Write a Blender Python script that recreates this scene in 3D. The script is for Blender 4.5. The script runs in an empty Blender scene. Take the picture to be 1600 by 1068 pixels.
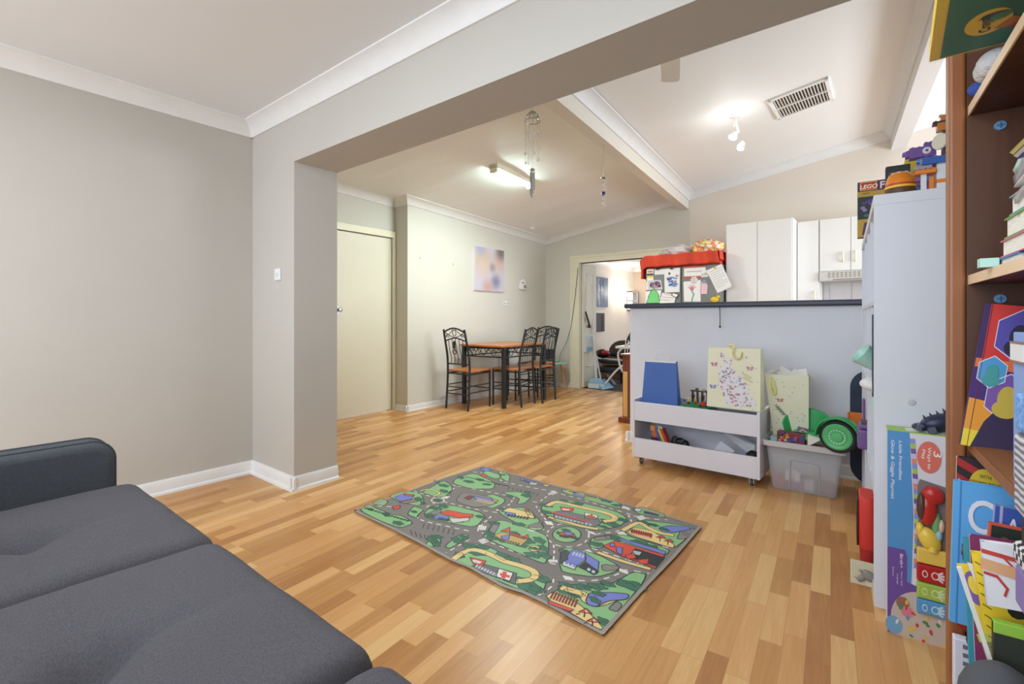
import bpy, math, random
from mathutils import Vector, Matrix
random.seed(7)
PI = math.pi
S = bpy.context.scene
COL = S.collection

# ------------------------------------------------------------------ camera
F_PX, CX, HORIZON, EYE, YAW = 749.0, 800.0, 497.0, 1.065, math.radians(38.2)
cam_d = bpy.data.cameras.new('camera')
cam = bpy.data.objects.new('camera', cam_d); COL.objects.link(cam)
cam_d.sensor_width = 36.0; cam_d.sensor_fit = 'HORIZONTAL'
cam_d.lens = F_PX / 1600 * 36
cam_d.shift_y = -(534.0 - HORIZON) / 1600
cam_d.clip_start = 0.02
cam.location = (0, 0, EYE); cam.rotation_euler = (PI / 2, 0, YAW)
S.camera = cam

# ------------------------------------------------------------------ view, daylight
S.view_settings.view_transform = 'Standard'; S.view_settings.look = 'None'
S.view_settings.gamma = 1.0; S.view_settings.use_curve_mapping = False
S.view_settings.exposure = 0.80
W = bpy.data.worlds.new('world'); S.world = W; W.use_nodes = True
W.node_tree.nodes['Background'].inputs[0].default_value = (0.80, 0.88, 1.0, 1)
W.node_tree.nodes['Background'].inputs[1].default_value = 1.0

def area(name, loc, rot, sx, sy, power, col=(1, 1, 1)):
    l = bpy.data.lights.new(name, 'AREA'); l.shape = 'RECTANGLE'; l.size = sx; l.size_y = sy
    l.energy = power; l.color = col
    o = bpy.data.objects.new(name, l); o.location = loc; o.rotation_euler = rot; COL.objects.link(o)
    return o
# daylight through the window behind the camera and the kitchen windows, plus an added ceiling fill
area('daylight_rear', (-1.2, -2.25, 1.35), (PI / 2, 0, 0), 4.0, 1.9, 52, (0.80, 0.92, 1.0))
area('added_ceiling_fill', (-1.3, -0.3, 2.36), (0, 0, 0), 1.8, 1.4, 25, (0.82, 0.93, 1.0))  # unseen overhead area light, added to brighten the floor, sofa and header underside
area('daylight_kitchen', (2.5, 4.9, 1.6), (PI / 2 - 0.30, 0, PI / 2), 2.0, 1.2, 64, (0.82, 0.92, 1.0))
area('daylight_next_room', (-1.0, 10.0, 1.6), (PI / 2, 0, PI / 2), 2.4, 1.6, 40, (0.92, 0.96, 1.0))

# ------------------------------------------------------------------ where a picture point lies in the room
FV = Vector((-math.sin(YAW), math.cos(YAW), 0)); RV = Vector((math.cos(YAW), math.sin(YAW), 0)); UV = Vector((0, 0, 1))
EYEV = Vector((0, 0, EYE))
def ray(x, y): return FV + RV * ((x - CX) / F_PX) + UV * ((HORIZON - y) / F_PX)
def fl(x, y, z=0.0):
    d = ray(x, y); return EYEV + d * ((z - EYE) / d.z)
def onX(x, y, X):
    d = ray(x, y); return EYEV + d * (X / d.x)
def onY(x, y, Y):
    d = ray(x, y); return EYEV + d * (Y / d.y)

# ------------------------------------------------------------------ materials
def lin(c):
    c = c / 255.0
    return c / 12.92 if c <= 0.04045 else ((c + 0.055) / 1.055) ** 2.4
def rgb(r, g, b): return (lin(r), lin(g), lin(b), 1.0)
def new_mat(name):
    m = bpy.data.materials.new(name); m.use_nodes = True
    return m, m.node_tree, m.node_tree.nodes['Principled BSDF']
def setp(b, **k):
    for n, v in k.items():
        n = n.replace('_', ' ')
        if n in b.inputs: b.inputs[n].default_value = v
def mat(name, col, rough=0.5, metal=0.0, vary=0.0, scale=6.0, bump=0.0, bscale=80.0, stretch=None, **k):
    """plain surface: base colour with a soft noise variation and an optional fine bump"""
    m, t, b = new_mat(name)
    c = rgb(*col)
    setp(b, Roughness=rough, Metallic=metal, **k)
    b.inputs['Base Color'].default_value = c
    if vary or bump:
        tc = t.nodes.new('ShaderNodeTexCoord'); mp = t.nodes.new('ShaderNodeMapping')
        t.links.new(tc.outputs['Object'], mp.inputs[0])
        if stretch: mp.inputs['Scale'].default_value = stretch
    if vary:
        n = t.nodes.new('ShaderNodeTexNoise'); n.inputs['Scale'].default_value = scale; n.inputs['Detail'].default_value = 5
        t.links.new(mp.outputs[0], n.inputs['Vector'])
        r = t.nodes.new('ShaderNodeValToRGB')
        r.color_ramp.elements[0].position = 0.3; r.color_ramp.elements[1].position = 0.7
        r.color_ramp.elements[0].color = tuple(max(0, x * (1 - vary)) for x in c[:3]) + (1,)
        r.color_ramp.elements[1].color = tuple(min(1, x * (1 + vary)) for x in c[:3]) + (1,)
        t.links.new(n.outputs[0], r.inputs[0]); t.links.new(r.outputs[0], b.inputs['Base Color'])
    if bump:
        n2 = t.nodes.new('ShaderNodeTexNoise'); n2.inputs['Scale'].default_value = bscale; n2.inputs['Detail'].default_value = 4
        t.links.new(mp.outputs[0], n2.inputs['Vector'])
        bm = t.nodes.new('ShaderNodeBump'); bm.inputs['Strength'].default_value = bump; bm.inputs['Distance'].default_value = 0.01
        t.links.new(n2.outputs[0], bm.inputs['Height']); t.links.new(bm.outputs[0], b.inputs['Normal'])
    return m
_flat = {}
def flat(r, g, b, rough=0.55):
    k = (r, g, b, rough)
    if k not in _flat: _flat[k] = mat('ink %d %d %d' % (r, g, b), (r, g, b), rough)
    return _flat[k]
def emit(name, col, strength):
    m, t, b = new_mat(name)
    b.inputs['Base Color'].default_value = rgb(*col); b.inputs['Emission Color'].default_value = rgb(*col)
    b.inputs['Emission Strength'].default_value = strength
    return m
def clear(name, col, alpha, rough=0.15):
    m, t, b = new_mat(name)
    b.inputs['Base Color'].default_value = rgb(*col); setp(b, Roughness=rough, Alpha=alpha)
    return m

def board_floor():
    m, t, b = new_mat('strip laminate')
    N, L = t.nodes.new, t.links.new
    def math_(op, a, bb=None, c=None):
        n = N('ShaderNodeMath'); n.operation = op
        for i, v in enumerate((a, bb, c)):
            if v is None: continue
            if isinstance(v, (int, float)): n.inputs[i].default_value = v
            else: L(v, n.inputs[i])
        return n.outputs[0]
    def dot(v, vec):
        n = N('ShaderNodeVectorMath'); n.operation = 'DOT_PRODUCT'; L(v, n.inputs[0]); n.inputs[1].default_value = vec
        return n.outputs['Value']
    tc = N('ShaderNodeTexCoord'); P = tc.outputs['Object']
    a = math.radians(4.6)
    along = dot(P, (-math.sin(a), math.cos(a), 0)); across = dot(P, (math.cos(a), math.sin(a), 0))
    wr = 0.066
    rowf = math_('DIVIDE', across, wr); row = math_('FLOOR', rowf)
    def wn(x, y):
        c = N('ShaderNodeCombineXYZ')
        for i, v in enumerate((x, y)):
            if isinstance(v, (int, float)): c.inputs[i].default_value = v
            else: L(v, c.inputs[i])
        n = N('ShaderNodeTexWhiteNoise'); n.noise_dimensions = '2D'; L(c.outputs[0], n.inputs['Vector'])
        return n.outputs['Value']
    r1 = wn(row, 3.7); r2 = wn(row, 9.1)
    ln = math_('MULTIPLY_ADD', r2, 0.22, 0.30)
    s = math_('ADD', math_('DIVIDE', along, ln), math_('MULTIPLY', r1, 9.0))
    piece = math_('FLOOR', s)
    rnd = wn(row, piece)
    # grain
    c = N('ShaderNodeCombineXYZ'); L(math_('MULTIPLY', along, 2.2), c.inputs[0]); L(math_('MULTIPLY', across, 34.0), c.inputs[1]); L(math_('MULTIPLY', rnd, 37.0), c.inputs[2])
    g = N('ShaderNodeTexNoise'); g.inputs['Scale'].default_value = 1.6; g.inputs['Detail'].default_value = 6; g.inputs['Distortion'].default_value = 1.1
    L(c.outputs[0], g.inputs['Vector'])
    tone = math_('ADD', rnd, math_('MULTIPLY', math_('SUBTRACT', g.outputs[0], 0.5), 0.60))
    r = N('ShaderNodeValToRGB'); cr = r.color_ramp
    cr.elements[0].position = 0.0; cr.elements[0].color = rgb(180, 122, 70)
    cr.elements[1].position = 1.0; cr.elements[1].color = rgb(228, 184, 124)
    for p, q in ((0.25, (196, 142, 82)), (0.55, (211, 155, 96)), (0.8, (221, 168, 109))):
        e = cr.elements.new(p); e.color = rgb(*q)
    L(tone, r.inputs[0])
    # seams
    fx = math_('FRACT', rowf); fy = math_('FRACT', s)
    ex = math_('LESS_THAN', fx, 0.018); ey = math_('LESS_THAN', fy, 0.004)
    seam = math_('MAXIMUM', ex, ey)
    mx = N('ShaderNodeMix'); mx.data_type = 'RGBA'; mx.inputs['B'].default_value = rgb(150, 98, 56)
    L(math_('MULTIPLY', seam, 0.45), mx.inputs['Factor']); L(r.outputs[0], mx.inputs['A'])
    L(mx.outputs['Result'], b.inputs['Base Color'])
    setp(b, Roughness=0.33, Specular_IOR_Level=0.4)
    return m

def wood(name, dark, light, rough=0.4, axis='z', scale=1.0):
    m, t, b = new_mat(name); N, L = t.nodes.new, t.links.new
    tc = N('ShaderNodeTexCoord'); mp = N('ShaderNodeMapping'); L(tc.outputs['Object'], mp.inputs[0])
    s = {'x': (2, 30, 30), 'y': (30, 2, 30), 'z': (30, 30, 2)}[axis]
    mp.inputs['Scale'].default_value = tuple(q * scale for q in s)
    n = N('ShaderNodeTexNoise'); n.inputs['Scale'].default_value = 1.5; n.inputs['Detail'].default_value = 6; n.inputs['Distortion'].default_value = 0.8
    L(mp.outputs[0], n.inputs['Vector'])
    r = N('ShaderNodeValToRGB'); r.color_ramp.elements[0].position = 0.25; r.color_ramp.elements[1].position = 0.75
    r.color_ramp.elements[0].color = rgb(*dark); r.color_ramp.elements[1].color = rgb(*light)
    L(n.outputs[0], r.inputs[0]); L(r.outputs[0], b.inputs['Base Color']); setp(b, Roughness=rough)
    return m

M = dict(
    floor=board_floor(),
    wall=mat('grey paint', (192, 186, 178), 0.75, vary=0.025, scale=1.6, bump=0.04, bscale=60),
    wall_dining=mat('pale green grey paint', (214, 211, 201), 0.7, vary=0.02, scale=1.5, bump=0.03, bscale=60),
    wall_kitchen=mat('cream paint', (228, 217, 204), 0.75, vary=0.015, scale=1.5),
    wall_counter=mat('white paint', (230, 231, 240), 0.7, vary=0.03, scale=3.0, bump=0.05, bscale=40),
    ceiling=mat('ceiling white', (232, 232, 233), 0.85, vary=0.01, scale=1.2),
    ceiling_rear=mat('ceiling cream', (243, 243, 241), 0.6, vary=0.012, scale=1.2),
    trim=mat('gloss white', (232, 230, 228), 0.45, vary=0.02, scale=9),
    cream=mat('cream gloss', (234, 229, 205), 0.4, vary=0.015, scale=4),
    door=mat('cream door', (228, 223, 204), 0.45, vary=0.02, scale=2.5),
    white=mat('white laminate', (236, 234, 230), 0.4),
    cube_white=mat('white foil board', (220, 221, 230), 0.45, vary=0.015, scale=4),
    cart_white=mat('white painted board', (232, 230, 240), 0.5, vary=0.015, scale=4),
    black=mat('black metal', (40, 42, 45), 0.45),
    blackplastic=mat('black plastic', (28, 28, 30), 0.5),
    chrome=mat('steel', (190, 190, 190), 0.25, 1.0),
    sofa=mat('charcoal weave', (94, 91, 97), 0.95, vary=0.22, scale=150, bump=0.6, bscale=420, stretch=(1, 3.0, 1)),
    sofa_arm=mat('charcoal weave arm', (76, 79, 85), 0.95, vary=0.12, scale=150, bump=0.5, bscale=420),
    seat=wood('orange pine', (172, 98, 46), (208, 132, 70), 0.3, 'y'),
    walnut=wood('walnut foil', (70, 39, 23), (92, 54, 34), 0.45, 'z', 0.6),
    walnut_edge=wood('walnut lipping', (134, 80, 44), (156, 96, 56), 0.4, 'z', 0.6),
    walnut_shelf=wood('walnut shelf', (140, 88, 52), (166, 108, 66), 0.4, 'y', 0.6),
    pale_edge=wood('pale edging', (224, 188, 152), (238, 206, 172), 0.4, 'y', 0.6),
    countertop=mat('navy laminate', (52, 58, 76), 0.4, vary=0.05, scale=60),
    paper=mat('paper', (240, 238, 238), 0.7),
    glassy=clear('clear crystal', (235, 240, 245), 0.35, 0.05),
)

# ------------------------------------------------------------------ mesh builder
class MB:
    def __init__(s, m=None):
        s.v, s.f, s.mi, s.ms, s.cur, s.X = [], [], [], [], 0, None
        if m: s.use(m)
    def use(s, m):
        if isinstance(m, str): m = M[m]
        if m not in s.ms: s.ms.append(m)
        s.cur = s.ms.index(m); return s
    def at(s, mtx): s.X = mtx; return s
    def add(s, vs, fs):
        b = len(s.v)
        if s.X is None: s.v += [tuple(p) for p in vs]
        else: s.v += [tuple(s.X @ Vector(p)) for p in vs]
        s.f += [tuple(b + i for i in f) for f in fs]; s.mi += [s.cur] * len(fs); return s
    def box(s, x0, x1, y0, y1, z0, z1):
        v = [(x0, y0, z0), (x1, y0, z0), (x1, y1, z0), (x0, y1, z0), (x0, y0, z1), (x1, y0, z1), (x1, y1, z1), (x0, y1, z1)]
        return s.add(v, [(0, 3, 2, 1), (4, 5, 6, 7), (0, 1, 5, 4), (1, 2, 6, 5), (2, 3, 7, 6), (3, 0, 4, 7)])
    def hexa(s, v): return s.add(v, [(0, 3, 2, 1), (4, 5, 6, 7), (0, 1, 5, 4), (1, 2, 6, 5), (2, 3, 7, 6), (3, 0, 4, 7)])
    def bx(s, c, d, R=None):
        h = [q / 2 for q in d]; R = R or Matrix.Identity(3)
        v = [Vector(c) + R @ Vector((sx * h[0], sy * h[1], sz * h[2])) for sz in (-1, 1) for sx, sy in ((-1, -1), (1, -1), (1, 1), (-1, 1))]
        return s.hexa(v)
    def poly(s, pts): return s.add(pts, [tuple(range(len(pts)))])
    def slab(s, pts, off):
        """closed outline pts (3D, planar) thickened by the vector off"""
        n = len(pts); o = Vector(off); v = [Vector(p) for p in pts] + [Vector(p) + o for p in pts]
        return s.add(v, [tuple(reversed(range(n))), tuple(range(n, 2 * n))] + [(i, (i + 1) % n, n + (i + 1) % n, n + i) for i in range(n)])
    def loft(s, rings, caps=True, closed=True):
        n = len(rings[0]); v = [p for r in rings for p in r]; f = []
        for k in range(len(rings) - 1):
            for i in range(n if closed else n - 1):
                j = (i + 1) % n; f.append((k * n + i, k * n + j, (k + 1) * n + j, (k + 1) * n + i))
        if caps: f += [tuple(reversed(range(n))), tuple(range((len(rings) - 1) * n, len(rings) * n))]
        return s.add(v, f)
    def tube(s, pts, r, n=8, closed=False, flatten=None):
        pts = [Vector(p) for p in pts]; m = len(pts); rings = []
        rr = r if isinstance(r, (list, tuple)) else [r] * m
        prev = None
        for i, p in enumerate(pts):
            if closed: d = pts[(i + 1) % m] - pts[i - 1]
            else: d = (pts[min(i + 1, m - 1)] - pts[max(i - 1, 0)])
            if d.length < 1e-9: d = Vector((0, 0, 1))
            d.normalize()
            if prev is None:
                a = Vector((0, 0, 1)) if abs(d.z) < 0.9 else Vector((1, 0, 0))
                u = d.cross(a).normalized()
            else:
                u = (prev - d * prev.dot(d)); u = u.normalized() if u.length > 1e-6 else d.orthogonal().normalized()
            prev = u; w = d.cross(u)
            rings.append([p + u * (rr[i] * math.cos(2 * PI * k / n)) + w * (rr[i] * math.sin(2 * PI * k / n)) for k in range(n)])
        if closed: rings.append(rings[0]); return s.loft(rings, caps=False)
        return s.loft(rings)
    def lathe(s, prof, c=(0, 0, 0), n=20, R=None):
        R = R or Matrix.Identity(3); c = Vector(c)
        rings = [[c + R @ Vector((r * math.cos(2 * PI * k / n), r * math.sin(2 * PI * k / n), z)) for k in range(n)] for r, z in prof]
        return s.loft(rings)
    def ell(s, c, r, nu=16, nv=10, R=None):
        prof = [(max(1e-4, math.sin(PI * i / nv)), -math.cos(PI * i / nv)) for i in range(nv + 1)]
        R = R or Matrix.Identity(3); c = Vector(c)
        rings = [[c + R @ Vector((q * r[0] * math.cos(2 * PI * k / nu), q * r[1] * math.sin(2 * PI * k / nu), z * r[2])) for k in range(nu)] for q, z in prof]
        return s.loft(rings)
    def grid(s, fn, nu, nv):
        v = [fn(i / nu, j / nv) for j in range(nv + 1) for i in range(nu + 1)]
        f = [(j * (nu + 1) + i, j * (nu + 1) + i + 1, (j + 1) * (nu + 1) + i + 1, (j + 1) * (nu + 1) + i) for j in range(nv) for i in range(nu)]
        return s.add(v, f)
    # -------- flat prints: drawing in (u, v) on a plane, each layer a hair above the last
    def plane(s, o, u, v, eps=0.0003):
        s.po, s.pu, s.pv = Vector(o), Vector(u), Vector(v); s.pn = s.pu.cross(s.pv).normalized(); s.eps = eps; return s
    tick = 0
    def step(s): s.tick = (s.tick + 1) % 9; return s.tick * 0.09
    def _p(s, q, l): return s.po + s.pu * q[0] + s.pv * q[1] + s.pn * (l * s.eps)
    def pp(s, pts, col, l=1):
        s.use(flat(*col)); a = sum(pts[i][0] * pts[(i + 1) % len(pts)][1] - pts[(i + 1) % len(pts)][0] * pts[i][1] for i in range(len(pts)))
        if a < 0: pts = pts[::-1]
        l = l + s.step()
        return s.poly([s._p(q, l) for q in pts])
    def pr(s, x0, y0, x1, y1, col, l=1): return s.pp([(x0, y0), (x1, y0), (x1, y1), (x0, y1)], col, l)
    def pe(s, cx, cy, rx, ry, col, l=1, n=20, a=0.0):
        ca, sa = math.cos(a), math.sin(a)
        return s.pp([(cx + rx * math.cos(t) * ca - ry * math.sin(t) * sa, cy + rx * math.cos(t) * sa + ry * math.sin(t) * ca) for t in (2 * PI * k / n for k in range(n))], col, l)
    def pl(s, pts, w, col, l=1, closed=False):
        s.use(flat(*col)); n = len(pts)
        for i in range(n if closed else n - 1):
            a, b = Vector(pts[i]).to_2d(), Vector(pts[(i + 1) % n]).to_2d(); d = b - a
            if d.length < 1e-7: continue
            d.normalize(); q = Vector((-d.y, d.x)) * (w / 2); e = d * (w * 0.35); h = l + s.step()
            s.poly([s._p(z, h) for z in (a - e - q, b + e - q, b + e + q, a - e + q)])
        return s
    def dash(s, pts, w, on, off, col, l=1):
        pts = [Vector(p).to_2d() for p in pts]; s.use(flat(*col)); pos, start = 0.0, []
        for i in range(len(pts) - 1):
            d = pts[i + 1] - pts[i]; L = d.length
            if L < 1e-7: continue
            d /= L; q = Vector((-d.y, d.x)) * (w / 2); t = -(pos % (on + off))
            while t < L:
                a, b = max(t, 0), min(t + on, L)
                if b > a: s.poly([s._p(z, l) for z in (pts[i] + d * a - q, pts[i] + d * b - q, pts[i] + d * b + q, pts[i] + d * a + q)])
                t += on + off
            pos += L
        return s
    def pt(s, txt, x, y, size, col, l=2, rot=0.0, align='LEFT', bold=0.0, shear=0.0):
        vs, fs, w = text_mesh(txt, bold, shear); s.use(flat(*col)); ca, sa = math.cos(rot), math.sin(rot)
        ox = {'LEFT': 0, 'CENTER': -w / 2, 'RIGHT': -w}[align]
        pts = []
        for a, b in vs:
            a = (a + ox) * size; b = b * size
            pts.append(s._p((x + a * ca - b * sa, y + a * sa + b * ca), l))
        return s.add(pts, fs)
    def build(s, name, parent=None, bevel=0.0, seg=2, smooth=None, sub=0, solid=0.0):
        me = bpy.data.meshes.new(name); me.from_pydata(s.v, [], s.f)
        for m in s.ms: me.materials.append(m)
        me.polygons.foreach_set('material_index', s.mi); me.update()
        o = bpy.data.objects.new(name, me); COL.objects.link(o)
        if parent: o.parent = parent
        if smooth is not None:
            me.polygons.foreach_set('use_smooth', [True] * len(me.polygons)); me.set_sharp_from_angle(angle=math.radians(smooth))
        if solid:
            q = o.modifiers.new('solid', 'SOLIDIFY'); q.thickness = solid; q.offset = 0
        if bevel:
            q = o.modifiers.new('bevel', 'BEVEL'); q.width = bevel; q.segments = seg; q.limit_method = 'ANGLE'; q.angle_limit = math.radians(40)
        if sub:
            q = o.modifiers.new('sub', 'SUBSURF'); q.levels = sub; q.render_levels = sub
        return o

_txt = {}
def text_mesh(t, bold=0.0, shear=0.0):
    k = (t, bold, shear)
    if k in _txt: return _txt[k]
    c = bpy.data.curves.new('text', 'FONT'); c.body = t; c.size = 1.0; c.offset = bold; c.shear = shear; c.resolution_u = 4
    o = bpy.data.objects.new('text', c); COL.objects.link(o)
    dg = bpy.context.evaluated_depsgraph_get(); e = o.evaluated_get(dg); me = e.to_mesh()
    vs = [(v.co.x, v.co.y) for v in me.vertices]; fs = [tuple(p.vertices) for p in me.polygons]
    e.to_mesh_clear(); bpy.data.objects.remove(o); bpy.data.curves.remove(c)
    w = max([v[0] for v in vs] or [0])
    _txt[k] = (vs, fs, w); return _txt[k]

def tag(o, label, cat, group=None, kind=None):
    o['label'] = label; o['category'] = cat
    if group: o['group'] = group
    if kind: o['kind'] = kind
    return o
def thing(name, label, cat, loc=(0, 0, 0), rz=0.0, group=None):
    o = bpy.data.objects.new(name, None); COL.objects.link(o); o.empty_display_size = 0.05
    o.location = loc; o.rotation_euler = (0, 0, rz); return tag(o, label, cat, group)
def one(mb, name, label, cat, loc=None, rz=0.0, group=None, **k):
    """a thing that is a single mesh"""
    o = mb.build(name, None, **k)
    if loc is not None: o.location = loc; o.rotation_euler = (0, 0, rz)
    return tag(o, label, cat, group)
def dup(root, loc, rz, label, group=None):
    r = root.copy(); COL.objects.link(r); r.location = loc; r.rotation_euler = (0, 0, rz); r['label'] = label
    if group: r['group'] = group
    for ch in list(root.children):
        c = ch.copy(); COL.objects.link(c); c.parent = r
        for g in ch.children:
            d = g.copy(); COL.objects.link(d); d.parent = c
    return r
def struct(o, label=None):
    o['kind'] = 'structure'
    if label: o['label'] = label
    return o
def smoothpts(pts, n=6):
    """Catmull-Rom through the points"""
    P = [Vector(p) for p in pts]; out = []
    for i in range(len(P) - 1):
        p0, p1, p2, p3 = P[max(i - 1, 0)], P[i], P[i + 1], P[min(i + 2, len(P) - 1)]
        for k in range(n):
            t = k / n
            out.append(0.5 * ((2 * p1) + (p2 - p0) * t + (2 * p0 - 5 * p1 + 4 * p2 - p3) * t * t + (3 * p1 - p0 - 3 * p2 + p3) * t ** 3))
    out.append(P[-1]); return out
def rotm(ax, deg): return Matrix.Rotation(math.radians(deg), 3, ax)
# ================================================================== the room
LW, OY, OY2, JX = -3.47, 1.50, 1.795, -2.90      # left wall, opening wall front/back, jamb
DX, NX, NY, BY = -4.56, -4.33, 3.57, 6.37        # door wall, dining wall, nib, back wall
RX, HB, CZ = 0.62, 2.037, 2.40                   # right wall, header bottom, front ceiling
PH = math.radians(5.2)
def ceil_z(x, y): return 2.71 + 0.155 * ((x * math.cos(PH) + y * math.sin(PH)) + 1.398)
def on_ceil(px, py, drop=0.0):
    d = ray(px, py); lo, hi = 0.5, 12.0
    for _ in range(50):
        mid = (lo + hi) / 2; p = EYEV + d * mid
        if p.z < ceil_z(p.x, p.y) - drop: lo = mid
        else: hi = mid
    return EYEV + d * lo

struct(MB('floor').box(-6, 3, -2.4, 6.43, -0.05, 0).build('floor'))
struct(MB(mat('dark carpet', (70, 68, 70), 0.95, vary=0.2, scale=40)).box(-6, 3, 6.43, 12.2, -0.05, -0.003).build('floor'))
# front room
struct(MB('wall').box(LW - 0.1, LW, -2.3, OY, 0, 2.6).build('wall_left'))
mb = MB('wall'); mb.box(DX - 0.1, JX, OY, OY2, 0, 2.6); mb.box(JX, RX + 0.1, OY, OY2, HB, 3.3); mb.box(DX - 0.1, JX, OY, OY2, 2.6, 3.3)
struct(mb.build('wall_opening'))
struct(MB('wall').box(RX, RX + 0.1, -2.3, 2.95, 0, 3.3).build('wall_right'))
mb = MB('wall'); mb.box(LW, -3.3, -2.4, -2.3, 0, 2.6); mb.box(0.7, RX + 0.1, -2.4, -2.3, 0, 2.6); mb.box(-3.3, 0.7, -2.4, -2.3, 0, 0.35); mb.box(-3.3, 0.7, -2.4, -2.3, 2.35, 2.6)
struct(mb.build('wall_rear'))
struct(MB('ceiling').box(LW - 0.1, RX + 0.1, -2.4, OY, CZ, CZ + 0.05).build('ceiling'))
# dining and kitchen
mb = MB('wall_dining')
mb.box(DX - 0.1, DX, OY2, 2.79, 0, 2.7); mb.box(DX - 0.1, DX, 2.79, 3.53, 2.0, 2.7); mb.box(DX - 0.1, DX, 3.53, NY, 0, 2.7)
struct(mb.build('wall_door'))
struct(MB('wall_dining').box(DX - 0.1, NX, NY, BY + 0.1, 0, 2.75).build('wall_dining'))
mb = MB('wall_dining'); D0, D1, DH = -3.69, -2.30, 1.905
mb.box(NX, D0, BY, BY + 0.1, 0, 2.75); mb.box(D0, D1, BY, BY + 0.1, DH, 2.9); mb.box(D1, -2.05, BY, BY + 0.1, 0, 3.0)
mb.use('wall_kitchen').box(-2.05, 2.7, BY, BY + 0.1, 0, 3.6)
struct(mb.build('wall_back'))
mb = MB('wall_kitchen'); mb.box(2.6, 2.7, 2.85, 4.0, 0, 3.7); mb.box(2.6, 2.7, 6.3, 6.4, 0, 3.7); mb.box(2.6, 2.7, 4.0, 6.3, 0, 0.95); mb.box(2.6, 2.7, 4.0, 6.3, 2.85, 3.7)
struct(mb.build('wall_kitchen'))
struct(MB('wall_kitchen').box(RX, 2.7, 2.85, 2.95, 0, 3.7).build('wall_kitchen_front'))
# raked ceilings; the beam separates them
def quad_slab(m, a, b, c, d, t=0.05): return MB(m).hexa([a, b, c, d] + [Vector(p) + Vector((0, 0, t)) for p in (a, b, c, d)])
BL0, BL1 = Vector((-1.802 - 0.0 + 0.0975 * 0.829, OY2, 2.49)), Vector((-2.167, BY, 2.49))
def zdl(y): return 2.452 - 0.043 * (y - 3.585)
g = []
for i in range(9):
    y = OY2 + (BY - OY2) * i / 8; bx = BL0.x + (BL1.x - BL0.x) * i / 8 + 0.05
    g.append([(DX - 0.1, y, zdl(y) - 0.006), (NX, y, zdl(y)), (bx, y, ceil_z(bx, y))])
mb = MB('ceiling_rear'); n = len(g)
vs = [p for r in g for p in r]; mb.add(vs, [(k * 3 + i, k * 3 + i + 1, k * 3 + i + 4, k * 3 + i + 3) for k in range(n - 1) for i in range(2)])
struct(mb.build('ceiling', solid=0.02))
def cz(x, y): return Vector((x, y, ceil_z(x, y)))
struct(quad_slab('ceiling_rear', cz(BL0.x, OY2), cz(2.7, OY2), cz(2.7, BY), cz(BL1.x, BY)).build('ceiling'))
# beams
def beam(a, b, w0, w1, z, m, name):
    q = [Vector((a.x, a.y, z)), Vector((a.x + w0, a.y, z)), Vector((b.x + w1, b.y, z)), Vector((b.x, b.y, z))]
    top = [Vector((p.x, p.y, ceil_z(p.x, p.y) + 0.02)) for p in q]
    return struct(MB(m).hexa(q + top).build(name))
beam(BL0, BL1, 0.100, 0.101, 2.49, mat('beam cream', (228, 221, 208), 0.6), 'trim_1')
RB0, RB1 = Vector((0.36, OY2, 2.82)), Vector((0.014, BY, 2.82))
beam(RB0, RB1, 0.128, 0.126, 2.82, mat('beam white', (228, 226, 226), 0.6), 'trim_2')

COVE = [(0, 0.005), (0.085, 0.005), (0.085, -0.008), (0.070, -0.014), (0.050, -0.026), (0.033, -0.044), (0.021, -0.064), (0.016, -0.078), (0.012, -0.090), (0, -0.090)]
SKIRT = [(0, 0), (0.030, 0), (0.028, 0.012), (0.016, 0.020), (0.016, 0.070), (0.010, 0.082), (0, 0.085)]
def sweep(prof, a, b, out, name, m='trim', k=1.0, ma=0, mb=0):
    a, b, out = Vector(a), Vector(b), Vector(out).normalized(); u = (b - a).normalized()
    rings = [[p + out * (h * k) + UV * (v * k) + u * (h * k * e) for h, v in prof] for p, e in ((a, -ma), (b, mb))]
    return struct(MB(m).loft(rings).build(name, smooth=30))
sweep(COVE, (LW, -2.3, CZ), (LW, OY, CZ), (1, 0, 0), 'trim_3')
sweep(COVE, (LW, OY, CZ), (RX, OY, CZ), (0, -1, 0), 'trim_4')
sweep(COVE, (DX, OY2, zdl(OY2) - .005), (DX, NY, zdl(NY) - .005), (1, 0, 0), 'trim_5')
sweep(COVE, (DX, NY, zdl(NY) - .004), (NX, NY, zdl(NY)), (0, -1, 0), 'trim_6', mb=1)
sweep(COVE, (NX, NY, zdl(NY)), (NX, BY, zdl(BY)), (1, 0, 0), 'trim_7', ma=1)
sweep(COVE, (NX, BY, zdl(BY)), (BL1.x + .05, BY, ceil_z(BL1.x + .05, BY)), (0, -1, 0), 'trim_8')
sweep(COVE, (BL1.x + 0.1, BY, ceil_z(BL1.x + .1, BY)), (RB1.x, BY, ceil_z(RB1.x, BY)), (0, -1, 0), 'trim_9')
sweep(COVE, (BL0.x + 0.1, OY2, ceil_z(BL0.x + .1, OY2)), (BL1.x + 0.1, BY, ceil_z(BL1.x + .1, BY)), (1, 0, 0), 'trim_10')
sweep(COVE, (RB0.x, OY2, ceil_z(RB0.x, OY2)), (RB1.x, BY, ceil_z(RB1.x, BY)), (-1, 0, 0), 'trim_11')
sweep(COVE, (RB1.x + 0.126, BY, ceil_z(RB1.x + .126, BY)), (2.6, BY, ceil_z(2.6, BY)), (0, -1, 0), 'trim_12')
sweep(SKIRT, (LW, -2.3, 0), (LW, OY, 0), (1, 0, 0), 'baseboard_left')
sweep(SKIRT, (LW, OY, 0), (JX + 0.030, OY, 0), (0, -1, 0), 'baseboard_opening')
sweep(SKIRT, (JX, OY - 0.030, 0), (JX, OY2, 0), (1, 0, 0), 'baseboard_jamb')
sweep(SKIRT, (DX, NY, 0), (NX + 0.03, NY, 0), (0, -1, 0), 'baseboard_nib', k=0.8)
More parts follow.
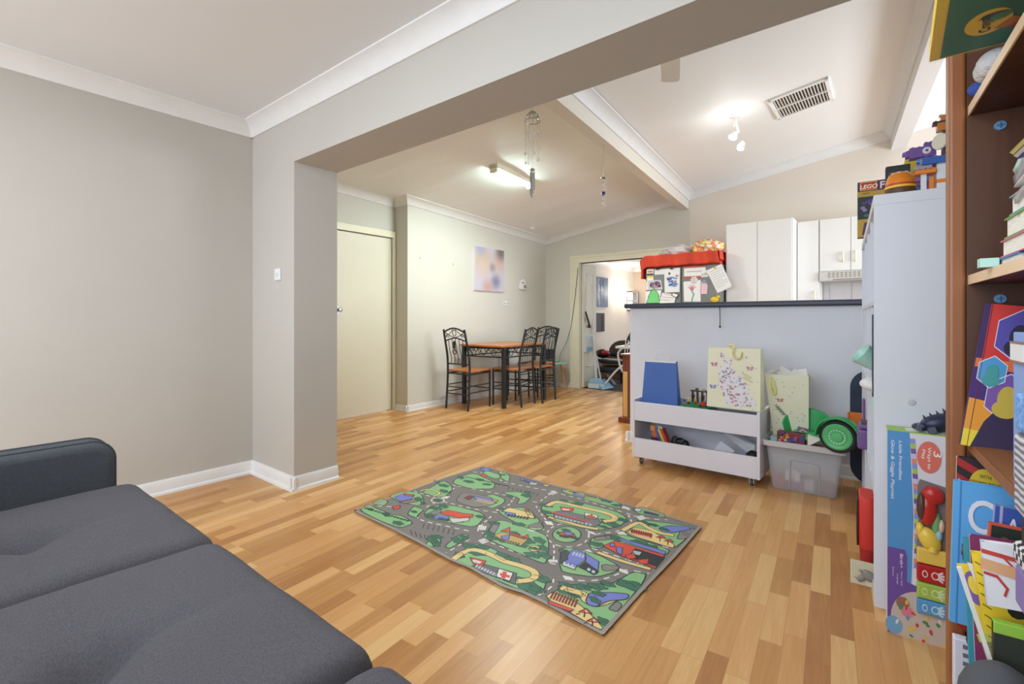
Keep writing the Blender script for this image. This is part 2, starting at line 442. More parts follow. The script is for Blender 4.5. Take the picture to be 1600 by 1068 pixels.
sweep(SKIRT, (NX, NY - 0.03, 0), (NX, BY, 0), (1, 0, 0), 'baseboard_dining', k=0.8)
sweep(SKIRT, (NX, BY, 0), (D0 - 0.16, BY, 0), (0, -1, 0), 'baseboard_back', k=0.8)
# left door and its frame
mb = MB('cream'); mb.box(DX - 0.1, DX + 0.025, 2.72, 2.79, 0, 2.075); mb.box(DX - 0.1, DX + 0.025, 3.53, 3.5695, 0, 2.0); mb.box(DX - 0.1, DX + 0.025, 2.79, 3.5695, 2.0, 2.075)
struct(mb.build('trim_13', bevel=0.004))
d = struct(MB('door').box(DX - 0.04, DX - 0.008, 2.791, 3.5295, 0.008, 1.995).build('door_1', bevel=0.002))
k = MB('chrome'); k.box(DX - 0.009, DX - 0.003, 2.815, 2.855, 1.10, 1.19)
k.lathe([(0.008, 0), (0.010, 0.02), (0.022, 0.03), (0.025, 0.045), (0.018, 0.055), (0.001, 0.057)], (DX - 0.005, 2.838, 1.155), 16, rotm('Y', 90))
k.build('door_handle', d, smooth=40)
# doorway to the next room
mb = MB('cream'); y0 = BY - 0.022
mb.box(D0 - 0.155, D0 - 0.012, y0, BY + 0.12, 0, DH); mb.box(D0 - 0.155, D1 + 0.15, y0, BY + 0.12, DH, DH + 0.10); mb.box(D1, D1 + 0.15, y0, BY + 0.12, 0, DH)
mb.box(D0 - 0.165, D0 - 0.13, y0 - 0.010, BY - .001, 0, DH + 0.075); mb.box(D0 - 0.165, D1 + 0.15, y0 - 0.010, BY - .001, DH + 0.075, DH + 0.11)
struct(mb.build('trim_14', bevel=0.004))
d = struct(MB('door').box(D0 - 0.008, D0 + 0.028, BY + 0.05, BY + 0.45, 0.012, DH - 0.015).build('door_2', bevel=0.003))
mb = MB('white')
for z0, z1 in ((0.32, 0.78), (0.95, 1.75)):
    x = D0 + 0.028
    for a, b, c, e in ((BY + 0.14, BY + 0.155, z0, z1), (BY + 0.345, BY + 0.36, z0, z1), (BY + 0.14, BY + 0.36, z0, z0 + 0.015), (BY + 0.14, BY + 0.36, z1 - 0.015, z1)): mb.box(x - 0.004, x + 0.007, a, b, c, e)
mb.build('door_panel_moulding', d, bevel=0.003)
# next room
NW = -4.9
mb = MB('wall_kitchen'); mb.box(NW - 0.1, NW, BY + 0.1, 11.1, 0, 2.4); struct(mb.build('wall_next_left'))
struct(MB(mat('tan paint', (196, 178, 160), 0.75)).box(NW, 0, 11.02, 11.12, 0, 2.4).build('wall_next_back'))
struct(MB('ceiling').box(NW - 0.1, 0.1, BY + 0.1, 11.1, 2.28, 2.33).build('ceiling'))
sweep(COVE, (NW, BY + .1, 2.28), (NW, 11.02, 2.28), (1, 0, 0), 'trim_15')
sweep(COVE, (NW, 11.02, 2.28), (0, 11.02, 2.28), (0, -1, 0), 'trim_16')
mb = MB('wall_kitchen'); mb.box(0, 0.1, BY + 0.1, 8.6, 0, 2.4); mb.box(0, 0.1, 11.0, 11.1, 0, 2.4); mb.box(0, 0.1, 8.6, 11.0, 0, 0.8); struct(mb.build('wall_next_right'))
# breakfast bar wall with its navy top
struct(MB('wall_counter').box(-1.765, 2.6, 3.90, 4.02, 0, 1.149).build('wall_counter'))
sweep(SKIRT, (-1.80, 3.90, 0), (2.6, 3.90, 0), (0, -1, 0), 'baseboard_counter', k=1.0)
sweep(SKIRT, (-1.765, 3.87, 0), (-1.765, 4.02, 0), (-1, 0, 0), 'baseboard_counter_end', k=1.0)
one(MB('countertop').box(-1.80, 2.55, 3.845, 4.30, 1.150, 1.190), 'breakfast_bar_top', 'long navy laminate breakfast bar top on the white half wall', 'counter', bevel=0.012, seg=3)
one(MB('blackplastic').tube(smoothpts([onY(1124.5, 478, 3.838), onY(1125, 495, 3.835), onY(1125, 509, 3.838)], 4), 0.003).ell(onY(1125, 510, 3.838), (0.007, 0.007, 0.010)), 'blind_cord', 'thin dark cord dangling over the front of the navy bar top', 'cord')
# ================================================================== sofa
sofa = thing('sofa', 'charcoal fabric sofa with three tufted seat cushions and low arms', 'sofa', (-1.13, 0.2, 0))
def loc(o, p): return (p[0] - o.location.x, p[1] - o.location.y, p[2] - o.location.z)
SX, SY = -1.13, 0.2
mb = MB('sofa_arm'); mb.box(-2.40 - SX, 0.14 - SX, -0.30 - SY, 0.50 - SY, 0.10, 0.30)
mb.build('base', sofa, bevel=0.02, seg=3)
def cushion(x0, x1, name):
    y0, y1, z0, z1 = -0.135, 0.565, 0.29, 0.452
    cx, cy = (x0 + x1) / 2, 0.205
    def prof(t, r):      # inset of the rounded edge for a fraction t across
        return 0
    nu, nv = 48, 44
    def P(u, v):
        # whole envelope: u across x, v round the section from back-bottom over the top to front-bottom
        x = x0 + (x1 - x0) * u
        ex = min(u, 1 - u) * (x1 - x0); rx = 0.05
        dx = math.sqrt(max(0, 1 - (1 - min(ex / rx, 1)) ** 2))       # 0 at the end, 1 inside
        L1, L2 = 0.13, 0.70; T = L1 * 2 + L2; d = v * T
        r = 0.065
        if d < L1: y, z = y0, z0 + (z1 - z0) * d / L1
        elif d < L1 + L2: y, z = y0 + (y1 - y0) * (d - L1) / L2, z1
        else: y, z = y1, z1 - (z1 - z0) * (d - L1 - L2) / L1
        # round the two long edges
        for yy, sg in ((y0, 1), (y1, -1)):
            qy, qz = (y - yy) * sg, z1 - z
            if qy < r and qz < r:
                ax, az = r - qy, r - qz; l = max(ax, az); k = math.hypot(ax, az)
                if k > 1e-6:
                    f = l / k; y = yy + sg * (r - ax * f); z = z1 - (r - az * f)
        top = max(0, min(1, (z - 0.40) / 0.04))
        # crown, tuft and the folds running out of it
        px, py = x - cx, y - cy
        z += top * (0.022 * math.cos(PI * px / (x1 - x0)) * math.cos(PI * max(-0.5, min(0.5, py / 0.72))))
        q = math.hypot(px, py)
        z -= top * (0.050 * math.exp(-(q / 0.055) ** 2) + 0.024 * math.exp(-(q / 0.16) ** 2))
        z -= top * 0.015 * math.exp(-(py / 0.028) ** 2) * math.exp(-(px / 0.22) ** 2) * (1 if abs(px) < 0.4 else 0)
        z -= top * 0.014 * math.exp(-(px / 0.026) ** 2) * math.exp(-((abs(py)) / 0.20) ** 2)
        z += top * 0.0025 * math.sin(17 * x + 5 * y) * math.sin(11 * y - 4 * x)
        cyc, czc = (y0 + y1) / 2, (z0 + z1) / 2
        k = 0.72 + 0.28 * dx if ex < rx else 1.0
        y = cyc + (y - cyc) * (0.90 + 0.10 * dx); z = z0 + (z - z0) * (0.66 + 0.34 * dx)
        return (x - SX, y - SY, z)
    mb = MB('sofa'); mb.grid(P, nu, nv)
    n = nu + 1
    ring = [j * n for j in range(nv + 1)]; ring2 = [j * n + nu for j in range(nv + 1)]
    mb.f += [tuple(ring), tuple(reversed(ring2))]; mb.mi += [0, 0]
    c = mb.build(name, sofa, smooth=60)
    b = MB('sofa'); b.ell((cx - SX, cy - SY, 0.400), (0.014, 0.014, 0.005), 12, 6); b.build('button', c, smooth=60)
for a, b in ((-2.262, -1.508), (-1.504, -0.754), (-0.750, 0.004)): cushion(a, b, 'seat_cushion')
def arm(x0, x1):
    mb = MB('sofa_arm'); r = 0.055; pr = []
    y0, y1, z1 = -0.28, 0.495, 0.612
    # side outline with a rounded top front corner, then rounded over by the bevel
    out = [(y0, 0.11), (y1, 0.11)] + [(y1 - 0.075 + 0.075 * math.cos(t), z1 - 0.075 + 0.075 * math.sin(t)) for t in (PI / 2 * k / 8 for k in range(9))] + [(y0, z1)]
    mb.slab([(x0 - SX, y - SY, z) for y, z in out], (x1 - x0, 0, 0))
    a = mb.build('arm', sofa, bevel=0.028, seg=4, smooth=50)
    for x in (x0 + 0.026, x1 - 0.026):
        ps = [(x - SX + (0.0 if x < (x0 + x1) / 2 else 0.0), y - SY + (0.001), z + 0.0015) for y, z in out[1:]]
        MB('sofa_arm').tube([(p[0], p[1], p[2]) for p in ps], 0.0035, 6).build('piping', a, smooth=60)
arm(-2.40, -2.268); arm(0.010, 0.14)
mb = MB('sofa'); mb.slab([(-2.40 - SX, y - SY, z) for y, z in ((-0.34, 0.2), (-0.13, 0.2), (-0.15, 0.5), (-0.22, 0.80), (-0.34, 0.80))], (2.54, 0, 0)); mb.build('backrest', sofa, bevel=0.03, seg=3)
for x in (-2.3, 0.04):
    for y in (-0.25, 0.42): MB(wood('sofa leg wood', (70, 45, 30), (90, 60, 40))).lathe([(0.016, 0), (0.024, 0.10)], (x - SX, y - SY, 0)).build('leg', sofa, smooth=40)

# ================================================================== road-map rug
GREEN, DGREEN, ROAD, INK, SAND, WHITE_, RED, BLUE = (138, 188, 130), (56, 112, 88), (136, 130, 126), (44, 48, 48), (236, 204, 136), (236, 230, 224), (220, 74, 52), (118, 128, 206)
def A(x, y):          # point of the photograph's rug, in the crop it was read from, to the floor
    p = fl(540 + x / 2.807, 710 + y / 2.807, 0.0085); return (p.x, p.y)
def AA(s): 
    v = [float(q) for q in s.split()]; return [A(v[i], v[i + 1]) for i in range(0, len(v), 2)]
mb = MB(mat('rug pile', ROAD, 0.95, vary=0.10, scale=260))
edge = AA('42 245 236 176 430 104 600 52 760 92 930 140 1220 215 1555 314 1440 445 1290 600 1125 782 860 640 780 603 690 575 545 492 460 458 400 425 310 375 200 320')
edge = [tuple(Vector(p)) for p in edge]
mb.slab([(x, y, 0.0) for x, y in edge][::-1] if False else [(x, y, 0.0005) for x, y in edge], (0, 0, 0.0075))
mb.plane((0, 0, 0.0083), (1, 0, 0), (0, 1, 0), 0.0002)
mb.pl(edge, 0.016, (158, 148, 140), 6, True)
def patch(s, col=GREEN, l=1, w=0.0055, ol=INK):
    p = AA(s)
    q = [Vector(a).to_2d() for a in p]
    # soften the corners a little
    out = []
    n = len(q)
    for i in range(n):
        a, b, c = q[i - 1], q[i], q[(i + 1) % n]
        out += [tuple(b.lerp(a, 0.22)), tuple(b.lerp(a, 0.08).lerp(c, 0.08)), tuple(b.lerp(c, 0.22))]
    mb.pp(out, col, l)
    if w: mb.pl(out, w, ol, l + 1, True)
def bush(x, y, r=1.0, l=3, sx=1.5):
    cx, cy = A(x, y); rx = 0.030 * r * sx; ry = 0.024 * r; an = random.uniform(-0.4, 0.4)
    pts = []
    for k in range(20):
        t = 2 * PI * k / 20; q = 1 + 0.16 * math.cos(5 * t + x)
        a, b = rx * q * math.cos(t), ry * q * math.sin(t)
        pts.append((cx + a * math.cos(an) - b * math.sin(an), cy + a * math.sin(an) + b * math.cos(an)))
    mb.pp(pts, DGREEN, l); mb.pl(pts, 0.003, (30, 52, 44), l + 1, True)
    mb.pl([(cx - rx * .4, cy), (cx, cy + ry * .4), (cx + rx * .4, cy - ry * .1)], 0.003, (30, 60, 48), l + 1)
for s in ('58 243 100 214 135 236 205 262 250 268 300 300 240 322 150 290', '330 168 430 112 462 132 470 155 440 182 405 188 350 170',
          '185 182 260 158 330 168 346 205 320 225 265 212 238 208', '300 226 346 240 318 262 312 278 270 262 285 240',
          '345 252 385 222 480 222 620 262 570 320 450 298 350 277', '478 108 560 78 655 122 650 150 550 150 470 126',
          '668 68 722 90 716 122 680 102', '680 165 760 162 818 180 790 210 750 218 765 190', '690 232 800 232 872 312 858 332 790 322 665 252',
          '610 348 660 288 700 288 880 350 892 385 882 472 858 476 640 378 604 362', '856 228 898 204 960 194 1180 245 1236 276 1212 310 1140 328 1080 332 900 290 868 252',
          '948 150 1050 165 1205 212 1210 240 1080 205 950 166', '1255 238 1300 228 1400 260 1402 276 1290 262', '1270 292 1330 288 1545 318 1490 372 1440 412 1212 346',
          '1078 362 1170 350 1232 352 1425 416 1405 442 1180 376 1118 412 1068 406', '944 412 985 406 1110 438 1204 490 1190 512 1100 538 950 516 938 480',
          '960 566 1080 582 1180 562 1262 510 1332 528 1128 776 1106 762 880 618 930 592', '486 440 560 388 622 400 765 472 882 540 872 592 820 606 760 592 545 500 462 455',
          '345 392 412 350 418 388 380 406', '432 402 500 348 548 350 460 412', '560 205 640 170 702 195 692 214 640 238', '110 215 160 190 188 205 170 225', '610 66 690 92 660 108 600 84'):
    patch(s)
x0, y0 = A(970, 350); 
ring = [A(970 + 62 * math.cos(t), 350 + 34 * math.sin(t)) for t in (2 * PI * k / 28 for k in range(28))]
mb.pp(ring, GREEN, 1); mb.pl(ring, 0.0055, INK, 2, True)
ring = [A(404 + 28 * math.cos(t), 200 + 11 * math.sin(t)) for t in (2 * PI * k / 20 for k in range(20))]
mb.pl(ring, 0.006, WHITE_, 2, True); bush(404, 200, 0.6)
# car parks and grey yards lying on the green
for s in ('350 262 410 235 425 252 360 275', '480 205 510 165 570 172 650 190 640 225 560 232', '620 345 655 292 680 300 650 352', '800 310 850 295 870 318 800 322',
          '1090 362 1160 354 1165 372 1090 378', '1122 480 1205 488 1190 508 1126 510', '1470 330 1540 322 1500 368 1450 372', '1190 640 1215 660 1190 690 1150 676', '870 300 850 300 848 285'):
    patch(s, ROAD, 3, 0.004)
# sand paths
def sand(s, w=0.030, l=3):
    p = [tuple(q.to_2d()) for q in smoothpts([(a, b, 0) for a, b in AA(s)], 4)]
    mb.pl(p, w + 0.007, INK, l); mb.pl(p, w, SAND, l + 1)
sand('478 455 520 428 570 418 640 440 700 468 770 488 822 510 830 535 800 550 745 556'); sand('890 222 920 208 965 214 1020 228 1120 250 1172 268 1178 285 1140 292')
sand('895 275 960 292 1030 312 1100 325', 0.022); sand('1220 330 1260 308 1290 300 1330 322 1370 340 1430 352', 0.026); sand('955 585 1000 598 1040 612 1060 640 1110 652 1200 622', 0.030); sand('330 158 370 152 412 168 390 182', 0.012)
sand('1110 430 1200 462 1260 480 1330 500', 0.020)
patch('1230 345 1260 318 1340 332 1445 395 1436 412', SAND, 3, 0.004); patch('872 625 905 602 1030 655 1135 762 1112 768', SAND, 3, 0.004)
patch('1370 322 1420 310 1500 316 1520 326 1450 340 1400 345', BLUE, 5, 0.005); patch('1052 640 1070 605 1130 605 1180 605 1245 612 1235 635 1150 642 1100 668 1062 658', BLUE, 5, 0.005)
for x, y in ((1400, 328), (1110, 610), (1095, 638)): bush(x, y, 0.6, 7)
# bushes and trees
for x, y, r in ((430, 135, .9), (432, 160, .8), (400, 118, .7), (230, 300, .8), (180, 262, .7), (110, 240, .5), (320, 195, .8), (340, 212, .5), (300, 250, .5), (395, 235, .9), (372, 268, .8), (430, 226, .8),
                (592, 272, .7), (500, 290, .6), (540, 118, .9), (590, 110, .8), (620, 130, .7), (505, 100, .8), (690, 88, .5), (790, 180, .8), (720, 182, .7), (800, 165, .6), (692, 240, .7), (760, 305, .8),
                (630, 345, .9), (650, 300, .7), (700, 375, 1.0), (790, 375, 1.1), (770, 395, .8), (850, 375, .9), (868, 410, .8), (870, 440, .9), (820, 440, .9), (640, 365, .7), (745, 345, .6),
                (880, 222, .9), (880, 252, .8), (960, 205, .8), (1015, 215, .8), (910, 276, .8), (1160, 300, 1.3), (1210, 285, .8), (1130, 316, .6), (1000, 168, .9), (1070, 182, 1.0), (1140, 200, 1.0), (1190, 222, .7),
                (940, 345, .5), (1005, 365, .5), (965, 330, .5), (1310, 300, .9), (1350, 308, .6), (1500, 350, .6), (1180, 365, 1.1), (1100, 392, .9), (1290, 385, .9), (1340, 402, .7), (960, 425, .7), (960, 475, .5),
                (985, 600, 1.2), (1010, 608, .8), (965, 572, .7), (1040, 580, .8), (1100, 578, .9), (1150, 566, .7), (1250, 572, 1.3), (1135, 735, .7), (1000, 600, .8),
                (545, 400, .9), (580, 432, .9), (600, 405, .8), (690, 445, 1.0), (735, 460, .9), (860, 545, .9), (800, 572, 1.5), (840, 590, .8), (500, 440, .7), (380, 372, .9), (395, 388, .8), (400, 360, .7), (490, 375, .9), (520, 362, .7)):
    bush(x, y, r)
for k in range(14): bush(90 + k * 14, 235 + k * 4.2, 0.28, 3, 1.0)
for k in range(16): bush(530 + k * 12, 98 + k * 2.6, 0.26, 3, 1.0)
# roofs, walls and windows drawn on the rug
def fig(col, s, l=5, w=0.004): patch_plain(AA(s), col, l, w)
def patch_plain(p, col, l, w):
    mb.pp(p, col, l)
    if w: mb.pl(p, w, INK, l + 1, True)
def windows(a, b, n, h, col, l=8):
    a, b = A(*a), A(*b)
    for k in range(n):
        t0, t1 = (k + .15) / n, (k + .8) / n
        p = [(a[0] + (b[0] - a[0]) * t, a[1] + (b[1] - a[1]) * t) for t in (t0, t1)]
        mb.pp([p[0], p[1], (p[1][0] - h * .3, p[1][1] + h), (p[0][0] - h * .3, p[0][1] + h)], col, l)
fig(RED, '412 258 445 242 520 258 560 262 555 276 500 280 455 268'); fig((216, 210, 205), '450 280 500 278 545 272 540 290 470 300'); fig(BLUE, '395 262 455 272 445 292 385 280'); windows((400, 284), (452, 292), 6, 0.025, INK)
fig((120, 60, 50), '520 190 545 178 562 186 540 200'); fig(BLUE, '560 180 640 195 660 210 640 222 575 205'); windows((565, 205), (640, 222), 8, 0.05, (206, 176, 96)); fig((196, 160, 90), '640 192 670 200 660 214 645 205')
fig(BLUE, '215 190 250 170 302 178 290 195 240 205'); fig(RED, '255 172 300 176 298 184 262 180'); fig((150, 120, 120), '235 208 300 195 318 205 260 215'); fig(RED, '205 228 240 222 238 236 212 240')
fig(SAND, '690 245 720 232 820 258 830 280 720 268'); fig(RED, '785 240 800 240 812 262 795 262'); fig(BLUE, '700 250 745 258 742 272 700 264'); fig((150, 60, 50), '800 262 835 270 830 282 800 275'); windows((705, 270), (800, 285), 7, 0.03, INK)
fig((200, 168, 100), '650 352 690 340 800 372 770 400 700 385'); fig(RED, '680 335 720 318 722 340'); fig(RED, '720 342 790 362 785 372 720 352'); fig(RED, '775 362 800 350 802 368'); fig(BLUE, '682 358 720 352 716 372 690 376'); windows((660, 372), (760, 398), 9, 0.02, (90, 80, 60))
ring = [A(828 + 24 * math.cos(t), 412 + 13 * math.sin(t)) for t in (2 * PI * k / 18 for k in range(18))]; mb.pp(ring, SAND, 5); mb.pl(ring, .004, INK, 6, True); bush(828, 412, .5, 7)
fig((120, 118, 122), '912 252 950 245 1108 280 1120 300 1095 318 915 280'); fig(RED, '940 228 1000 235 995 250 950 248'); fig(WHITE_, '1048 254 1108 268 1098 285 1050 280'); fig(RED, '1062 264 1096 272 1093 278 1060 270', 8, 0); fig(RED, '1075 260 1085 262 1079 282 1069 280', 8, 0)
windows((905, 262), (1050, 300), 9, 0.03, (60, 70, 110)); windows((915, 275), (1080, 315), 10, 0.025, (180, 186, 200)); fig(RED, '905 250 1060 292 1058 297 903 255', 9, 0)
fig((190, 90, 60), '930 348 960 335 1000 345 1010 362 960 365'); fig(BLUE, '955 340 985 336 1000 350 970 356'); fig((110, 40, 40), '940 352 1000 358 990 364 940 360')
fig(RED, '1250 330 1345 350 1340 365 1255 345'); windows((1250, 338), (1340, 360), 9, 0.035, (120, 40, 34)); fig((230, 190, 160), '1255 345 1335 362 1334 366 1256 350', 9, 0)
for x, y in ((1380, 362), (1415, 378)): fig(RED, '%d %d %d %d %d %d %d %d' % (x - 18, y, x + 8, y - 8, x + 24, y + 6, x, y + 4)); mb.pl([A(x, y), A(x - 2, y + 18)], .004, INK, 8)
fig(RED, '1130 400 1180 378 1400 440 1360 500 1200 440'); fig(BLUE, '1190 372 1210 368 1405 425 1400 440', 7); fig((40, 40, 44), '1270 412 1400 452 1365 492 1240 450', 7); fig((190, 190, 196), '1262 420 1300 428 1290 444 1255 436', 9); fig(RED, '1225 442 1265 432 1275 455 1235 460', 9); fig(RED, '1280 462 1330 458 1325 482 1290 478', 9); fig(BLUE, '1185 405 1215 410 1212 440 1190 430', 9); fig(BLUE, '1160 392 1178 388 1180 402 1162 404', 9)
fig(BLUE, '985 425 1000 415 1050 430 1055 460 1015 490 960 470'); fig(BLUE, '1050 432 1112 470 1105 520 1052 470'); fig((36, 36, 40), '1022 492 1052 470 1110 512 1090 528'); fig((212, 210, 212), '955 468 1015 485 1005 505 950 485', 7); windows((960, 478), (1010, 496), 3, 0.03, BLUE); fig((70, 70, 80), '945 430 968 420 975 460 945 475', 7); windows((990, 440), (1045, 455), 4, .03, (190, 196, 214)); windows((1055, 505), (1095, 525), 2, .02, (200, 206, 220))
fig(RED, '545 450 615 466 600 492 560 480'); fig((104, 102, 106), '600 478 750 520 745 570 610 520 545 490'); fig(WHITE_, '672 500 735 520 720 555 660 535', 8); fig(RED, '690 512 708 516 700 545 682 540', 10, 0); fig(RED, '678 520 722 532 718 542 676 530', 10, 0); windows((565, 492), (690, 550), 10, 0.02, (196, 200, 210)); fig((224, 214, 210), '560 460 596 470 590 480 556 470', 8, 0)
fig((224, 214, 210), '950 236 985 240 980 246 950 244', 8, 0)
fig(RED, '890 640 1000 680 985 690 888 655', 8); windows((892, 630), (1010, 672), 9, 0.05, (130, 42, 36)); mb.pl([A(895, 640), A(1010, 685)], .005, (226, 200, 170), 9)
for x, y in ((1050, 688), (1085, 728)): fig(RED, '%d %d %d %d %d %d %d %d' % (x - 28, y + 2, x + 5, y - 14, x + 32, y + 10, x, y + 6)); fig((230, 226, 222), '%d %d %d %d %d %d' % (x, y - 8, x + 14, y + 4, x + 2, y + 4), 8, 0); mb.pl([A(x, y + 4), A(x - 4, y + 24)], .005, INK, 8); mb.pl([A(x - 38, y + 12), A(x - 24, y + 10)], .005, INK, 8)
fig(BLUE, '590 62 620 55 640 68 612 74'); fig(RED, '592 90 612 84 622 94 600 98'); fig(BLUE, '770 102 830 120 825 130 765 110'); fig((214, 210, 208), '808 120 845 126 830 134 805 130'); windows((775, 112), (810, 124), 5, .02, INK); fig(SAND, '860 130 900 134 880 140'); fig(BLUE, '1000 166 1050 180 1045 190 998 176'); fig(SAND, '960 158 1000 168 998 174 960 164'); windows((1010, 172), (1120, 205), 12, .02, (204, 170, 90)); fig((214, 212, 214), '1268 235 1300 240 1290 250 1268 246'); fig((60, 64, 90), '1310 248 1378 262 1370 268 1310 258')
# parking bays and painted lanes
for k in range(7): mb.pl([A(345 + k * 22, 300 + k * 5), A(338 + k * 22, 322 + k * 5)], .004, INK, 2)
for k in range(6): mb.pl([A(285 + k * 20, 330 + k * 7), A(292 + k * 20, 352 + k * 7)], .004, INK, 2)
for k in range(8): mb.pl([A(720 + k * 18, 140 + k * 4), A(712 + k * 18, 152 + k * 4)], .004, INK, 2)
LANES = ('300 160 395 190', '430 205 520 228 600 244 700 262 830 312 890 338', '395 208 350 232 310 255 330 285 430 310 560 338', '620 345 580 330 640 268', '545 370 440 430', '600 370 700 410 780 440 880 470 930 482',
         '440 180 490 140 560 150 690 175 760 185', '470 132 500 140', '700 75 680 110 720 125 850 150 920 160', '740 185 715 220 660 245', '820 205 850 205 900 170 930 155', '835 225 870 275 900 310', '910 165 1000 185 1120 222 1210 250 1250 262',
         '1240 265 1252 300 1200 332 1100 348', '1262 268 1350 282 1410 285', '1200 345 1300 378 1430 412', '1080 410 1200 448 1330 490', '912 395 915 420 912 460', '960 545 1050 552 1130 545 1200 520 1230 505 1330 520', '912 545 900 580 840 620',
         '100 222 240 230', '560 75 600 80', '1205 228 1225 240')
for s in LANES:
    p = [tuple(q.to_2d()) for q in smoothpts([(a, b, 0) for a, b in AA(s)], 5)]; mb.dash(p, 0.0075, 0.028, 0.026, WHITE_, 1)
rr = [A(975 + 92 * math.cos(t), 352 + 52 * math.sin(t)) for t in (2 * PI * k / 40 for k in range(41))]; mb.dash(rr, 0.0075, 0.028, 0.026, WHITE_, 1)
def zebra(x, y, dx, dy, n=4, ln=20, ang=0):
    for k in range(n):
        cx, cy = x + dx * k, y + dy * k
        mb.pl([A(cx - ln * math.cos(ang), cy - ln * math.sin(ang)), A(cx + ln * math.cos(ang), cy + ln * math.sin(ang))], .009, WHITE_, 1)
zebra(585, 318, 9, 1.5, 4, 9, 1.9); zebra(598, 372, 5, 4, 4, 14, -.35); zebra(428, 186, 7, .5, 4, 7, -.6); zebra(812, 332, 6, -3.5, 4, 12, .3); zebra(880, 298, 8, 1, 4, 8, 1.0); zebra(895, 465, 10, .5, 4, 4, 1.4); zebra(972, 535, 3, 4, 4, 16, .2)
zebra(1205, 505, 10, 4, 4, 7, 1.1); zebra(1055, 420, 5, 4, 4, 12, -.2); zebra(1205, 340, 5, 4, 4, 12, -.2); zebra(1290, 270, 4, 4, 4, 12, -.3); zebra(1215, 228, 9, 3, 4, 5, 1.2); zebra(1075, 338, 5, 4, 3, 12, .3); zebra(685, 250, -6, -3, 3, 10, .3); zebra(900, 172, 6, -3, 4, 10, .3)
one(mb, 'play_rug', "children's rug printed with a town road map on the floor", 'rug')
# ================================================================== dining set
def curl(c, r, a0, a1, ux, uz, n=14, k=0.0):
    """arc in the plane spanned by ux (horizontal) and uz"""
    c = Vector(c); out = []
    for i in range(n + 1):
        t = a0 + (a1 - a0) * i / n; q = r * (1 - k * i / n); out.append(c + Vector(ux) * (q * math.cos(t)) + Vector(uz) * (q * math.sin(t)))
    return out
BK = M['black']
def make_chair(label):
    t = thing('dining_chair', label, 'chair', (0, 0, 0), 0, 'dining chairs of the black iron set')
    m = MB('seat'); m.box(-0.185, 0.185, -0.19, 0.19, 0.438, 0.458); m.build('seat', t, bevel=0.008, seg=3)
    for s in (-1, 1):
        m = MB(BK); m.tube(smoothpts([(s * .172, -.225, 0), (s * .172, -.205, .25), (s * .172, -.195, .45), (s * .170, -.205, .62), (s * .166, -.245, .80), (s * .162, -.275, .925)], 5), 0.013, 10)
        m.ell((s * .162, -.275, .928), (.014, .014, .010), 10, 6); m.build('leg', t, smooth=50)
        m = MB(BK); m.tube([(s * .165, .18, 0), (s * .165, .18, .44)], 0.012, 10); m.build('leg', t, smooth=50)
    m = MB(BK)
    for s in (-1, 1):
        m.tube([(s * .168, -.20, .418), (s * .165, .18, .418)], .010, 6)
        for z in (.20, .28): m.tube([(s * .170, -.205, z), (s * .165, .18, z)], .007, 6)
    m.tube([(-.165, .18, .418), (.165, .18, .418)], .010, 6); m.tube([(-.168, -.20, .418), (.168, -.20, .418)], .010, 6)
    for z in (.22,): m.tube([(-.165, .18, z), (.165, .18, z)], .007, 6)
    for z in (.18, .26): m.tube([(-.171, -.207, z), (.171, -.207, z)], .007, 6)
    m.build('stretcher', t, smooth=50)
    def yb(z): return -.205 - max(0, z - .62) * .23
    m = MB(BK); arch = lambda z, h, n=12: [(x, yb(z + h * (1 - (x / .165) ** 2)), z + h * math.cos(x / .165 * PI / 2) ** 1.2) for x in (-.163 + .326 * i / n for i in range(n + 1))]
    for pts_, r_ in ((arch(.905, .045), .010), (arch(.800, .035), .008), ([(-.168, yb(.53), .53), (.168, yb(.53), .53)], .008)):
        MB(BK).tube(pts_, r_, 8).build('back_rail', t, smooth=50)
    m = MB(BK)
    for i in range(5):
        x = -.11 + i * .055; zt = .800 + .035 * math.cos(x / .165 * PI / 2)
        m.tube(smoothpts([(x, yb(.53), .53), (x + .006, yb(.6), .60), (x - .006, yb(.7), .70), (x, yb(zt), zt)], 4), .004, 6)
    for s in (-1, 1):
        m.tube([Vector(p) for p in curl((s * .115, yb(.86), .862), .024, 0, 4.6 * s, (1, 0, 0), (0, -.22, 1), 14, .4)], .0042, 6)
        m.tube(smoothpts([(s * .155, yb(.85), .845), (s * .08, yb(.88), .885), (s * .02, yb(.93), .935)], 4), .0042, 6); m.tube(smoothpts([(s * .15, yb(.90), .905), (s * .08, yb(.87), .865), (0, yb(.85), .84)], 4), .0042, 6)
    m.tube(curl((0, yb(.90), .895), .026, 0, 2 * PI, (1, 0, 0), (0, -.22, 1.4), 16), .0045, 6, True)
    m.build('back_scrollwork', t, smooth=50)
    return t
c1 = make_chair('black iron dining chair with dark ornament on its back at the near table end')
c1.location = (-3.965, 4.215, 0); c1.rotation_euler = (0, 0, math.radians(2))
dup(c1, (-3.690, 4.700, 0), math.radians(98), 'black iron dining chair nearer the window side corner, along the long side of the table, first after the end chair')
c1['label'] = 'black iron dining chair standing alone at the near table end, nearest the door'
bpy.data.objects['dining_chair.001']['label'] = 'middle black iron dining chair, along the open long side of the table'
dup(c1, (-3.640, 5.090, 0), math.radians(95), 'black iron dining chair nearest the bar, in front of another chair back')
dup(c1, (-3.87, 5.46, 0), math.radians(178), 'black iron dining chair at the far table end, mostly behind another chair')
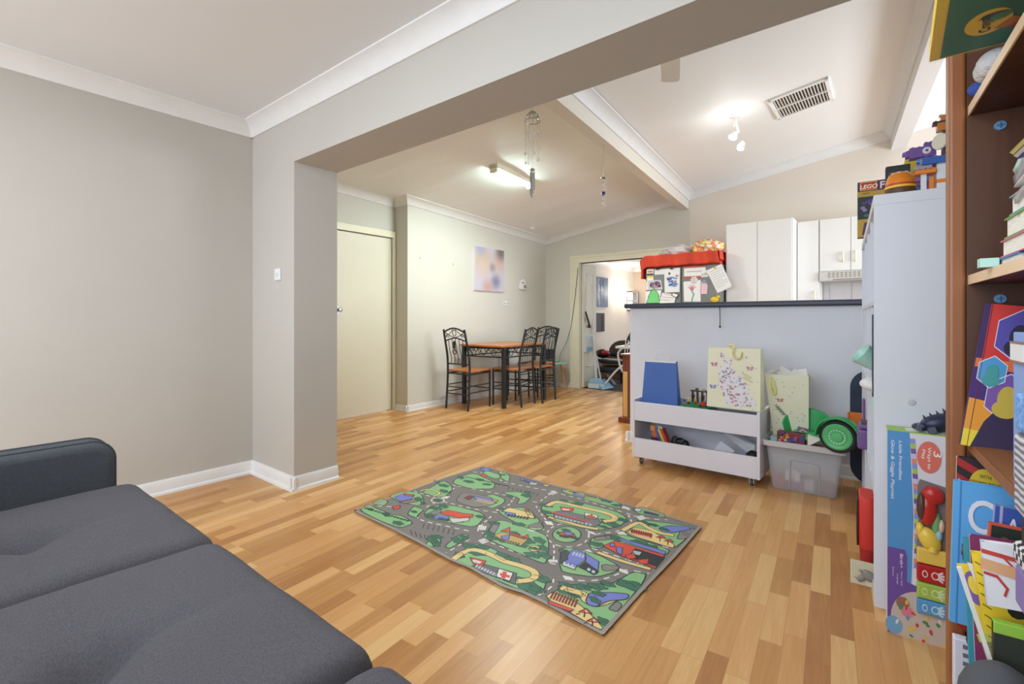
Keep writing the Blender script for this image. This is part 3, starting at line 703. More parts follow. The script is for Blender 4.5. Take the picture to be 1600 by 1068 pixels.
# dark figure ornament hanging on the first chair back
o = MB(BK); o.tube(smoothpts([(-.01, -.262, .80), (-.005, -.252, .74), (-.015, -.245, .68)], 4), [.006] * 8 + [.004], 6); o.ell((-.008, -.262, .775), (.022, .010, .030)); o.ell((-.016, -.255, .735), (.018, .009, .024)); o.use(flat(120, 40, 46)); o.tube(curl((-.012, -.25, .675), .026, 0, 2 * PI, (1, 0, 0), (0, -.2, 1), 16), .006, 6, True)
o = one(o, 'chair_ornament', 'small dark hanging ornament on the back of the near end chair', 'ornament', (-3.965, 4.215, 0), math.radians(2), smooth=50)
# table
tb = thing('dining_table', 'wood topped dining table with square black iron legs and scrolled rails', 'table', (-3.87, 4.80, 0))
m = MB('seat'); m.box(-.34, .33, -.50, .48, .722, .745); m.build('table_top', tb, bevel=0.006, seg=3)
LEG = [(-.31, -.455), (.29, -.405), (.31, .40), (-.31, .40)]
for x, y in LEG: MB(BK).box(x - .022, x + .022, y - .022, y + .022, 0, .722).build('leg', tb, bevel=0.003)
for (xa, ya), (xb, yb_) in ((LEG[0], LEG[1]), (LEG[1], LEG[2]), (LEG[2], LEG[3]), (LEG[3], LEG[0])):
    m = MB(BK); a, b = Vector((xa, ya, 0)), Vector((xb, yb_, 0)); d = (b - a); L = d.length; u = d / L
    m.tube([a + UV * .705, b + UV * .705], .012, 6); m.tube([a + UV * .60, b + UV * .60], .009, 6)
    nn = 2 if L < .7 else 3
    for i in range(nn):
        c = a + d * ((i + .5) / nn)
        m.tube(curl(c + UV * .65, .032, 0, 2 * PI, u, (0, 0, 1), 16), .0045, 6, True)
        for s in (-1, 1): m.tube(smoothpts([c + u * (s * .03) + UV * .65, c + u * (s * .08) + UV * .69, c + u * (s * L / nn * .48) + UV * .615], 5), .0045, 6)
    m.build('scroll_rail', tb, smooth=50)
# mint side table with the black box on it
st = thing('side_table', 'round mint green side table with splayed wooden legs in the corner', 'table', (-3.98, 6.05, 0))
MB(mat('mint lacquer', (160, 214, 196), 0.4)).lathe([(.001, .385), (.205, .385), (.215, .392), (.215, .400), (.205, .405), (.001, .405)], n=36).build('table_top', st, smooth=30)
for k in range(3):
    t = math.radians(20 + 120 * k); MB(wood('beech', (196, 140, 84), (220, 168, 110))).tube([(.12 * math.cos(t), .12 * math.sin(t), .386), (.20 * math.cos(t), .20 * math.sin(t), 0)], [.017, .011], 10).build('leg', st, smooth=50)
sp = thing('speaker', 'black box speaker on the mint side table', 'speaker', (-4.02, 5.98, .405))
MB('blackplastic').box(-.075, .075, -.06, .06, 0, .20).build('body', sp, bevel=.006); MB(mat('speaker cloth', (44, 44, 48), .9, bump=.4, bscale=300)).box(-.066, .066, -.063, -.058, .06, .19).build('grille', sp); MB(emit('indicator', (230, 240, 255), 1.0)).ell((.03, -.062, .035), (.006, .003, .006)).build('indicator_lamp', sp)
m = MB(flat(52, 52, 52)); m.tube(smoothpts([(-3.96, 6.02, .412), (-3.90, 6.10, .42), onY(876, 552, 6.28), onY(884, 537, 6.31), onY(889, 522, 6.325), onY(893, 504, 6.335), onY(897, 475, 6.335), onY(901, 440, 6.335), onY(903, 418, 6.335)], 6), .004, 6)
one(m, 'power_cable', 'thin dark cable running from the speaker up the doorway frame', 'cable', smooth=60)
# power board tangle under the side table
m = MB(flat(225, 222, 215)); m.tube(smoothpts([(-4.28, 5.45, .02), (-4.20, 5.6, .006), (-4.24, 5.75, .006), (-4.15, 5.85, .006), (-4.22, 5.95, .03), (-4.10, 6.05, .006), (-4.0, 6.22, .006)], 8), .005, 6)
one(m, 'extension_lead', 'white lead lying loose along the skirting behind the table', 'cable', smooth=60)
m = MB('trim').box(-.05, .05, -.02, .02, 0, .05); one(m, 'power_adapter', 'pale power adapter on the floor below the side table', 'adapter', (-3.95, 6.30, 0), bevel=.005)
# ---- on the dining wall
cv = thing('canvas_print', 'blurred pastel canvas print of two faces on the dining wall', 'picture', (NX, 4.98, 1.44))
m = MB(flat(236, 232, 236)); m.box(0, .028, -.305, .305, 0, .585); m.build('canvas', cv)
def blur_mat():
    m, t, b = new_mat('blurred photograph'); N, L = t.nodes.new, t.links.new
    tc = N('ShaderNodeTexCoord'); prev = None
    blobs = [((.0, -.16, .42), .17, (208, 184, 152)), ((0, -.13, .30), .15, (220, 196, 184)), ((0, .18, .40), .16, (214, 182, 166)), ((0, .24, .55), .13, (110, 96, 92)), ((0, .12, .13), .11, (120, 122, 156)), ((0, .05, .32), .07, (150, 138, 150)), ((0, -.05, .04), .12, (205, 160, 146)), ((0, -.2, .58), .12, (168, 172, 204))]
    cur = None
    for p, r, c in blobs:
        d = N('ShaderNodeVectorMath'); d.operation = 'DISTANCE'; L(tc.outputs['Object'], d.inputs[0]); d.inputs[1].default_value = p
        mr = N('ShaderNodeMapRange'); mr.interpolation_type = 'SMOOTHSTEP'; L(d.outputs['Value'], mr.inputs[0]); mr.inputs[1].default_value = r * 1.5; mr.inputs[2].default_value = r * .15; mr.inputs[3].default_value = 0; mr.inputs[4].default_value = .85
        mx = N('ShaderNodeMix'); mx.data_type = 'RGBA'; L(mr.outputs[0], mx.inputs['Factor']); mx.inputs['B'].default_value = rgb(*c)
        if cur is None: mx.inputs['A'].default_value = rgb(206, 200, 214)
        else: L(cur, mx.inputs['A'])
        cur = mx.outputs['Result']
    L(cur, b.inputs['Base Color']); setp(b, Roughness=.6); return m
MB(blur_mat()).poly([(.0285, -.304, .002), (.0285, .304, .002), (.0285, .304, .583), (.0285, -.304, .583)]).build('printed_face', cv)
th = thing('wall_thermometer', 'small white arched dial gauge on the dining wall', 'gauge', (NX, 5.745, 1.495))
out = [(-.075, 0), (.075, 0), (.085, .05)] + [(.06 * math.cos(t), .10 + .055 * math.sin(t)) for t in (PI * k / 10 for k in range(11))] + [(-.085, .05)]
MB('trim').slab([(0, y, z) for y, z in out], (.03, 0, 0)).build('case', th, bevel=.006)
MB(flat(150, 142, 130)).lathe([(.028, 0), (.030, .004), (.001, .005)], (.030, .035, .045), 18, rotm('Y', 90)).build('dial', th)
MB(flat(90, 86, 80)).box(.030, .032, -.045, .01, .094, .106).build('maker_badge', th)
pw = thing('power_outlet', 'white double outlet plate on the dining wall above the table', 'outlet', (NX, 5.345, 1.245)); MB('trim').box(0, .010, -.055, .055, 0, .07).build('plate', pw, bevel=.003)
for y in (-.03, .03): MB(flat(170, 168, 160)).box(.010, .012, y - .012, y + .012, .02, .045).build('socket', pw)
lsw = thing('light_switch', 'white light switch plate on the grey wall beside the opening', 'switch', (-3.097, OY, 1.31)); MB('trim').box(-.035, .035, -.011, 0, 0, .075).build('plate', lsw, bevel=.003); MB(flat(215, 212, 212)).box(-.012, .012, -.015, -.010, .025, .05).build('rocker', lsw, bevel=.002)
for (px, py, lab) in ((655, 403, 'small dark hook on the dining wall, near the doorway corner'), (707, 413, 'tiny metal hook on the dining wall, close to the canvas print')):
    p = onX(px, py, NX); m = MB('chrome'); m.tube([(0, 0, .012), (.014, 0, .006), (.016, 0, -.010), (.006, 0, -.014)], .003, 6); one(m, 'wall_hook', lab, 'hook', p)
# ================================================================== light fittings and ceiling things
fc = Vector((-3.10, 3.92, 0)); fz = 2.452 - 0.043 * (3.92 - 3.585) + (ceil_z(-2.05, 3.92) - zdl(3.92)) * 0.44 * (1.23 / 0.93 * 1.0)
q0, q1 = fl(775, 268, 2.505), fl(826, 294, 2.485)
ft = thing('fluorescent_light', 'lit fluorescent batten on the dining ceiling', 'light', ((q0.x + q1.x) / 2, (q0.y + q1.y) / 2, 2.50), math.atan2(q1.y - q0.y, q1.x - q0.x) - PI / 2)
L = (q1 - q0).length + 0.10
MB('cream').box(-.05, .05, -L / 2, L / 2, .025, .095).build('batten', ft, bevel=.004)
MB(emit('tube glow', (222, 255, 246), 42.0)).tube([(0, -L / 2 + .03, .012), (0, L / 2 - .03, .012)], .020, 12).build('tube', ft, smooth=60)
for y in (-L / 2, L / 2 - .03): MB('cream').box(-.04, .04, y, y + .03, -.015, .06).build('end_cap', ft, bevel=.004)
def lamp_light(name, loc, power, size=0.1, col=(1, 1, 1)):
    l = bpy.data.lights.new(name, 'POINT'); l.energy = power; l.shadow_soft_size = size; l.color = col
    o = bpy.data.objects.new(name, l); o.location = loc; COL.objects.link(o); return o
lf = area('fluorescent_lamp', ((q0.x + q1.x) / 2, (q0.y + q1.y) / 2, 2.47), (0, 0, math.atan2(q1.y - q0.y, q1.x - q0.x) - PI / 2), 0.08, L, 20, (.92, 1.0, 0.97))
p = on_ceil(1149, 180)
sl = thing('ceiling_spotlight', 'double headed white spotlight lit on the kitchen ceiling', 'light', p)
MB('trim').lathe([(.001, .03), (.05, .03), (.05, -.012), (.001, -.015)], n=18).build('base', sl, smooth=40)
glow = emit('spot glow', (240, 252, 255), 8.0)
for (px, py) in ((1146, 212), (1158, 229)):
    d = ray(px, py) ; e = EYEV + d * ((p.y - .02) / d.y) - p
    e2 = e * 0.55
    MB('trim').tube([(0, 0, -.01), e2], .010, 8).build('arm', sl, smooth=50)
    h = MB('trim'); dr = Vector((-.25, -.45, -.8)).normalized(); Rm = dr.to_track_quat('Z', 'Y').to_matrix()
    h.lathe([(.012, -.05), (.022, -.04), (.030, 0), (.036, .02), (.030, .02), (.02, 0)], e, 16, Rm); hd = h.build('lamp_head', sl, smooth=40)
    MB(glow).ell(e + dr * .016, (.027, .027, .012), 14, 8, Rm).build('bulb', hd, smooth=60)
lamp_light('kitchen_lamp', p + Vector((0, -.06, -.22)), 1.5, 0.08, (.95, 1.0, 1.0))
# ceiling vent
v = [on_ceil(*q) for q in ((1202, 154), (1298, 118), (1299, 154), (1212, 187))]
vc = sum(v, Vector()) / 4; ux = ((v[1] - v[0]) + (v[2] - v[3])); W_ = ux.length / 2; ux.normalize()
nrm = Vector((0.155 * math.cos(PH), 0.155 * math.sin(PH), -1)).normalized(); uy = nrm.cross(ux).normalized()
H_ = abs(((v[3] - v[0]) + (v[2] - v[1])).dot(uy)) / 2
vt = thing('ceiling_vent', 'white louvred air vent set in the raked kitchen ceiling', 'vent', vc)
mx = Matrix((ux, uy, nrm)).transposed().to_4x4()
w, h = W_ / 2, H_ / 2; m = MB('ceiling_rear').at(mx)
for a in ((-w, w, -h, -h + .03), (-w, w, h - .03, h), (-w, -w + .03, -h, h), (w - .03, w, -h, h), (-w, w, -.008, .008)): m.box(a[0], a[1], a[2], a[3], 0, .018)
m.build('frame', vt, bevel=.003)
MB(flat(36, 32, 30)).at(mx).box(-w + .02, w - .02, -h + .02, h - .02, .001, .003).build('duct_opening', vt)
m = MB(mat('beige louvre', (206, 194, 180), .5)).at(mx); n = 17
for j in (-1, 1):
    for i in range(n):
        x = -w + .04 + (2 * w - .08) * i / (n - 1); y0, y1 = (-h + .03, -.008) if j < 0 else (.008, h - .03)
        m.bx((x, (y0 + y1) / 2, .010), (.012, y1 - y0, .002), rotm('Y', 50))
m.build('louvre', vt)
# ceiling fan: only one blade tip shows below the header
fx, fy = -.90, 2.49; fzc = ceil_z(fx, fy)
fan = thing('ceiling_fan', 'white ceiling fan mostly hidden above the header, one blade tip showing', 'fan', (fx, fy, 2.58))
m = MB('ceiling_rear'); m.lathe([(.001, fzc - 2.58), (.06, fzc - 2.58), (.05, fzc - 2.64), (.012, fzc - 2.65), (.012, .08), (.001, .08)], n=16); m.build('downrod', fan, smooth=40)
MB('ceiling_rear').lathe([(.001, .09), (.09, .08), (.11, .04), (.10, -.01), (.05, -.03), (.001, -.03)], n=20).build('motor', fan, smooth=40)
for k in range(3):
    a = math.radians(110 + 120 * k); u = Vector((math.cos(a), math.sin(a), 0)); w_ = Vector((-math.sin(a), math.cos(a), 0.12))
    pts = [u * .12 - w_ * .03, u * .22 - w_ * .055, u * .58 - w_ * .06, u * .615 - w_ * .045, u * .62 + w_ * .04, u * .60 + w_ * .058, u * .22 + w_ * .055, u * .12 + w_ * .03]
    MB(mat('blade beige', (244, 242, 238), .5)).slab([q + UV * .01 for q in pts], (0, 0, .008)).build('blade', fan, bevel=.003)
# wind chime
cp = EYEV + ray(832, 185) * 3.5
ch = thing('wind_chime', 'silver wind chime with crystal drops and tubes on the dining ceiling', 'wind chime', cp)
zt = ceil_z(cp.x, cp.y) - cp.z
m = MB('chrome')
for k in range(9):
    a = 2 * PI * k / 9; m.tube(smoothpts([(0, 0, .05), (.03 * math.cos(a), .03 * math.sin(a), .035), (.056 * math.cos(a), .056 * math.sin(a), -.02)], 4), .0028, 6)
for r, z in ((.056, -.02), (.042, .02), (.02, .046)): m.tube([(r * math.cos(2 * PI * k / 20), r * math.sin(2 * PI * k / 20), z) for k in range(20)], .0032, 6, True)
m.build('filigree_dome', ch, smooth=60)
m = MB(flat(215, 215, 210)); m.tube([(0, 0, .05), (0, 0, zt)], .0015, 5); m.tube([(0, 0, .04), (0, 0, -.80)], .0012, 5)
for k in range(9):
    a = 2 * PI * k / 9; m.tube([(.054 * math.cos(a), .054 * math.sin(a), -.02), (.054 * math.cos(a), .054 * math.sin(a), -.02 - [.28, .20, .26, .18, .28, .22, .3, .16, .24][k])], .0012, 5)
m.build('thread', ch)
cr = M['glassy']
for k in range(9):
    a = 2 * PI * k / 9; x, y = .054 * math.cos(a), .054 * math.sin(a)
    for z in ([-.11, -.31], [-.12, -.23], [-.10, -.29], [-.15, -.21], [-.11, -.31], [-.14, -.25], [-.12, -.33], [-.13, -.19], [-.10, -.27])[k]:
        MB(cr).lathe([(.001, -.014), (.009, -.004), (.008, .004), (.001, .014)], (x, y, z), 8).build('crystal_drop', ch)
MB(cr).lathe([(.001, -.014), (.014, -.004), (.012, .006), (.001, .014)], (0, 0, -.80), 8).build('crystal_drop', ch)
MB('chrome').lathe([(.001, -.375), (.018, -.38), (.018, -.37), (.001, -.36)], n=14).build('chime_disc', ch, smooth=40)
for k in range(4):
    a = PI / 2 * k + .3; MB('chrome').tube([(.014 * math.cos(a), .014 * math.sin(a), -.39), (.014 * math.cos(a), .014 * math.sin(a), -.52 - .02 * k)], .005, 8).build('chime_tube', ch, smooth=60)
sp_ = fl(943, 226, 2.488)
mo = thing('spiral_mobile', 'clear spiral mobile with a blue bead hanging from the beam', 'mobile', sp_)
m = MB('chrome'); m.tube([(0, 0, 0), (0, 0, -.27)], .0016, 5); m.tube(curl((0, 0, 0.004), .006, 0, 5, (1, 0, 0), (0, 0, 1)), .0015, 5); m.build('thread', mo)
m = MB(cr); m.tube([(.020 * math.cos(t) * (1 - .3 * t / 40), .020 * math.sin(t) * (1 - .3 * t / 40), -.27 - .006 * t) for t in (i * .3 for i in range(140))], .0022, 6); m.build('spiral', mo, smooth=60)
m = MB('chrome'); m.lathe([(.001, -.262), (.022, -.266), (.022, -.276), (.001, -.28)], n=14); m.build('cap', mo, smooth=40)
MB(mat('blue glass', (40, 42, 110), .1)).ell((0, 0, -.40), (.016, .016, .018)).build('bead', mo, smooth=60)

# ================================================================== kitchen beyond the bar
def cabinet(name, label, x0, x1, y0, y1, z0, z1, doors, handles, grp=None):
    t = thing(name, label, 'cabinet', ((x0 + x1) / 2, y1 - .022, z0), 0, grp)
    y0 += .022; cx = (x0 + x1) / 2; MB('white').box(x0 - cx, x1 - cx, y0 - y1 + .02, 0, 0, z1 - z0).build('body', t)
    for (a, b), hs in zip(doors, handles):
        d = MB('white').box(a - cx + .002, b - cx - .002, y0 - y1, y0 - y1 + .018, .003, z1 - z0 - .003).build('door', t, bevel=.003)
        if hs:
            hx, hz = hs[0] - cx, hs[1] - z0
            k = MB('cream').tube(smoothpts([(hx, y0 - y1 + .002, hz - .05), (hx, y0 - y1 - .022, hz - .035), (hx, y0 - y1 - .026, hz), (hx, y0 - y1 - .022, hz + .035), (hx, y0 - y1 + .002, hz + .05)], 4), .010, 8).build('handle', d, smooth=60)
    return t
cabinet('pantry_cupboard', 'tall white two door pantry cupboard beside the fridge', -1.455, -.790, 5.75, BY, 0.0, 2.12, [(-1.445, -1.13), (-1.13, -.80)], [None, None])
cabinet('wall_cupboard', 'narrow white wall cupboard with a low handle, right beside the tall pantry', -.788, -.584, 6.0, BY, 1.10, 2.108, [(-.785, -.588)], [(-.622, 1.30)])
cabinet('wall_cupboard', 'white wall cupboard with two handled doors above the rangehood', -.582, .15, 6.0, BY, 1.555, 2.108, [(-.58, -.31), (-.31, .14)], [(-.375, 1.70), (-.27, 1.70)])
rh = thing('rangehood', 'pale slide-out rangehood with perforated front under the wall cupboard', 'rangehood', (-.22, BY, 1.455))
MB(mat('hood enamel', (206, 204, 196), .4)).box(-.36, .36, -.40, 0, 0, .098).build('body', rh, bevel=.004)
m = MB(flat(150, 144, 136))
for i in range(14):
    for j in range(3): m.box(-.28 + i * .036, -.28 + i * .036 + .018, -.404, -.398, .034 + j * .020, .034 + j * .020 + .012)
m.build('perforated_grille', rh)
MB(flat(120, 112, 104)).box(-.24, .35, -.404, -.39, .008, .016).build('slot', rh)
struct(MB(mat('splash tile', (206, 198, 196), .35)).box(-.58, 1.2, BY - .012, BY, .9, 1.46).build('trim_17'))
m = MB(flat(150, 144, 142))
for i in range(9): m.box(-.52 + i * .2, -.517 + i * .2, BY - .0135, BY - .012, .9, 1.46)
struct(m.build('trim_18'))
kb = thing('base_cabinet', 'run of white kitchen base cabinets under the rangehood wall', 'cabinet', (.2, BY - .032, 0)); MB('white').box(-.98, 1.0, -.60, -.0, 0, .86).build('body', kb); MB('countertop').box(-.98, 1.0, -.62, -.0, .86, .90).build('worktop', kb, bevel=.006)
# fridge
fr = thing('refrigerator', 'grey two door fridge covered in papers behind the bar', 'fridge', (-1.90, BY - .05, 0))
gm = mat('fridge grey', (128, 128, 126), .4, .3)
MB(gm).box(-.43, .43, -.66, 0, .02, 1.672).build('body', fr, bevel=.01)
for a, b in ((-.43, -.003), (.003, .43)):
    d = MB(gm).box(a, b, -.725, -.665, .06, 1.668).build('door', fr, bevel=.008)
    hx = -.03 if a < 0 else .03
    MB(flat(70, 70, 70)).box(hx - .010, hx + .010, -.745, -.725, .6, 1.25).build('handle', d, bevel=.003)
FY = BY - .05 - .7265
def fp(px, py): q = onY(px, py, FY); return (q.x, q.z)
def sheet(pts, draw, label, name='fridge_note', cat='paper', base=(240, 238, 236), lift=0.0, group=None):
    P = [fp(*q) for q in pts]; m = MB(flat(*base)); y = FY - lift
    m.slab([(x, y, z) for x, z in P], (0, -.0015, 0)); cx, cz_ = P[0]
    m.plane((0, y - .0016, 0), (1, 0, 0), (0, 0, 1), .0003)
    if draw: draw(m, P)
    return one(m, name, label, cat)
def lines(col, n, a=.1, b=.9):
    def f(m, P):
        p0, p1, p2, p3 = [Vector(q) for q in P[:4]]
        for i in range(n):
            t = .12 + .8 * i / n; l, r = p0.lerp(p3, t), p1.lerp(p2, t); m.pl([l.lerp(r, a), l.lerp(r, b - (.25 if i % 3 == 2 else 0))], .004, col)
    return f
def blob(cols, n=16, r=.014):
    def f(m, P):
        p0, p1, p2, p3 = [Vector(q) for q in P[:4]]; rnd = random.Random(n)
        for i in range(n):
            u, v = rnd.uniform(.18, .82), rnd.uniform(.25, .75); q = p0.lerp(p1, u).lerp(p3.lerp(p2, u), v); m.pe(q[0], q[1], r * rnd.uniform(.6, 1.4), r * rnd.uniform(.4, 1), cols[i % len(cols)], 1 + i * .2)
    return f
sheet([(1011, 421), (1021, 420), (1021, 447), (1011, 448)], lambda m, P: (m.pr(P[0][0], P[0][1] - .075, P[1][0], P[0][1] - .05, (60, 70, 70)), m.pr(P[0][0], P[0][1] - .1, P[1][0], P[0][1] - .078, (226, 210, 60)), m.pr(P[0][0] + .01, P[0][1] - .04, P[1][0] - .01, P[0][1] - .015, (230, 120, 90))), 'narrow leaflet with dark and yellow bands, top left on the fridge')
sheet([(1010, 440), (1033, 438), (1033, 452), (1010, 453)], blob([(222, 196, 178), (206, 168, 150), (240, 220, 205)], 10), 'small peach toned photo on the left fridge door', 'fridge_photo', 'photo', lift=.002)
sheet([(1023, 421), (1046, 420), (1046, 428), (1023, 429)], lambda m, P: m.pr(P[1][0] - .05, P[2][1], P[1][0] - .02, P[1][1], (170, 210, 90)), 'small white card with a lime stripe near the fridge top', lift=.002)
sheet([(1012, 438), (1033, 437), (1036, 452), (1013, 453)], blob([(98, 62, 110), (150, 90, 120), (60, 50, 70), (180, 150, 170)], 22, .02), 'violet toned photo on the left fridge door above the green tree card', 'fridge_photo', 'photo', (206, 204, 206), lift=.004)
sheet([(1038, 421), (1063, 418), (1062, 456), (1039, 457)], blob([(70, 130, 200), (110, 160, 210), (160, 90, 110), (190, 150, 170), (60, 80, 130)], 34, .016), "white child's drawing scribbled in blue and red on the left fridge door", 'child_drawing', 'drawing', lift=.006)
sheet([(1040, 420), (1053, 419), (1052, 432), (1040, 433)], lambda m, P: m.pe((P[0][0] + P[1][0]) / 2, (P[0][1] + P[2][1]) / 2 - .01, .012, .016, (60, 60, 64)), 'small white note with one dark symbol clipped over the scribbled drawing', lift=.009)
def tree(m, P):
    x = (P[0][0] + P[1][0]) / 2 + .005; z = P[2][1]
    pts = [(x - .095, z), (x - .06, z + .075), (x - .07, z + .075), (x - .035, z + .14), (x, z + .175), (x + .04, z + .13), (x + .07, z + .075), (x + .055, z + .075), (x + .085, z)]
    m.pp(pts, (120, 214, 126), 1); m.pl(pts, .006, (40, 60, 40), 2, True)
sheet([(1009, 455), (1034, 453), (1031, 473), (1009, 475)], tree, 'white card with a big green tree cut-out just above the bar top', 'tree_card', 'card', lift=.008)
sheet([(1035, 457), (1057, 460), (1054, 474), (1031, 474)], lines((190, 80, 90), 3), 'white form with red ruled lines at the bottom of the left fridge door', lift=.010)
sheet([(1052, 457), (1061, 460), (1057, 465), (1050, 461)], lambda m, P: m.pl([P[0], P[1], P[2], P[3]], .008, (50, 50, 56), 1, True), 'tiny black and white photo strip tilted at the seam of the fridge doors', 'fridge_photo', 'photo', lift=.012)
sheet([(1069, 418), (1102, 416), (1104, 427), (1096, 432), (1069, 433)], lambda m, P: (m.pl([P[0], P[1]], .016, (206, 96, 76)), m.pl([P[4], P[3]], .02, (206, 92, 70)), m.pl([(P[0][0] + .03, P[0][1] - .05), (P[1][0] - .04, P[1][1] - .05)], .01, (170, 180, 190))), 'wide white paper with red torn edges at the top of the right fridge door', lift=.002)
def flower(m, P):
    x = (P[0][0] + P[1][0]) / 2; z = (P[0][1] + P[2][1]) / 2
    for k in range(5):
        a = PI * (k + .5) / 5; m.pl([(x, z + .03), (x + .045 * math.cos(a), z + .035 + .045 * math.sin(a))], .008, (206, 90, 130), 1)
    m.pe(x, z + .03, .022, .02, (214, 120, 150), 2)
    m.pl([(x, z + .01), (x + .02, z - .03), (x + .005, z - .075), (x, z - .11)], .018, (130, 184, 150), 1)
sheet([(1068, 440), (1095, 437), (1095, 471), (1069, 471)], flower, "child's drawing of a pink flower on a green stem, right fridge door", 'child_drawing', 'drawing', lift=.004)
sheet([(1096, 440), (1102, 437), (1106, 446), (1105, 459), (1095, 459)], lambda m, P: (m.pe(P[1][0] - .01, P[1][1] - .02, .025, .02, (130, 150, 180)), m.pl([P[0], P[4]], .01, (220, 150, 160))), 'pink cut-out doll with blue hair on the right fridge door', 'paper_doll', 'cut-out', (238, 196, 204), lift=.004)
m = MB(mat('magnet white', (226, 218, 214), .5)); q = onY(1085, 437, FY)
for k in range(6): m.ell(q + Vector((.028 * math.cos(k * PI / 3), -.012, .026 * math.sin(k * PI / 3))), (.016, .008, .016), 10, 6)
m.ell(q + Vector((0, -.012, 0)), (.015, .010, .015)); one(m, 'flower_magnet', 'white flower magnet holding the pink flower drawing', 'magnet', smooth=60)
sheet([(1104, 423), (1127, 414), (1143, 449), (1121, 458)], None, 'tilted white letter partly behind another on the right fridge door', lift=.004, base=(228, 226, 228))
sheet([(1105, 422), (1128, 412), (1144, 447), (1122, 457)], lines((176, 172, 184), 9), 'big tilted typed letter pinned across the right edge of the fridge', lift=.010)
sheet([(1096, 424), (1105, 422), (1107, 432), (1096, 433)], blob([(220, 206, 204), (196, 170, 168)], 6), 'tiny pale photo tucked beside the tilted letter', 'fridge_photo', 'photo', lift=.003)
q = onY(1117, 467, FY); m = MB(mat('yellow magnet', (232, 192, 40), .45)); m.ell(q + Vector((0, -.015, -.005)), (.045, .012, .032)); m.ell(q + Vector((.038, -.015, .025)), (.018, .012, .018)); one(m, 'yellow_magnet', 'yellow blob shaped magnet low on the right fridge door', 'magnet', smooth=60)
q = onY(1118, 418, FY); m = MB(mat('gold magnet', (222, 190, 70), .45)); m.ell(q + Vector((0, -.015, 0)), (.016, .010, .014)); one(m, 'round_magnet', 'small golden magnet at the top of the tilted letter', 'magnet', smooth=60)
for (px, py, lab) in ((1028, 420, 'small black bulldog clip at the fridge top above the lime striped card'), (1050, 419, 'small black bulldog clip holding the scribbled drawing')):
    q = onY(px, py, FY); m = MB('blackplastic'); m.slab([(-.018, 0, -.012), (.018, 0, -.012), (.010, 0, .010), (-.010, 0, .010)], (0, -.012, 0)); m.tube(curl((0, -.006, .014), .008, 0, PI, (1, 0, 0), (0, 0, 1), 8), .002, 5); one(m, 'bulldog_clip', lab, 'clip', q + Vector((0, -.012, 0)))
# red cloth and bags on the fridge
def clothf(u, v):
    x = -2.37 + .905 * u; d = v * .84; y = FY - .04; z = 1.815
    if d < .135: yy, zz = y, z - .135 + d
    else: yy, zz = y + (d - .135), z
    w = .010 * math.sin(23 * u) + .006 * math.sin(51 * u + 3 * v)
    sag = -.05 * max(0, 1 - u / .10) ** 2 * 1.0
    return (x - .02 * math.sin(9 * v), yy + w, zz + .4 * w + sag)
m = MB(mat('red cloth', (214, 70, 44), .8, vary=.1, scale=8)); m.grid(clothf, 60, 30)
for s, x in ((-1, -2.365), (1, -1.478)):
    m.grid(lambda u, v: (x + s * (.004 + .008 * v) + .012 * math.sin(14 * u), FY - .03 + .66 * u, 1.815 - (.22 if s < 0 else .10) * v + (-.05 if s < 0 else 0)), 20, 6)
m.box(-2.33, -1.49, FY + .06, FY + .60, 1.6745, 1.80)
one(m, 'red_cloth', 'red cloth draped over a tray on top of the fridge', 'cloth', smooth=60, solid=.004)
def crumple(c, r, seed, mtl, amp=.22):
    rnd = random.Random(seed); ph = [rnd.uniform(0, 6) for _ in range(6)]
    def f(u, v):
        t, q = 2 * PI * u, PI * v
        k = 1 + amp * (math.sin(5 * t + ph[0] + 3 * q) * .5 + math.sin(9 * q + ph[1] + 2 * t) * .4 + math.sin(13 * t + ph[2]) * .25)
        return (c[0] + r[0] * k * math.sin(q) * math.cos(t), c[1] + r[1] * k * math.sin(q) * math.sin(t), max(c[2] - r[2] * .55, c[2] - r[2] * k * math.cos(q)))
    return MB(mtl).grid(f, 40, 24)
c = onY(1062, 392, FY + .15); one(crumple((c.x, c.y, 1.86), (.13, .10, .075), 3, clear('white bag plastic', (238, 228, 228), .85, .3)), 'plastic_bag', 'crumpled white plastic bag on the red cloth over the fridge', 'bag', smooth=60)
c = onY(1043, 398, FY + .12); one(crumple((c.x, c.y, 1.845), (.08, .07, .04), 5, clear('clear bag plastic', (228, 222, 216), .7, .2), .3), 'plastic_bag', 'small crinkled clear bag on the red cloth, fridge left side', 'bag', smooth=60)
cm = mat('candy wrapping', (240, 214, 180), .4); n_, t_, b_ = None, cm.node_tree, cm.node_tree.nodes['Principled BSDF']
vo = t_.nodes.new('ShaderNodeTexVoronoi'); vo.inputs['Scale'].default_value = 34; tc_ = t_.nodes.new('ShaderNodeTexCoord'); t_.links.new(tc_.outputs['Object'], vo.inputs['Vector'])
rp = t_.nodes.new('ShaderNodeValToRGB'); rp.color_ramp.interpolation = 'CONSTANT'
for i, (pos, cc) in enumerate(((0, (240, 150, 70)), (.22, (246, 226, 120)), (.4, (246, 236, 226)), (.55, (170, 210, 120)), (.7, (236, 130, 120)), (.85, (250, 240, 235)))):
    e = rp.color_ramp.elements[0] if i == 0 else rp.color_ramp.elements.new(pos); e.position = pos; e.color = rgb(*cc)
sx_ = t_.nodes.new('ShaderNodeSeparateColor'); t_.links.new(vo.outputs['Color'], sx_.inputs[0]); t_.links.new(sx_.outputs[0], rp.inputs[0]); t_.links.new(rp.outputs[0], b_.inputs['Base Color'])
c = onY(1105, 385, FY + .15); one(crumple((c.x, c.y, 1.875), (.17, .11, .09), 9, cm, .2), 'candy_bag', 'clear bag of bright multicoloured wrapped sweets on top of the fridge', 'bag', smooth=60)
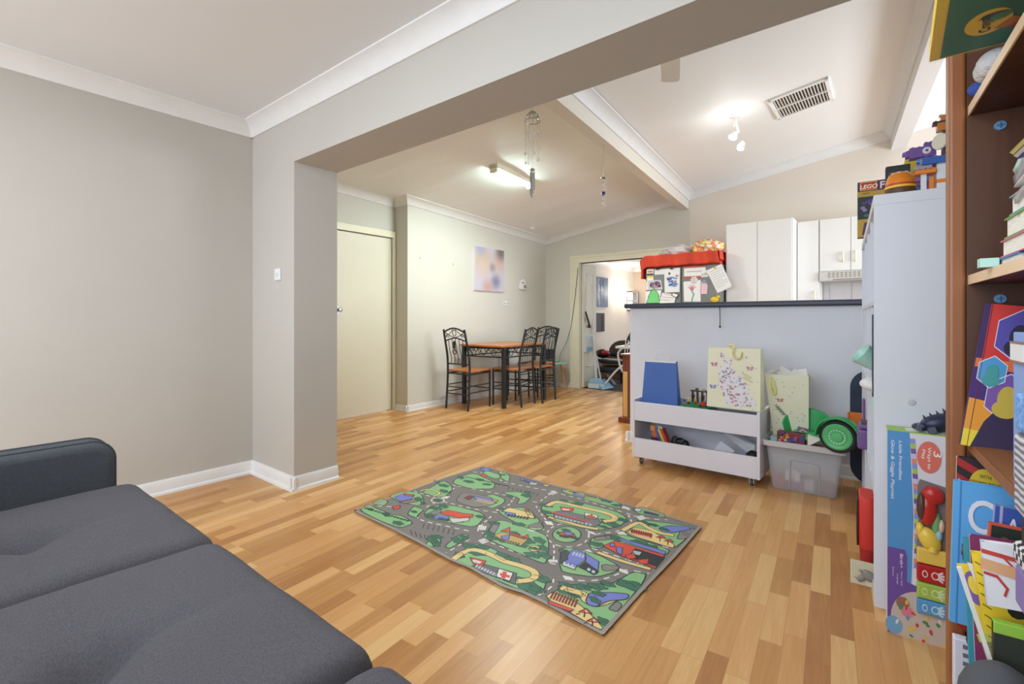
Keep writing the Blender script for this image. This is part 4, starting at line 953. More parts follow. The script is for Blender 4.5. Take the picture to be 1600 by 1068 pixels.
one(MB(mat('carton', (196, 160, 110), .7)).box(-2.13, -2.02, FY + .25, FY + .40, 1.818, 1.86), 'small_carton', 'little brown carton at the left of the fridge top', 'box')

# ================================================================== beside and beyond the doorway
wc = thing('wooden_cabinet', 'small dark red-brown wooden cabinet at the end of the bar wall', 'cabinet', (-1.885, 4.735, 0))
ch_w = wood('cherry wood', (96, 46, 28), (134, 70, 42), .3, 'z', .5)
MB(ch_w).box(-.27, .05, -.16, .22, .05, .68).build('body', wc, bevel=.003); MB(ch_w).box(-.30, .08, -.20, .24, 0, .055).build('plinth', wc, bevel=.006); MB(ch_w).box(-.29, .07, -.18, .24, .68, .70).build('top', wc, bevel=.004)
MB(wood('pale veneer', (196, 146, 84), (216, 168, 104), .4)).box(-.262, -.215, -.163, -.159, .06, .52).build('pale_panel', wc)
gl = thing('glass_jar', 'clear glass jar on the small dark wooden cabinet', 'jar', (-2.03, 4.70, .702)); MB(M['glassy']).lathe([(.001, 0), (.045, 0), (.05, .02), (.05, .15), (.035, .17), (.035, .19), (.001, .19)], n=18).build('body', gl, smooth=40); MB('chrome').lathe([(.038, .185), (.038, .205), (.001, .207)], n=18).build('lid', gl, smooth=40)
# high chair
def at_(px, py, Y): return onY(px, py, Y)
HY = 6.55
hc = thing('high_chair', 'white framed high chair half hidden behind the bar end', 'high chair', (at_(975, 600, HY).x, HY, 0))
def H(px, py, dy=0): q = onY(px, py, HY + dy); return (q.x - hc.location.x, dy, q.z)
wf = mat('white tube', (226, 226, 228), .35)
for a in (((993, 560), (966, 576), (945, 600), (938, 603)), ((992, 530), (968, 548), (967, 562), (972, 578), (990, 603))):
    for dy in (0, .35): MB(wf).tube(smoothpts([H(*q, dy) for q in a], 5), .016, 8).build('leg', hc, smooth=50)
m = MB('white'); a, b = H(962, 541), H(990, 536); m.box(a[0], b[0] + .1, -.02, .36, a[2] - .03, a[2] + .01); m.build('tray', hc, bevel=.012, seg=3)
m = MB(wf); a = H(985, 560); m.box(a[0] - .02, a[0] + .30, .03, .32, a[2] - .02, a[2] + .03); m.box(a[0] + .26, a[0] + .31, .03, .32, a[2], a[2] + .5); m.build('seat', hc, bevel=.01)
m = MB(wf)
for k in range(4): m.tube([H(978 + k * 4, 531), H(976 + k * 4, 556)], .008, 6)
m.build('armrest', hc, smooth=50)
# exercise bench, office chair, boxes
EB = 7.1
eb = thing('exercise_bench', 'black padded exercise bench on grey metal legs beyond the doorway', 'bench', (at_(945, 600, EB).x, EB, 0))
def E_(px, py, dy=0): q = onY(px, py, EB + dy); return (q.x - eb.location.x, dy, q.z)
m = MB(mat('black vinyl', (34, 34, 36), .5)); a, b = E_(930, 562), E_(985, 562); m.box(a[0], b[0], 0, .4, a[2] - .05, a[2] + .01); m.build('upper_pad', eb, bevel=.02)
m = MB(mat('black vinyl seat', (38, 38, 40), .5)); a, b = E_(938, 556 + 28), E_(972, 556 + 28); m.box(a[0], b[0], -.1, .3, a[2] + .04, a[2] + .13); m.build('seat_pad', eb, bevel=.025)
for dy in (0, .3):
    m = MB(mat('bench steel', (150, 148, 152), .4)); m.tube([E_(934, 565, dy), E_(962, 602, dy)], .025, 8); m.build('leg', eb, smooth=50)
m = MB('blackplastic'); m.tube([E_(970, 562, .2), E_(972, 606, .2)], .03, 8); m.build('post', eb, smooth=50)
oc = thing('office_chair', 'dark brown padded office chair back behind the white high chair', 'chair', (at_(978, 600, 8.0).x, 8.0, 0))
q = onY(975, 545, 8.0); m = MB(mat('brown leather', (74, 56, 46), .5)); m.ell((q.x - oc.location.x, 0, q.z - .06), (.30, .10, .22)); m.build('backrest', oc, smooth=60)
q = onY(985, 530, 7.9); m = MB(mat('black leather', (32, 32, 34), .5)); m.ell((q.x - oc.location.x + .05, -.1, q.z), (.10, .12, .32), R=rotm('Y', 25)); m.build('armrest', oc, smooth=60)
m = MB('blackplastic'); m.tube([(0, 0, .04), (0, 0, .42)], .03, 8); m.build('column', oc, smooth=50); m = MB('blackplastic'); m.box(-.25, .25, -.25, .25, .40, .47); m.build('seat', oc, bevel=.03)
for k in range(5): m = MB('blackplastic'); m.tube([(0, 0, .07), (.28 * math.cos(k * 1.2566), .28 * math.sin(k * 1.2566), .03)], .02, 6); m.build('leg', oc, smooth=50)
q = onY(942, 551, 7.25); bl = thing('bicycle_helmet', 'small red and black helmet on the black bench', 'helmet', (q.x, 7.25, q.z - .06)); MB(mat('helmet black', (40, 28, 30), .4)).ell((0, 0, .05), (.13, .10, .075)).build('shell', bl, smooth=60); MB(mat('helmet red', (190, 40, 44), .4)).ell((.06, -.04, .07), (.07, .07, .04)).build('red_panel', bl, smooth=60)
cb = MB(mat('cardboard', (150, 108, 66), .8)); a, b = onY(938, 575, 7.9), onY(962, 608, 7.9); one(cb.box(-.2, .2, -.15, .15, 0, .38), 'cardboard_box', 'brown cardboard box on the carpet below the black bench', 'box', ((a.x + b.x) / 2 + .1, 8.0, 0))
q = onY(990, 560, 7.6); one(MB(mat('red brown drawers', (110, 60, 40), .5)).box(-.25, .25, -.2, .2, 0, .62), 'chest', 'dark brown low chest behind the high chair in the next room', 'cabinet', (q.x - .45, 9.3, 0), bevel=.01)
# broom, mop and dustpan at the doorway
def stick(name, label, pts, r, col, cat, head=None):
    t = thing(name, label, cat, pts[-1]); o0 = Vector(pts[-1])
    MB(mat(name + ' handle', col, .35)).tube([Vector(p) - o0 for p in pts], r, 8).build('handle', t, smooth=60)
    return t, o0
t, o0 = stick('long_dustpan', 'light blue long handled dustpan scoop lying at the doorway', [onY(926, 525, 6.62), onY(939, 594, 6.45)], .010, (206, 208, 210), 'dustpan')
a = fl(934, 604, .03); m = MB(mat('light blue plastic', (140, 188, 222), .4)); 
P0, P1, P2, P3 = fl(932, 606, .004), fl(942, 609.5, .004), fl(959, 606, .004), fl(944, 600, .004)
m.hexa([P - o0 for P in (P0, P1, P2, P3)] + [P - o0 + Vector((0, 0, h)) for P, h in ((P0, .10), (P1, .02), (P2, .02), (P3, .10))]); m.build('pan', t, bevel=.012, seg=3)
t, o0 = stick('broom', 'pale broom with a light blue half-round head, leaning by the open door', [onX(925, 445, -3.60), onY(931, 590, 6.50)], .011, (222, 222, 220), 'broom')
c = onY(934, 597, 6.50); m = MB(mat('broom head blue', (150, 194, 226), .4)); pts = [(.125 * math.cos(PI * k / 14), .085 * math.sin(PI * k / 14)) for k in range(15)]
m.slab([(c.x - o0.x - .02 + x, c.y - o0.y + .02, z + .075 - o0.z) for x, z in pts], (0, -.05, 0)); m.build('head', t, bevel=.008)
m = MB(mat('bristles', (216, 222, 226), .9)); m.box(c.x - o0.x - .15, c.x - o0.x + .11, c.y - o0.y - .03, c.y - o0.y + .02, .006 - o0.z, .076 - o0.z); m.build('bristles', t)
t, o0 = stick('mop', 'white mop handle with a purple grip leaning on the door edge', [onY(924, 482, 6.72), onY(929, 530, 6.66), onY(933, 592, 6.6)], .010, (226, 226, 228), 'mop')
q = onY(924.5, 482, 6.72); m = MB(mat('purple grip', (110, 100, 176), .5)); m.box(q.x - o0.x - .015, q.x - o0.x + .015, q.y - o0.y - .015, q.y - o0.y + .015, q.z - o0.z - .07, q.z - o0.z + .03); m.build('grip', t, bevel=.004)
m = MB(mat('mop strings', (196, 206, 214), .9)); m.ell((0, 0, -.02), (.08, .06, .04)); m.build('head', t, smooth=60)
t, o0 = stick('brush', 'short black handled brush hung on the open folding door', [onX(915, 487, D0 + .06), onX(921, 507, D0 + .05)], .014, (38, 40, 44), 'brush')
m = MB('blackplastic'); m.box(-.012, .016, -.02, .02, -.05, .0); m.build('head', t, bevel=.004)
hb = thing('hanging_bag', 'white and blue mesh bag hanging on the open folding door', 'bag', onX(918, 540, D0 + .04)); m = MB(mat('bag mesh', (214, 224, 230), .8, vary=.1, scale=40)); m.box(-.012, .02, -.10, .13, -.10, .17); m.build('body', hb, bevel=.012)
m = MB(flat(130, 176, 206)); m.box(.0205, .022, -.05, .12, -.08, -.02); m.build('blue_band', hb); m = MB(wf); m.tube(smoothpts([(0, -.06, .17), (0, -.02, .26), (0, .06, .17)], 5), .004, 6); m.build('strap', hb, smooth=60)
# next room wall
pc = thing('wall_art', 'blue-grey figure painting on the wall of the next room', 'picture', (NW, 9.31, 1.62)); m = MB(flat(112, 128, 150)); m.box(0, .03, -.30, .30, -.31, .33)
m.plane((.0305, -.30, -.31), (0, 1, 0), (0, 0, 1), .0004); rnd = random.Random(4)
for i in range(16): m.pe(.16 + rnd.uniform(0, .3), .1 + rnd.uniform(0, .45), rnd.uniform(.015, .05), rnd.uniform(.05, .14), rnd.choice([(150, 160, 176), (196, 200, 208), (86, 100, 124), (176, 180, 190)]), 1 + i * .3)
m.build('canvas', pc)
wl = thing('wall_sconce', 'lit half-round wall sconce in the next room', 'light', (NW, 10.20, 1.62)); m = MB(emit('sconce glow', (255, 246, 230), 6.0)); m.grid(lambda u, v: (.10 * math.sin(PI * u), .13 * math.cos(PI * u), -.17 + .40 * v), 12, 1); m.build('shade', wl, smooth=60, solid=.004)
lamp_light('sconce_lamp', (NW + .16, 10.20, 1.66), 9, .05, (1, .93, .82))
sh = thing('wall_shelf', 'small white open wall cabinet near the sconce', 'shelf', (NW, 10.80, 1.50)); m = MB('white'); m.box(0, .14, -.16, -.14, -.25, .20); m.box(0, .14, .14, .16, -.25, .20)
for z in (-.25, -.03, .18): m.box(0, .14, -.16, .16, z, z + .02)
m.box(0, .01, -.16, .16, -.25, .2); m.build('body', sh)
mn = thing('heater_panel', 'dark grey rectangular panel on the wall below the painting', 'panel', (NW, 9.1, 1.0)); MB(flat(84, 86, 90)).box(0, .05, -.25, .32, -.22, .18).build('case', mn, bevel=.006); MB(flat(52, 54, 58)).box(.051, .053, .16, .24, -.2, .14).build('control_strip', mn)
# ================================================================== toy trolley by the bar wall
CW = 'cart_white'
ct = thing('toy_trolley', 'low white open fronted toy trolley on castors below the bar', 'trolley', (-1.055, 3.46, 0), math.radians(-0.5))
HWc, y0, y1 = .415, -.155, .175
for s in (-1, 1): MB(CW).box(s * HWc - .009, s * HWc + .009, y0 - .002, y1, .055, .475).build('side_panel', ct, bevel=.003)
MB(CW).box(-HWc + .009, HWc - .009, y0, y0 + .016, .322, .458).build('front_board', ct, bevel=.002)
MB(CW).box(-HWc + .009, HWc - .009, y0, y0 + .016, .058, .195).build('front_board', ct, bevel=.002)
MB(CW).box(-HWc + .009, HWc - .009, y1 - .012, y1, .058, .470).build('back_panel', ct)
MB(CW).box(-HWc + .009, HWc - .009, y0 + .016, y1 - .012, .060, .075).build('bottom_board', ct)
MB(flat(78, 76, 84)).box(-HWc + .009, HWc - .009, y0 + .016, y1 - .012, .405, .418).build('tray_liner', ct)
for sx in (-1, 1):
    for yy in (y0 + .04, y1 - .04):
        c = MB('chrome'); x = sx * (HWc - .045); c.box(x - .022, x + .022, yy - .022, yy + .022, .050, .0575); c.box(x - .014, x - .010, yy - .012, yy + .012, .018, .05); c.box(x + .010, x + .014, yy - .012, yy + .012, .018, .05); ca = c.build('castor', ct)
        MB(mat('castor wheel', (70, 66, 66), .4)).lathe([(.001, -.009), (.020, -.008), (.022, 0), (.020, .008), (.001, .009)], (x, yy, .0225), 16, rotm('Y', 90)).build('wheel', ca, smooth=40)
def paper_bag(name, label, loc, rz, w, d, h, wt, dt, m, lean=0.0, parent_inner=None):
    """gusseted bag: base w x d, mouth wt x dt"""
    t = thing(name, label, 'bag', loc, rz)
    B = [(-w / 2, -d / 2, 0), (w / 2, -d / 2, 0), (w / 2, d / 2, 0), (-w / 2, d / 2, 0)]; T = [(-wt / 2 + lean, -dt / 2, h), (wt / 2 + lean, -dt / 2, h), (wt / 2 + lean, dt / 2, h), (-wt / 2 + lean, dt / 2, h)]
    b = MB(m); v = B + T; e = .003
    Ti = [(x * .985 if False else x, y, z) for x, y, z in T]
    b.add(v, [(0, 3, 2, 1), (0, 1, 5, 4), (1, 2, 6, 5), (2, 3, 7, 6), (3, 0, 4, 7)])
    return t, b
BP = mat('blue paper', (70, 108, 186), .55, vary=.05, scale=6)
zt = .4185
t, b = paper_bag('blue_gift_bag', 'plain blue paper carrier bag with white twisted handles', (-1.315, 3.44, zt), math.radians(2), .265, .085, .335, .225, .035, BP)
b.build('body', t, solid=.002)
m = MB(flat(236, 236, 240)); m.box(-.112, .112, -.019, -.0165, .322, .336); m.box(-.112, .112, .0165, .019, .322, .338); m.build('white_rim', t)
for y in (-.016, .016): m = MB(flat(238, 238, 240)); m.tube(smoothpts([(-.045, y, .30), (-.045, y, .36), (-.03, y * 1.5, .395), (0, y * 1.6, .41), (.03, y * 1.5, .395), (.045, y, .36), (.045, y, .30)], 5), .0028, 6); m.build('handle', t, smooth=60)
YP = mat('pale yellow paper', (240, 237, 208), .5, vary=.02, scale=5)
FL = [(204, 110, 150), (130, 140, 196), (222, 150, 110), (150, 120, 180), (120, 150, 170), (206, 90, 120), (110, 130, 120)]
def floral(m, rnd, inside, n, l=2, r=.006):
    for i in range(n):
        for _ in range(60):
            u, v = rnd.uniform(-.2, .2), rnd.uniform(0, .45)
            if inside(u, v): break
        else: continue
        c = rnd.choice(FL); k = rnd.random()
        if k < .45:
            for a in range(5): m.pe(u + r * .9 * math.cos(a * 1.2566), v + r * .9 * math.sin(a * 1.2566), r * .6, r * .6, c, l, 8)
            m.pe(u, v, r * .45, r * .45, (240, 222, 150), l + 1, 8)
        else: m.pe(u, v, r * 1.1, r * .5, c, l, 8, rnd.uniform(0, 3))
def inpoly(p, x, y):
    c = False; n = len(p)
    for i in range(n):
        (xa, ya), (xb, yb) = p[i], p[i - 1]
        if (ya > y) != (yb > y) and x < (xb - xa) * (y - ya) / (yb - ya) + xa: c = not c
    return c
RAB = [(p[0] * 1.12, p[1] * 1.0) for p in [(-.075, .35), (-.068, .375), (-.055, .36), (-.045, .325), (-.020, .335), (0, .352), (.010, .350), (0, .32), (-.012, .30), (-.022, .285), (0, .265), (.02, .235), (.05, .20), (.075, .155), (.085, .10), (.105, .065), (.125, .055), (.12, .035), (.085, .02), (.02, .012), (-.035, .012), (-.045, .06), (-.06, .12), (-.085, .145), (-.075, .20), (-.09, .235), (-.06, .27), (-.055, .30)]]
def butterfly(m, x, y, r, c, l=3):
    for s in (-1, 1): m.pe(x + s * r * .55, y + r * .2, r * .5, r * .38, c, l, 10, s * .6); m.pe(x + s * r * .4, y - r * .35, r * .32, r * .3, c, l, 10)
t, b = paper_bag('rabbit_gift_bag', 'pale yellow gift bag printed with a flowery rabbit, standing on the trolley', (-.800, 3.405, .4765), math.radians(-1), .325, .13, .392, .318, .075, YP)
b.build('body', t, solid=.002)
m = MB(flat(236, 232, 196)); v = Vector((0, .0275 / .392, .96)); m.plane((0, -.0665, .008), (1, 0, 0), v, .0006)
m.pp(RAB, (236, 232, 240), 1); rnd = random.Random(2); floral(m, rnd, lambda u, w: inpoly(RAB, u, w), 120, 2, .0048)
for x, y, c in ((-.12, .285, (206, 130, 170)), (-.125, .13, (150, 150, 206)), (.10, .27, (206, 150, 160))): butterfly(m, x, y, .022, c)
m.pt('happy', .045, .235, .030, (196, 188, 130), 2, -.5, shear=.3); m.pt('easter', .055, .205, .028, (196, 188, 130), 2, -.5, shear=.3)
for i in range(26): m.pe(rnd.uniform(-.15, .15), rnd.uniform(.0, .39), .003, .003, rnd.choice(FL), 2, 6)
m.build('printed_front', t)
m = MB(mat('ribbon', (238, 228, 160), .5)); m.tube(smoothpts([(-.01, -.04, .388), (-.02, -.055, .412), (.01, -.065, .41), (.0, -.07, .36), (.02, -.072, .33), (.045, -.068, .335), (.05, -.055, .37)], 6), .006, 6); m.build('ribbon', t, smooth=60)
# green baseplate with little brick models
gp = thing('brick_baseplate', 'green studded toy brick baseplate in the top of the trolley', 'toy', (-1.065, 3.46, zt))
MB(mat('green brick', (44, 140, 84), .35)).box(-.10, .10, -.10, .12, 0, .036).build('plate', gp)
m = MB(mat('green stud', (50, 150, 92), .35))
for i in range(9):
    for j in range(9): m.lathe([(.005, .036), (.005, .040), (.001, .0401)], (-.085 + i * .0212, -.08 + j * .022, 0), 8)
m.build('studs', gp)
def bricks(name, label, cat, loc, cols, spec, rz=0.0, grp=None, studs=True):
    """a little model of stacked bricks; spec = list of (x, y, z, w, d, h, colour index)"""
    t = thing(name, label, cat, loc, rz, grp)
    by = {}
    for (x, y, z, w, d, h, c) in spec: by.setdefault(c, []).append((x, y, z, w, d, h))
    for c, L in by.items():
        for (x, y, z, w, d, h) in L:
            m = MB(flat(*cols[c], rough=.3)); m.box(x - w / 2, x + w / 2, y - d / 2, y + d / 2, z, z + h)
            if studs and w > .012 and d > .012:
                nx, ny = max(1, int(w / .014)), max(1, int(d / .014))
                for i in range(min(nx, 4)):
                    for j in range(min(ny, 3)): m.lathe([(.0042, z + h), (.0042, z + h + .0035), (.0005, z + h + .0036)], (x - w / 2 + w * (i + .5) / min(nx, 4), y - d / 2 + d * (j + .5) / min(ny, 3), 0), 8)
            m.build('brick', t)
    return t
rnd = random.Random(11)
zb = zt + .0405
sp = []
for i in range(4): sp.append((-.05 + i * .034, .02, 0, .012, .016, .075, 0)); sp.append((-.05 + i * .034, .03, .02, .022, .016, .030, 1 if i % 2 else 2))
sp += [(0, .022, .075, .13, .022, .008, 0), (-.02, .02, .083, .02, .02, .016, 2), (.03, .02, .083, .03, .02, .010, 3)]
bricks('brick_building', 'tan and dark brown toy brick building on the green baseplate', 'toy', (-1.075, 3.54, zb), [(60, 44, 40), (214, 200, 170), (120, 60, 44), (150, 146, 140)], sp)
sp = [(0, 0, .006, .06, .026, .012, 0), (.004, 0, .018, .030, .022, .012, 0), (.016, 0, .0185, .010, .0225, .009, 1)] + [(x, y, 0, .014, .006, .012, 1) for x in (-.018, .02) for y in (-.014, .014)]
bricks('toy_car', 'small red toy car on the green baseplate', 'toy', (-1.005, 3.40, zb), [(206, 60, 44), (40, 40, 44)], sp, .3)
sp = [(0, 0, 0, .016, .010, .018, 2), (0, 0, .018, .018, .011, .018, 0), (0, 0, .036, .010, .010, .012, 1)]
for k, (x, y, cs, lab) in enumerate(((-1.115, 3.44, [(214, 190, 70), (226, 196, 150), (60, 60, 66)], 'yellow and grey toy figure at the left of the green baseplate'), (-1.075, 3.46, [(206, 150, 60), (220, 190, 140), (110, 60, 40)], 'orange toy figure in the middle of the green baseplate'), (-1.135, 3.415, [(70, 90, 160), (224, 196, 160), (200, 120, 120)], 'blue and pink toy figure at the very front left of the green baseplate'))):
    bricks('toy_figure', lab, 'toy', (x, y, zb), cs, sp, .3 * k, None, False)
# lower tray of the trolley
zl = .0755
sp = [(0, 0, 0, .06, .05, .06, 0), (.005, 0, .06, .05, .05, .05, 1), (-.02, -.01, .11, .03, .03, .035, 2), (.03, 0, .09, .03, .03, .05, 3)]
bricks('toy_robot', 'orange, white and black toy robot in the lower trolley tray', 'toy', (-1.34, 3.40, zl + .066), [(60, 60, 66), (216, 100, 50), (230, 140, 60), (220, 218, 222)], sp, .3)
for k, (c, lab) in enumerate((((70, 90, 190), 'blue plank toy brick leaning in the lower trolley tray'), ((230, 190, 60), 'yellow plank toy brick leaning between the blue and red ones'), ((206, 70, 60), 'red plank toy brick leaning in the lower trolley tray'))):
    m = MB(flat(*c, rough=.35)); m.box(-.009, .009, -.03, .03, 0, .16); o = one(m, 'plank_brick', lab, 'toy', (-1.265 + .021 * k, 3.40, zl + .045), 0, None, bevel=.002); o.rotation_euler = (0, math.radians(-24), 0)
m = MB(flat(196, 196, 204)); m.box(-.10, .10, -.05, .06, 0, .044); one(m, 'toy_tray', 'low grey tray under the toys in the lower trolley tray', 'tray', (-1.29, 3.42, zl + .0006), bevel=.003)
gpad = thing('game_controller', 'black game controller in the lower trolley tray', 'controller', (-1.17, 3.42, zl + .05)); m = MB('blackplastic'); m.ell((-.035, 0, .05), (.028, .03, .05)); m.ell((.04, 0, .03), (.028, .03, .05)); m.ell((0, 0, .06), (.05, .026, .030)); m.build('body', gpad, smooth=60)
for x, z in ((-.02, .085), (.03, .075)): MB(flat(60, 60, 66)).lathe([(.009, 0), (.011, .012), (.001, .014)], (x, -.02, z), 10, rotm('X', 50)).build('thumb_stick', gpad, smooth=40)
m = MB(flat(226, 220, 232)); m.slab([(-.10, 0, 0), (.02, .0, -.005), (.09, .01, .10), (.0, .02, .15)], (0, .003, 0)); one(m, 'paper_sheet', 'crumpled lilac-white paper sheet in the lower trolley tray', 'paper', (-.90, 3.42, zl + .006))
m = MB(flat(236, 234, 240)); m.tube(smoothpts([(0, 0, .10), (.01, 0, .07), (.03, 0, .04), (.05, .0, .05), (.045, 0, .09), (.02, 0, .06), (.02, 0, .01)], 5), .004, 6); one(m, 'white_string', 'tangle of white string beside the lilac paper', 'string', (-.965, 3.40, zl), smooth=60)
cb_ = clear('cellophane', (236, 238, 246), .55, .08)
def cone(u, v):
    t = 2 * PI * u; k = (.015 + .045 * v) * (1 + .12 * math.sin(5 * t + 3 * v)); return (-.13 + .20 * v + 0, k * .6 * math.cos(t), .17 - .11 * v + k * math.sin(t))
one(MB(cb_).grid(cone, 24, 10), 'cellophane_wrap', 'clear crinkled cellophane cone in the lower trolley tray', 'wrapping', (-.76, 3.46, zl + .05), smooth=60)
m = MB(flat(34, 40, 38)); m.ell((0, 0, .08), (.045, .05, .055)); m.box(-.04, .04, -.04, .04, 0, .08); one(m, 'toy_dome', 'dark rounded toy part at the right end of the lower trolley tray', 'toy', (-.695, 3.40, zl), smooth=50)

# ================================================================== storage tub, its load and neighbours
tub = thing('storage_tub', 'translucent white plastic storage tub full of toys', 'tub', (-.418, 3.53, 0), math.radians(2))
tp = mat('tub plastic', (226, 226, 234), .35); tb_ = tp.node_tree.nodes['Principled BSDF']; setp(tb_, Alpha=.32)
def rr(w, d, z, r=.03, n=5): return [(sx * (w / 2 - r) + r * math.cos(a), sy * (d / 2 - r) + r * math.sin(a), z) for sx, sy, a0 in ((1, 1, 0), (-1, 1, PI / 2), (-1, -1, PI), (1, -1, 1.5 * PI)) for a in (a0 + PI / 2 * k / n for k in range(n + 1))]
m = MB(tp); m.loft([rr(.335, .27, .003), rr(.34, .275, .006), rr(.40, .33, .285)], caps=False); m.add(rr(.335, .27, .003), [tuple(range(24))]); m.build('body', tub, smooth=40, solid=.003)
m = MB(mat('tub rim', (208, 204, 204), .4)); m.loft([rr(.40, .33, .270, .03), rr(.445, .375, .272, .035), rr(.45, .38, .300, .035), rr(.435, .365, .305, .035), rr(.41, .34, .303, .03), rr(.40, .33, .285, .03)], caps=False); m.build('rim', tub, smooth=35)
m = MB(mat('tub rib', (190, 188, 196), .4))
def fy(z): return -(.1355 + (z - .003) / .282 * .029) - .003
m.tube([(-.07, fy(.02), .02), (-.065, fy(.19), .19), (-.055, fy(.20), .20), (.07, fy(.195), .195), (.085, fy(.18), .18), (.085, fy(.02), .02)], .004, 6); m.build('embossed_panel', tub, smooth=60)
rnd = random.Random(21)
tc_ = [(196, 90, 80), (220, 150, 90), (190, 120, 170), (110, 120, 180), (200, 196, 200), (180, 170, 110), (150, 90, 110)]
lab_ = ['crimson', 'orange', 'mauve', 'slate blue', 'pale grey', 'olive', 'plum']
for i in range(7):
    m = MB(flat(*tc_[i])); m.box(-.032, .032, -.03, .03, 0, .07)
    one(m, 'toy_block', lab_[i] + ' toy block showing through the tub wall', 'toy', (-.545 + .043 * i, 3.432 + .045 * (i % 2), .011), .3 * i, 'toys inside the tub', bevel=.004)
m = MB(flat(236, 234, 236)); m.box(-.04, .04, -.01, .01, 0, .05); m.slab([(-.045, -.01, .05), (.045, -.01, .05), (.0, -.01, .085)], (0, .02, 0)); one(m, 'toy_house', 'little white toy house showing through the tub front', 'toy', (-.47, 3.408, .06), 0, 'toys inside the tub')
t, b = paper_bag('tall_gift_bag', 'pale yellow spotted gift bag stuffed with papers, standing on the tub', (-.500, 3.60, .23), math.radians(6), .185, .13, .47, .245, .16, YP, -.03)
b.build('body', t, solid=.002)
m = MB(flat(236, 232, 196)); m.plane((-.0, -.0662, .0), (1, 0, 0), Vector((-.03 / .47, -.015 / .47, 1)), .0008)
rnd = random.Random(5)
for i in range(40): m.pe(rnd.uniform(-.085, .095), rnd.uniform(.09, .45), .0032, .0032, rnd.choice(FL), 1, 6)
butterfly(m, -.045, .305, .020, (206, 140, 120)); m.pt('happy', -.085, .27, .034, (90, 90, 84), 2, -.9, shear=.3); m.pt('easter', -.07, .262, .030, (90, 90, 84), 2, -.9, shear=.3); m.build('printed_front', t)
m = MB(mat('ribbon pale', (240, 234, 150), .4)); m.tube(smoothpts([(-.11, -.075, .45), (-.12, -.085, .40), (-.10, -.085, .34), (-.09, -.085, .36), (-.10, -.08, .43)], 6), .007, 6); m.build('ribbon', t, smooth=60)
m = MB(flat(232, 226, 222))
for k in range(7): m.bx((-.12 + .035 * k, rnd.uniform(-.03, .03), .455 + .012 * (k % 3)), (.06, .002, .06), rotm('Y', rnd.uniform(-50, 50)) @ rotm('X', rnd.uniform(-30, 30)))
m.build('paper_filling', t)
cardm = MB(flat(120, 50, 60)); cardm.box(-.075, .075, -.03, .03, 0, .075); cardm.plane((-.075, -.0302, 0), (1, 0, 0), (0, 0, 1), .0005); rnd = random.Random(8)
for i in range(26): cardm.pe(rnd.uniform(.01, .14), rnd.uniform(.008, .068), rnd.uniform(.006, .018), rnd.uniform(.004, .012), rnd.choice([(214, 120, 50), (60, 70, 140), (190, 60, 120), (40, 36, 50), (230, 190, 80), (120, 80, 160)]), 1 + i * .12, 9, rnd.uniform(0, 3))
one(cardm, 'trading_card_box', 'colourful small card box on the tub front edge', 'box', (-.475, 3.405, .285), math.radians(-4))
m = MB(flat(110, 96, 130)); m.box(-.03, .03, -.001, .001, 0, .042); m.plane((-.03, -.0012, 0), (1, 0, 0), (0, 0, 1), .0005)
for i in range(8): m.pe(rnd.uniform(.008, .052), rnd.uniform(.008, .034), .009, .007, rnd.choice([(150, 130, 160), (70, 66, 90), (190, 150, 140)]), 1 + i * .1, 8)
o = one(m, 'trading_card', 'single purple trading card propped behind the colourful card box', 'card', (-.425, 3.45, .345), .2); o.rotation_euler = (-.3, .15, .1)
m = MB(flat(234, 230, 220)); m.slab([(0, 0, 0), (0, .0, .065), (.075, 0, .055)], (0, .05, 0)); one(m, 'folded_paper', 'white folded paper triangle next to the green wheel', 'paper', (-.385, 3.36, .296), 0)
for k, (x, y, c, lab) in enumerate(((-.545, 3.42, (150, 190, 190), 'pale teal card box at the left corner of the tub'), (-.335, 3.50, (196, 130, 90), 'orange picture card lying in the tub behind the paper triangle'), (-.30, 3.41, (170, 110, 130), 'pink picture card lying in the tub, under the green wheel'))):
    m = MB(flat(*c)); m.box(-.045, .045, -.03, .03, 0, .05 if k == 0 else .012); one(m, 'picture_card', lab, 'card', (x, y, .272), .3 * k)
# green ride-on: one wheel shows, with fender and seat
gr = thing('ride_on_toy', 'green ride-on toy with a black tyred wheel, piled on the tub', 'toy', (-.250, 3.42, .30))
GM, GM2 = mat('green plastic', (52, 170, 96), .35), mat('light green plastic', (92, 190, 120), .4)
Rw = Matrix.Rotation(math.radians(-8), 3, 'Z') @ rotm('X', 90); wc_ = Vector((.020, -.10, .088))
w = MB(mat('tyre rubber', (42, 42, 44), .8)); w.lathe([(.070, -.024), (.086, -.024), (.094, -.012), (.095, 0), (.094, .012), (.086, .024), (.070, .024)], wc_, 36, Rw); wh = w.build('wheel', gr, smooth=40)
h = MB(GM2); h.lathe([(.001, .020), (.072, .020), (.074, .026), (.066, .030), (.050, .026), (.046, .031), (.030, .028), (.026, .034), (.001, .036)], wc_, 36, Rw); h.build('hub', wh, smooth=30)
h = MB(flat(190, 224, 196))
for k in range(16):
    a = 2 * PI * k / 16; h.ell(wc_ + Rw @ Vector((.038 * math.cos(a), .038 * math.sin(a), .030)), (.005, .002, .005), 8, 5)
h.build('hub_dots', wh, smooth=60)
def fend(u, v):
    a = math.radians(-5 + 170 * u); r = .105 + .004 * math.sin(PI * v); y = -.040 + .085 * v; return tuple(wc_ + Matrix.Rotation(math.radians(-8), 3, 'Z') @ Vector((-r * math.cos(a), y, r * math.sin(a))))
MB(GM).grid(fend, 24, 6).build('fender', gr, smooth=60, solid=.007)
def seat(u, v):
    a = PI * (.02 + .96 * u); r = .125 * (.92 + .12 * v); return (-.150 + r * math.cos(a) * 1.05, .055 + .8 * r * math.sin(a), .035 + .150 * v * (.40 + .65 * math.sin(a)))
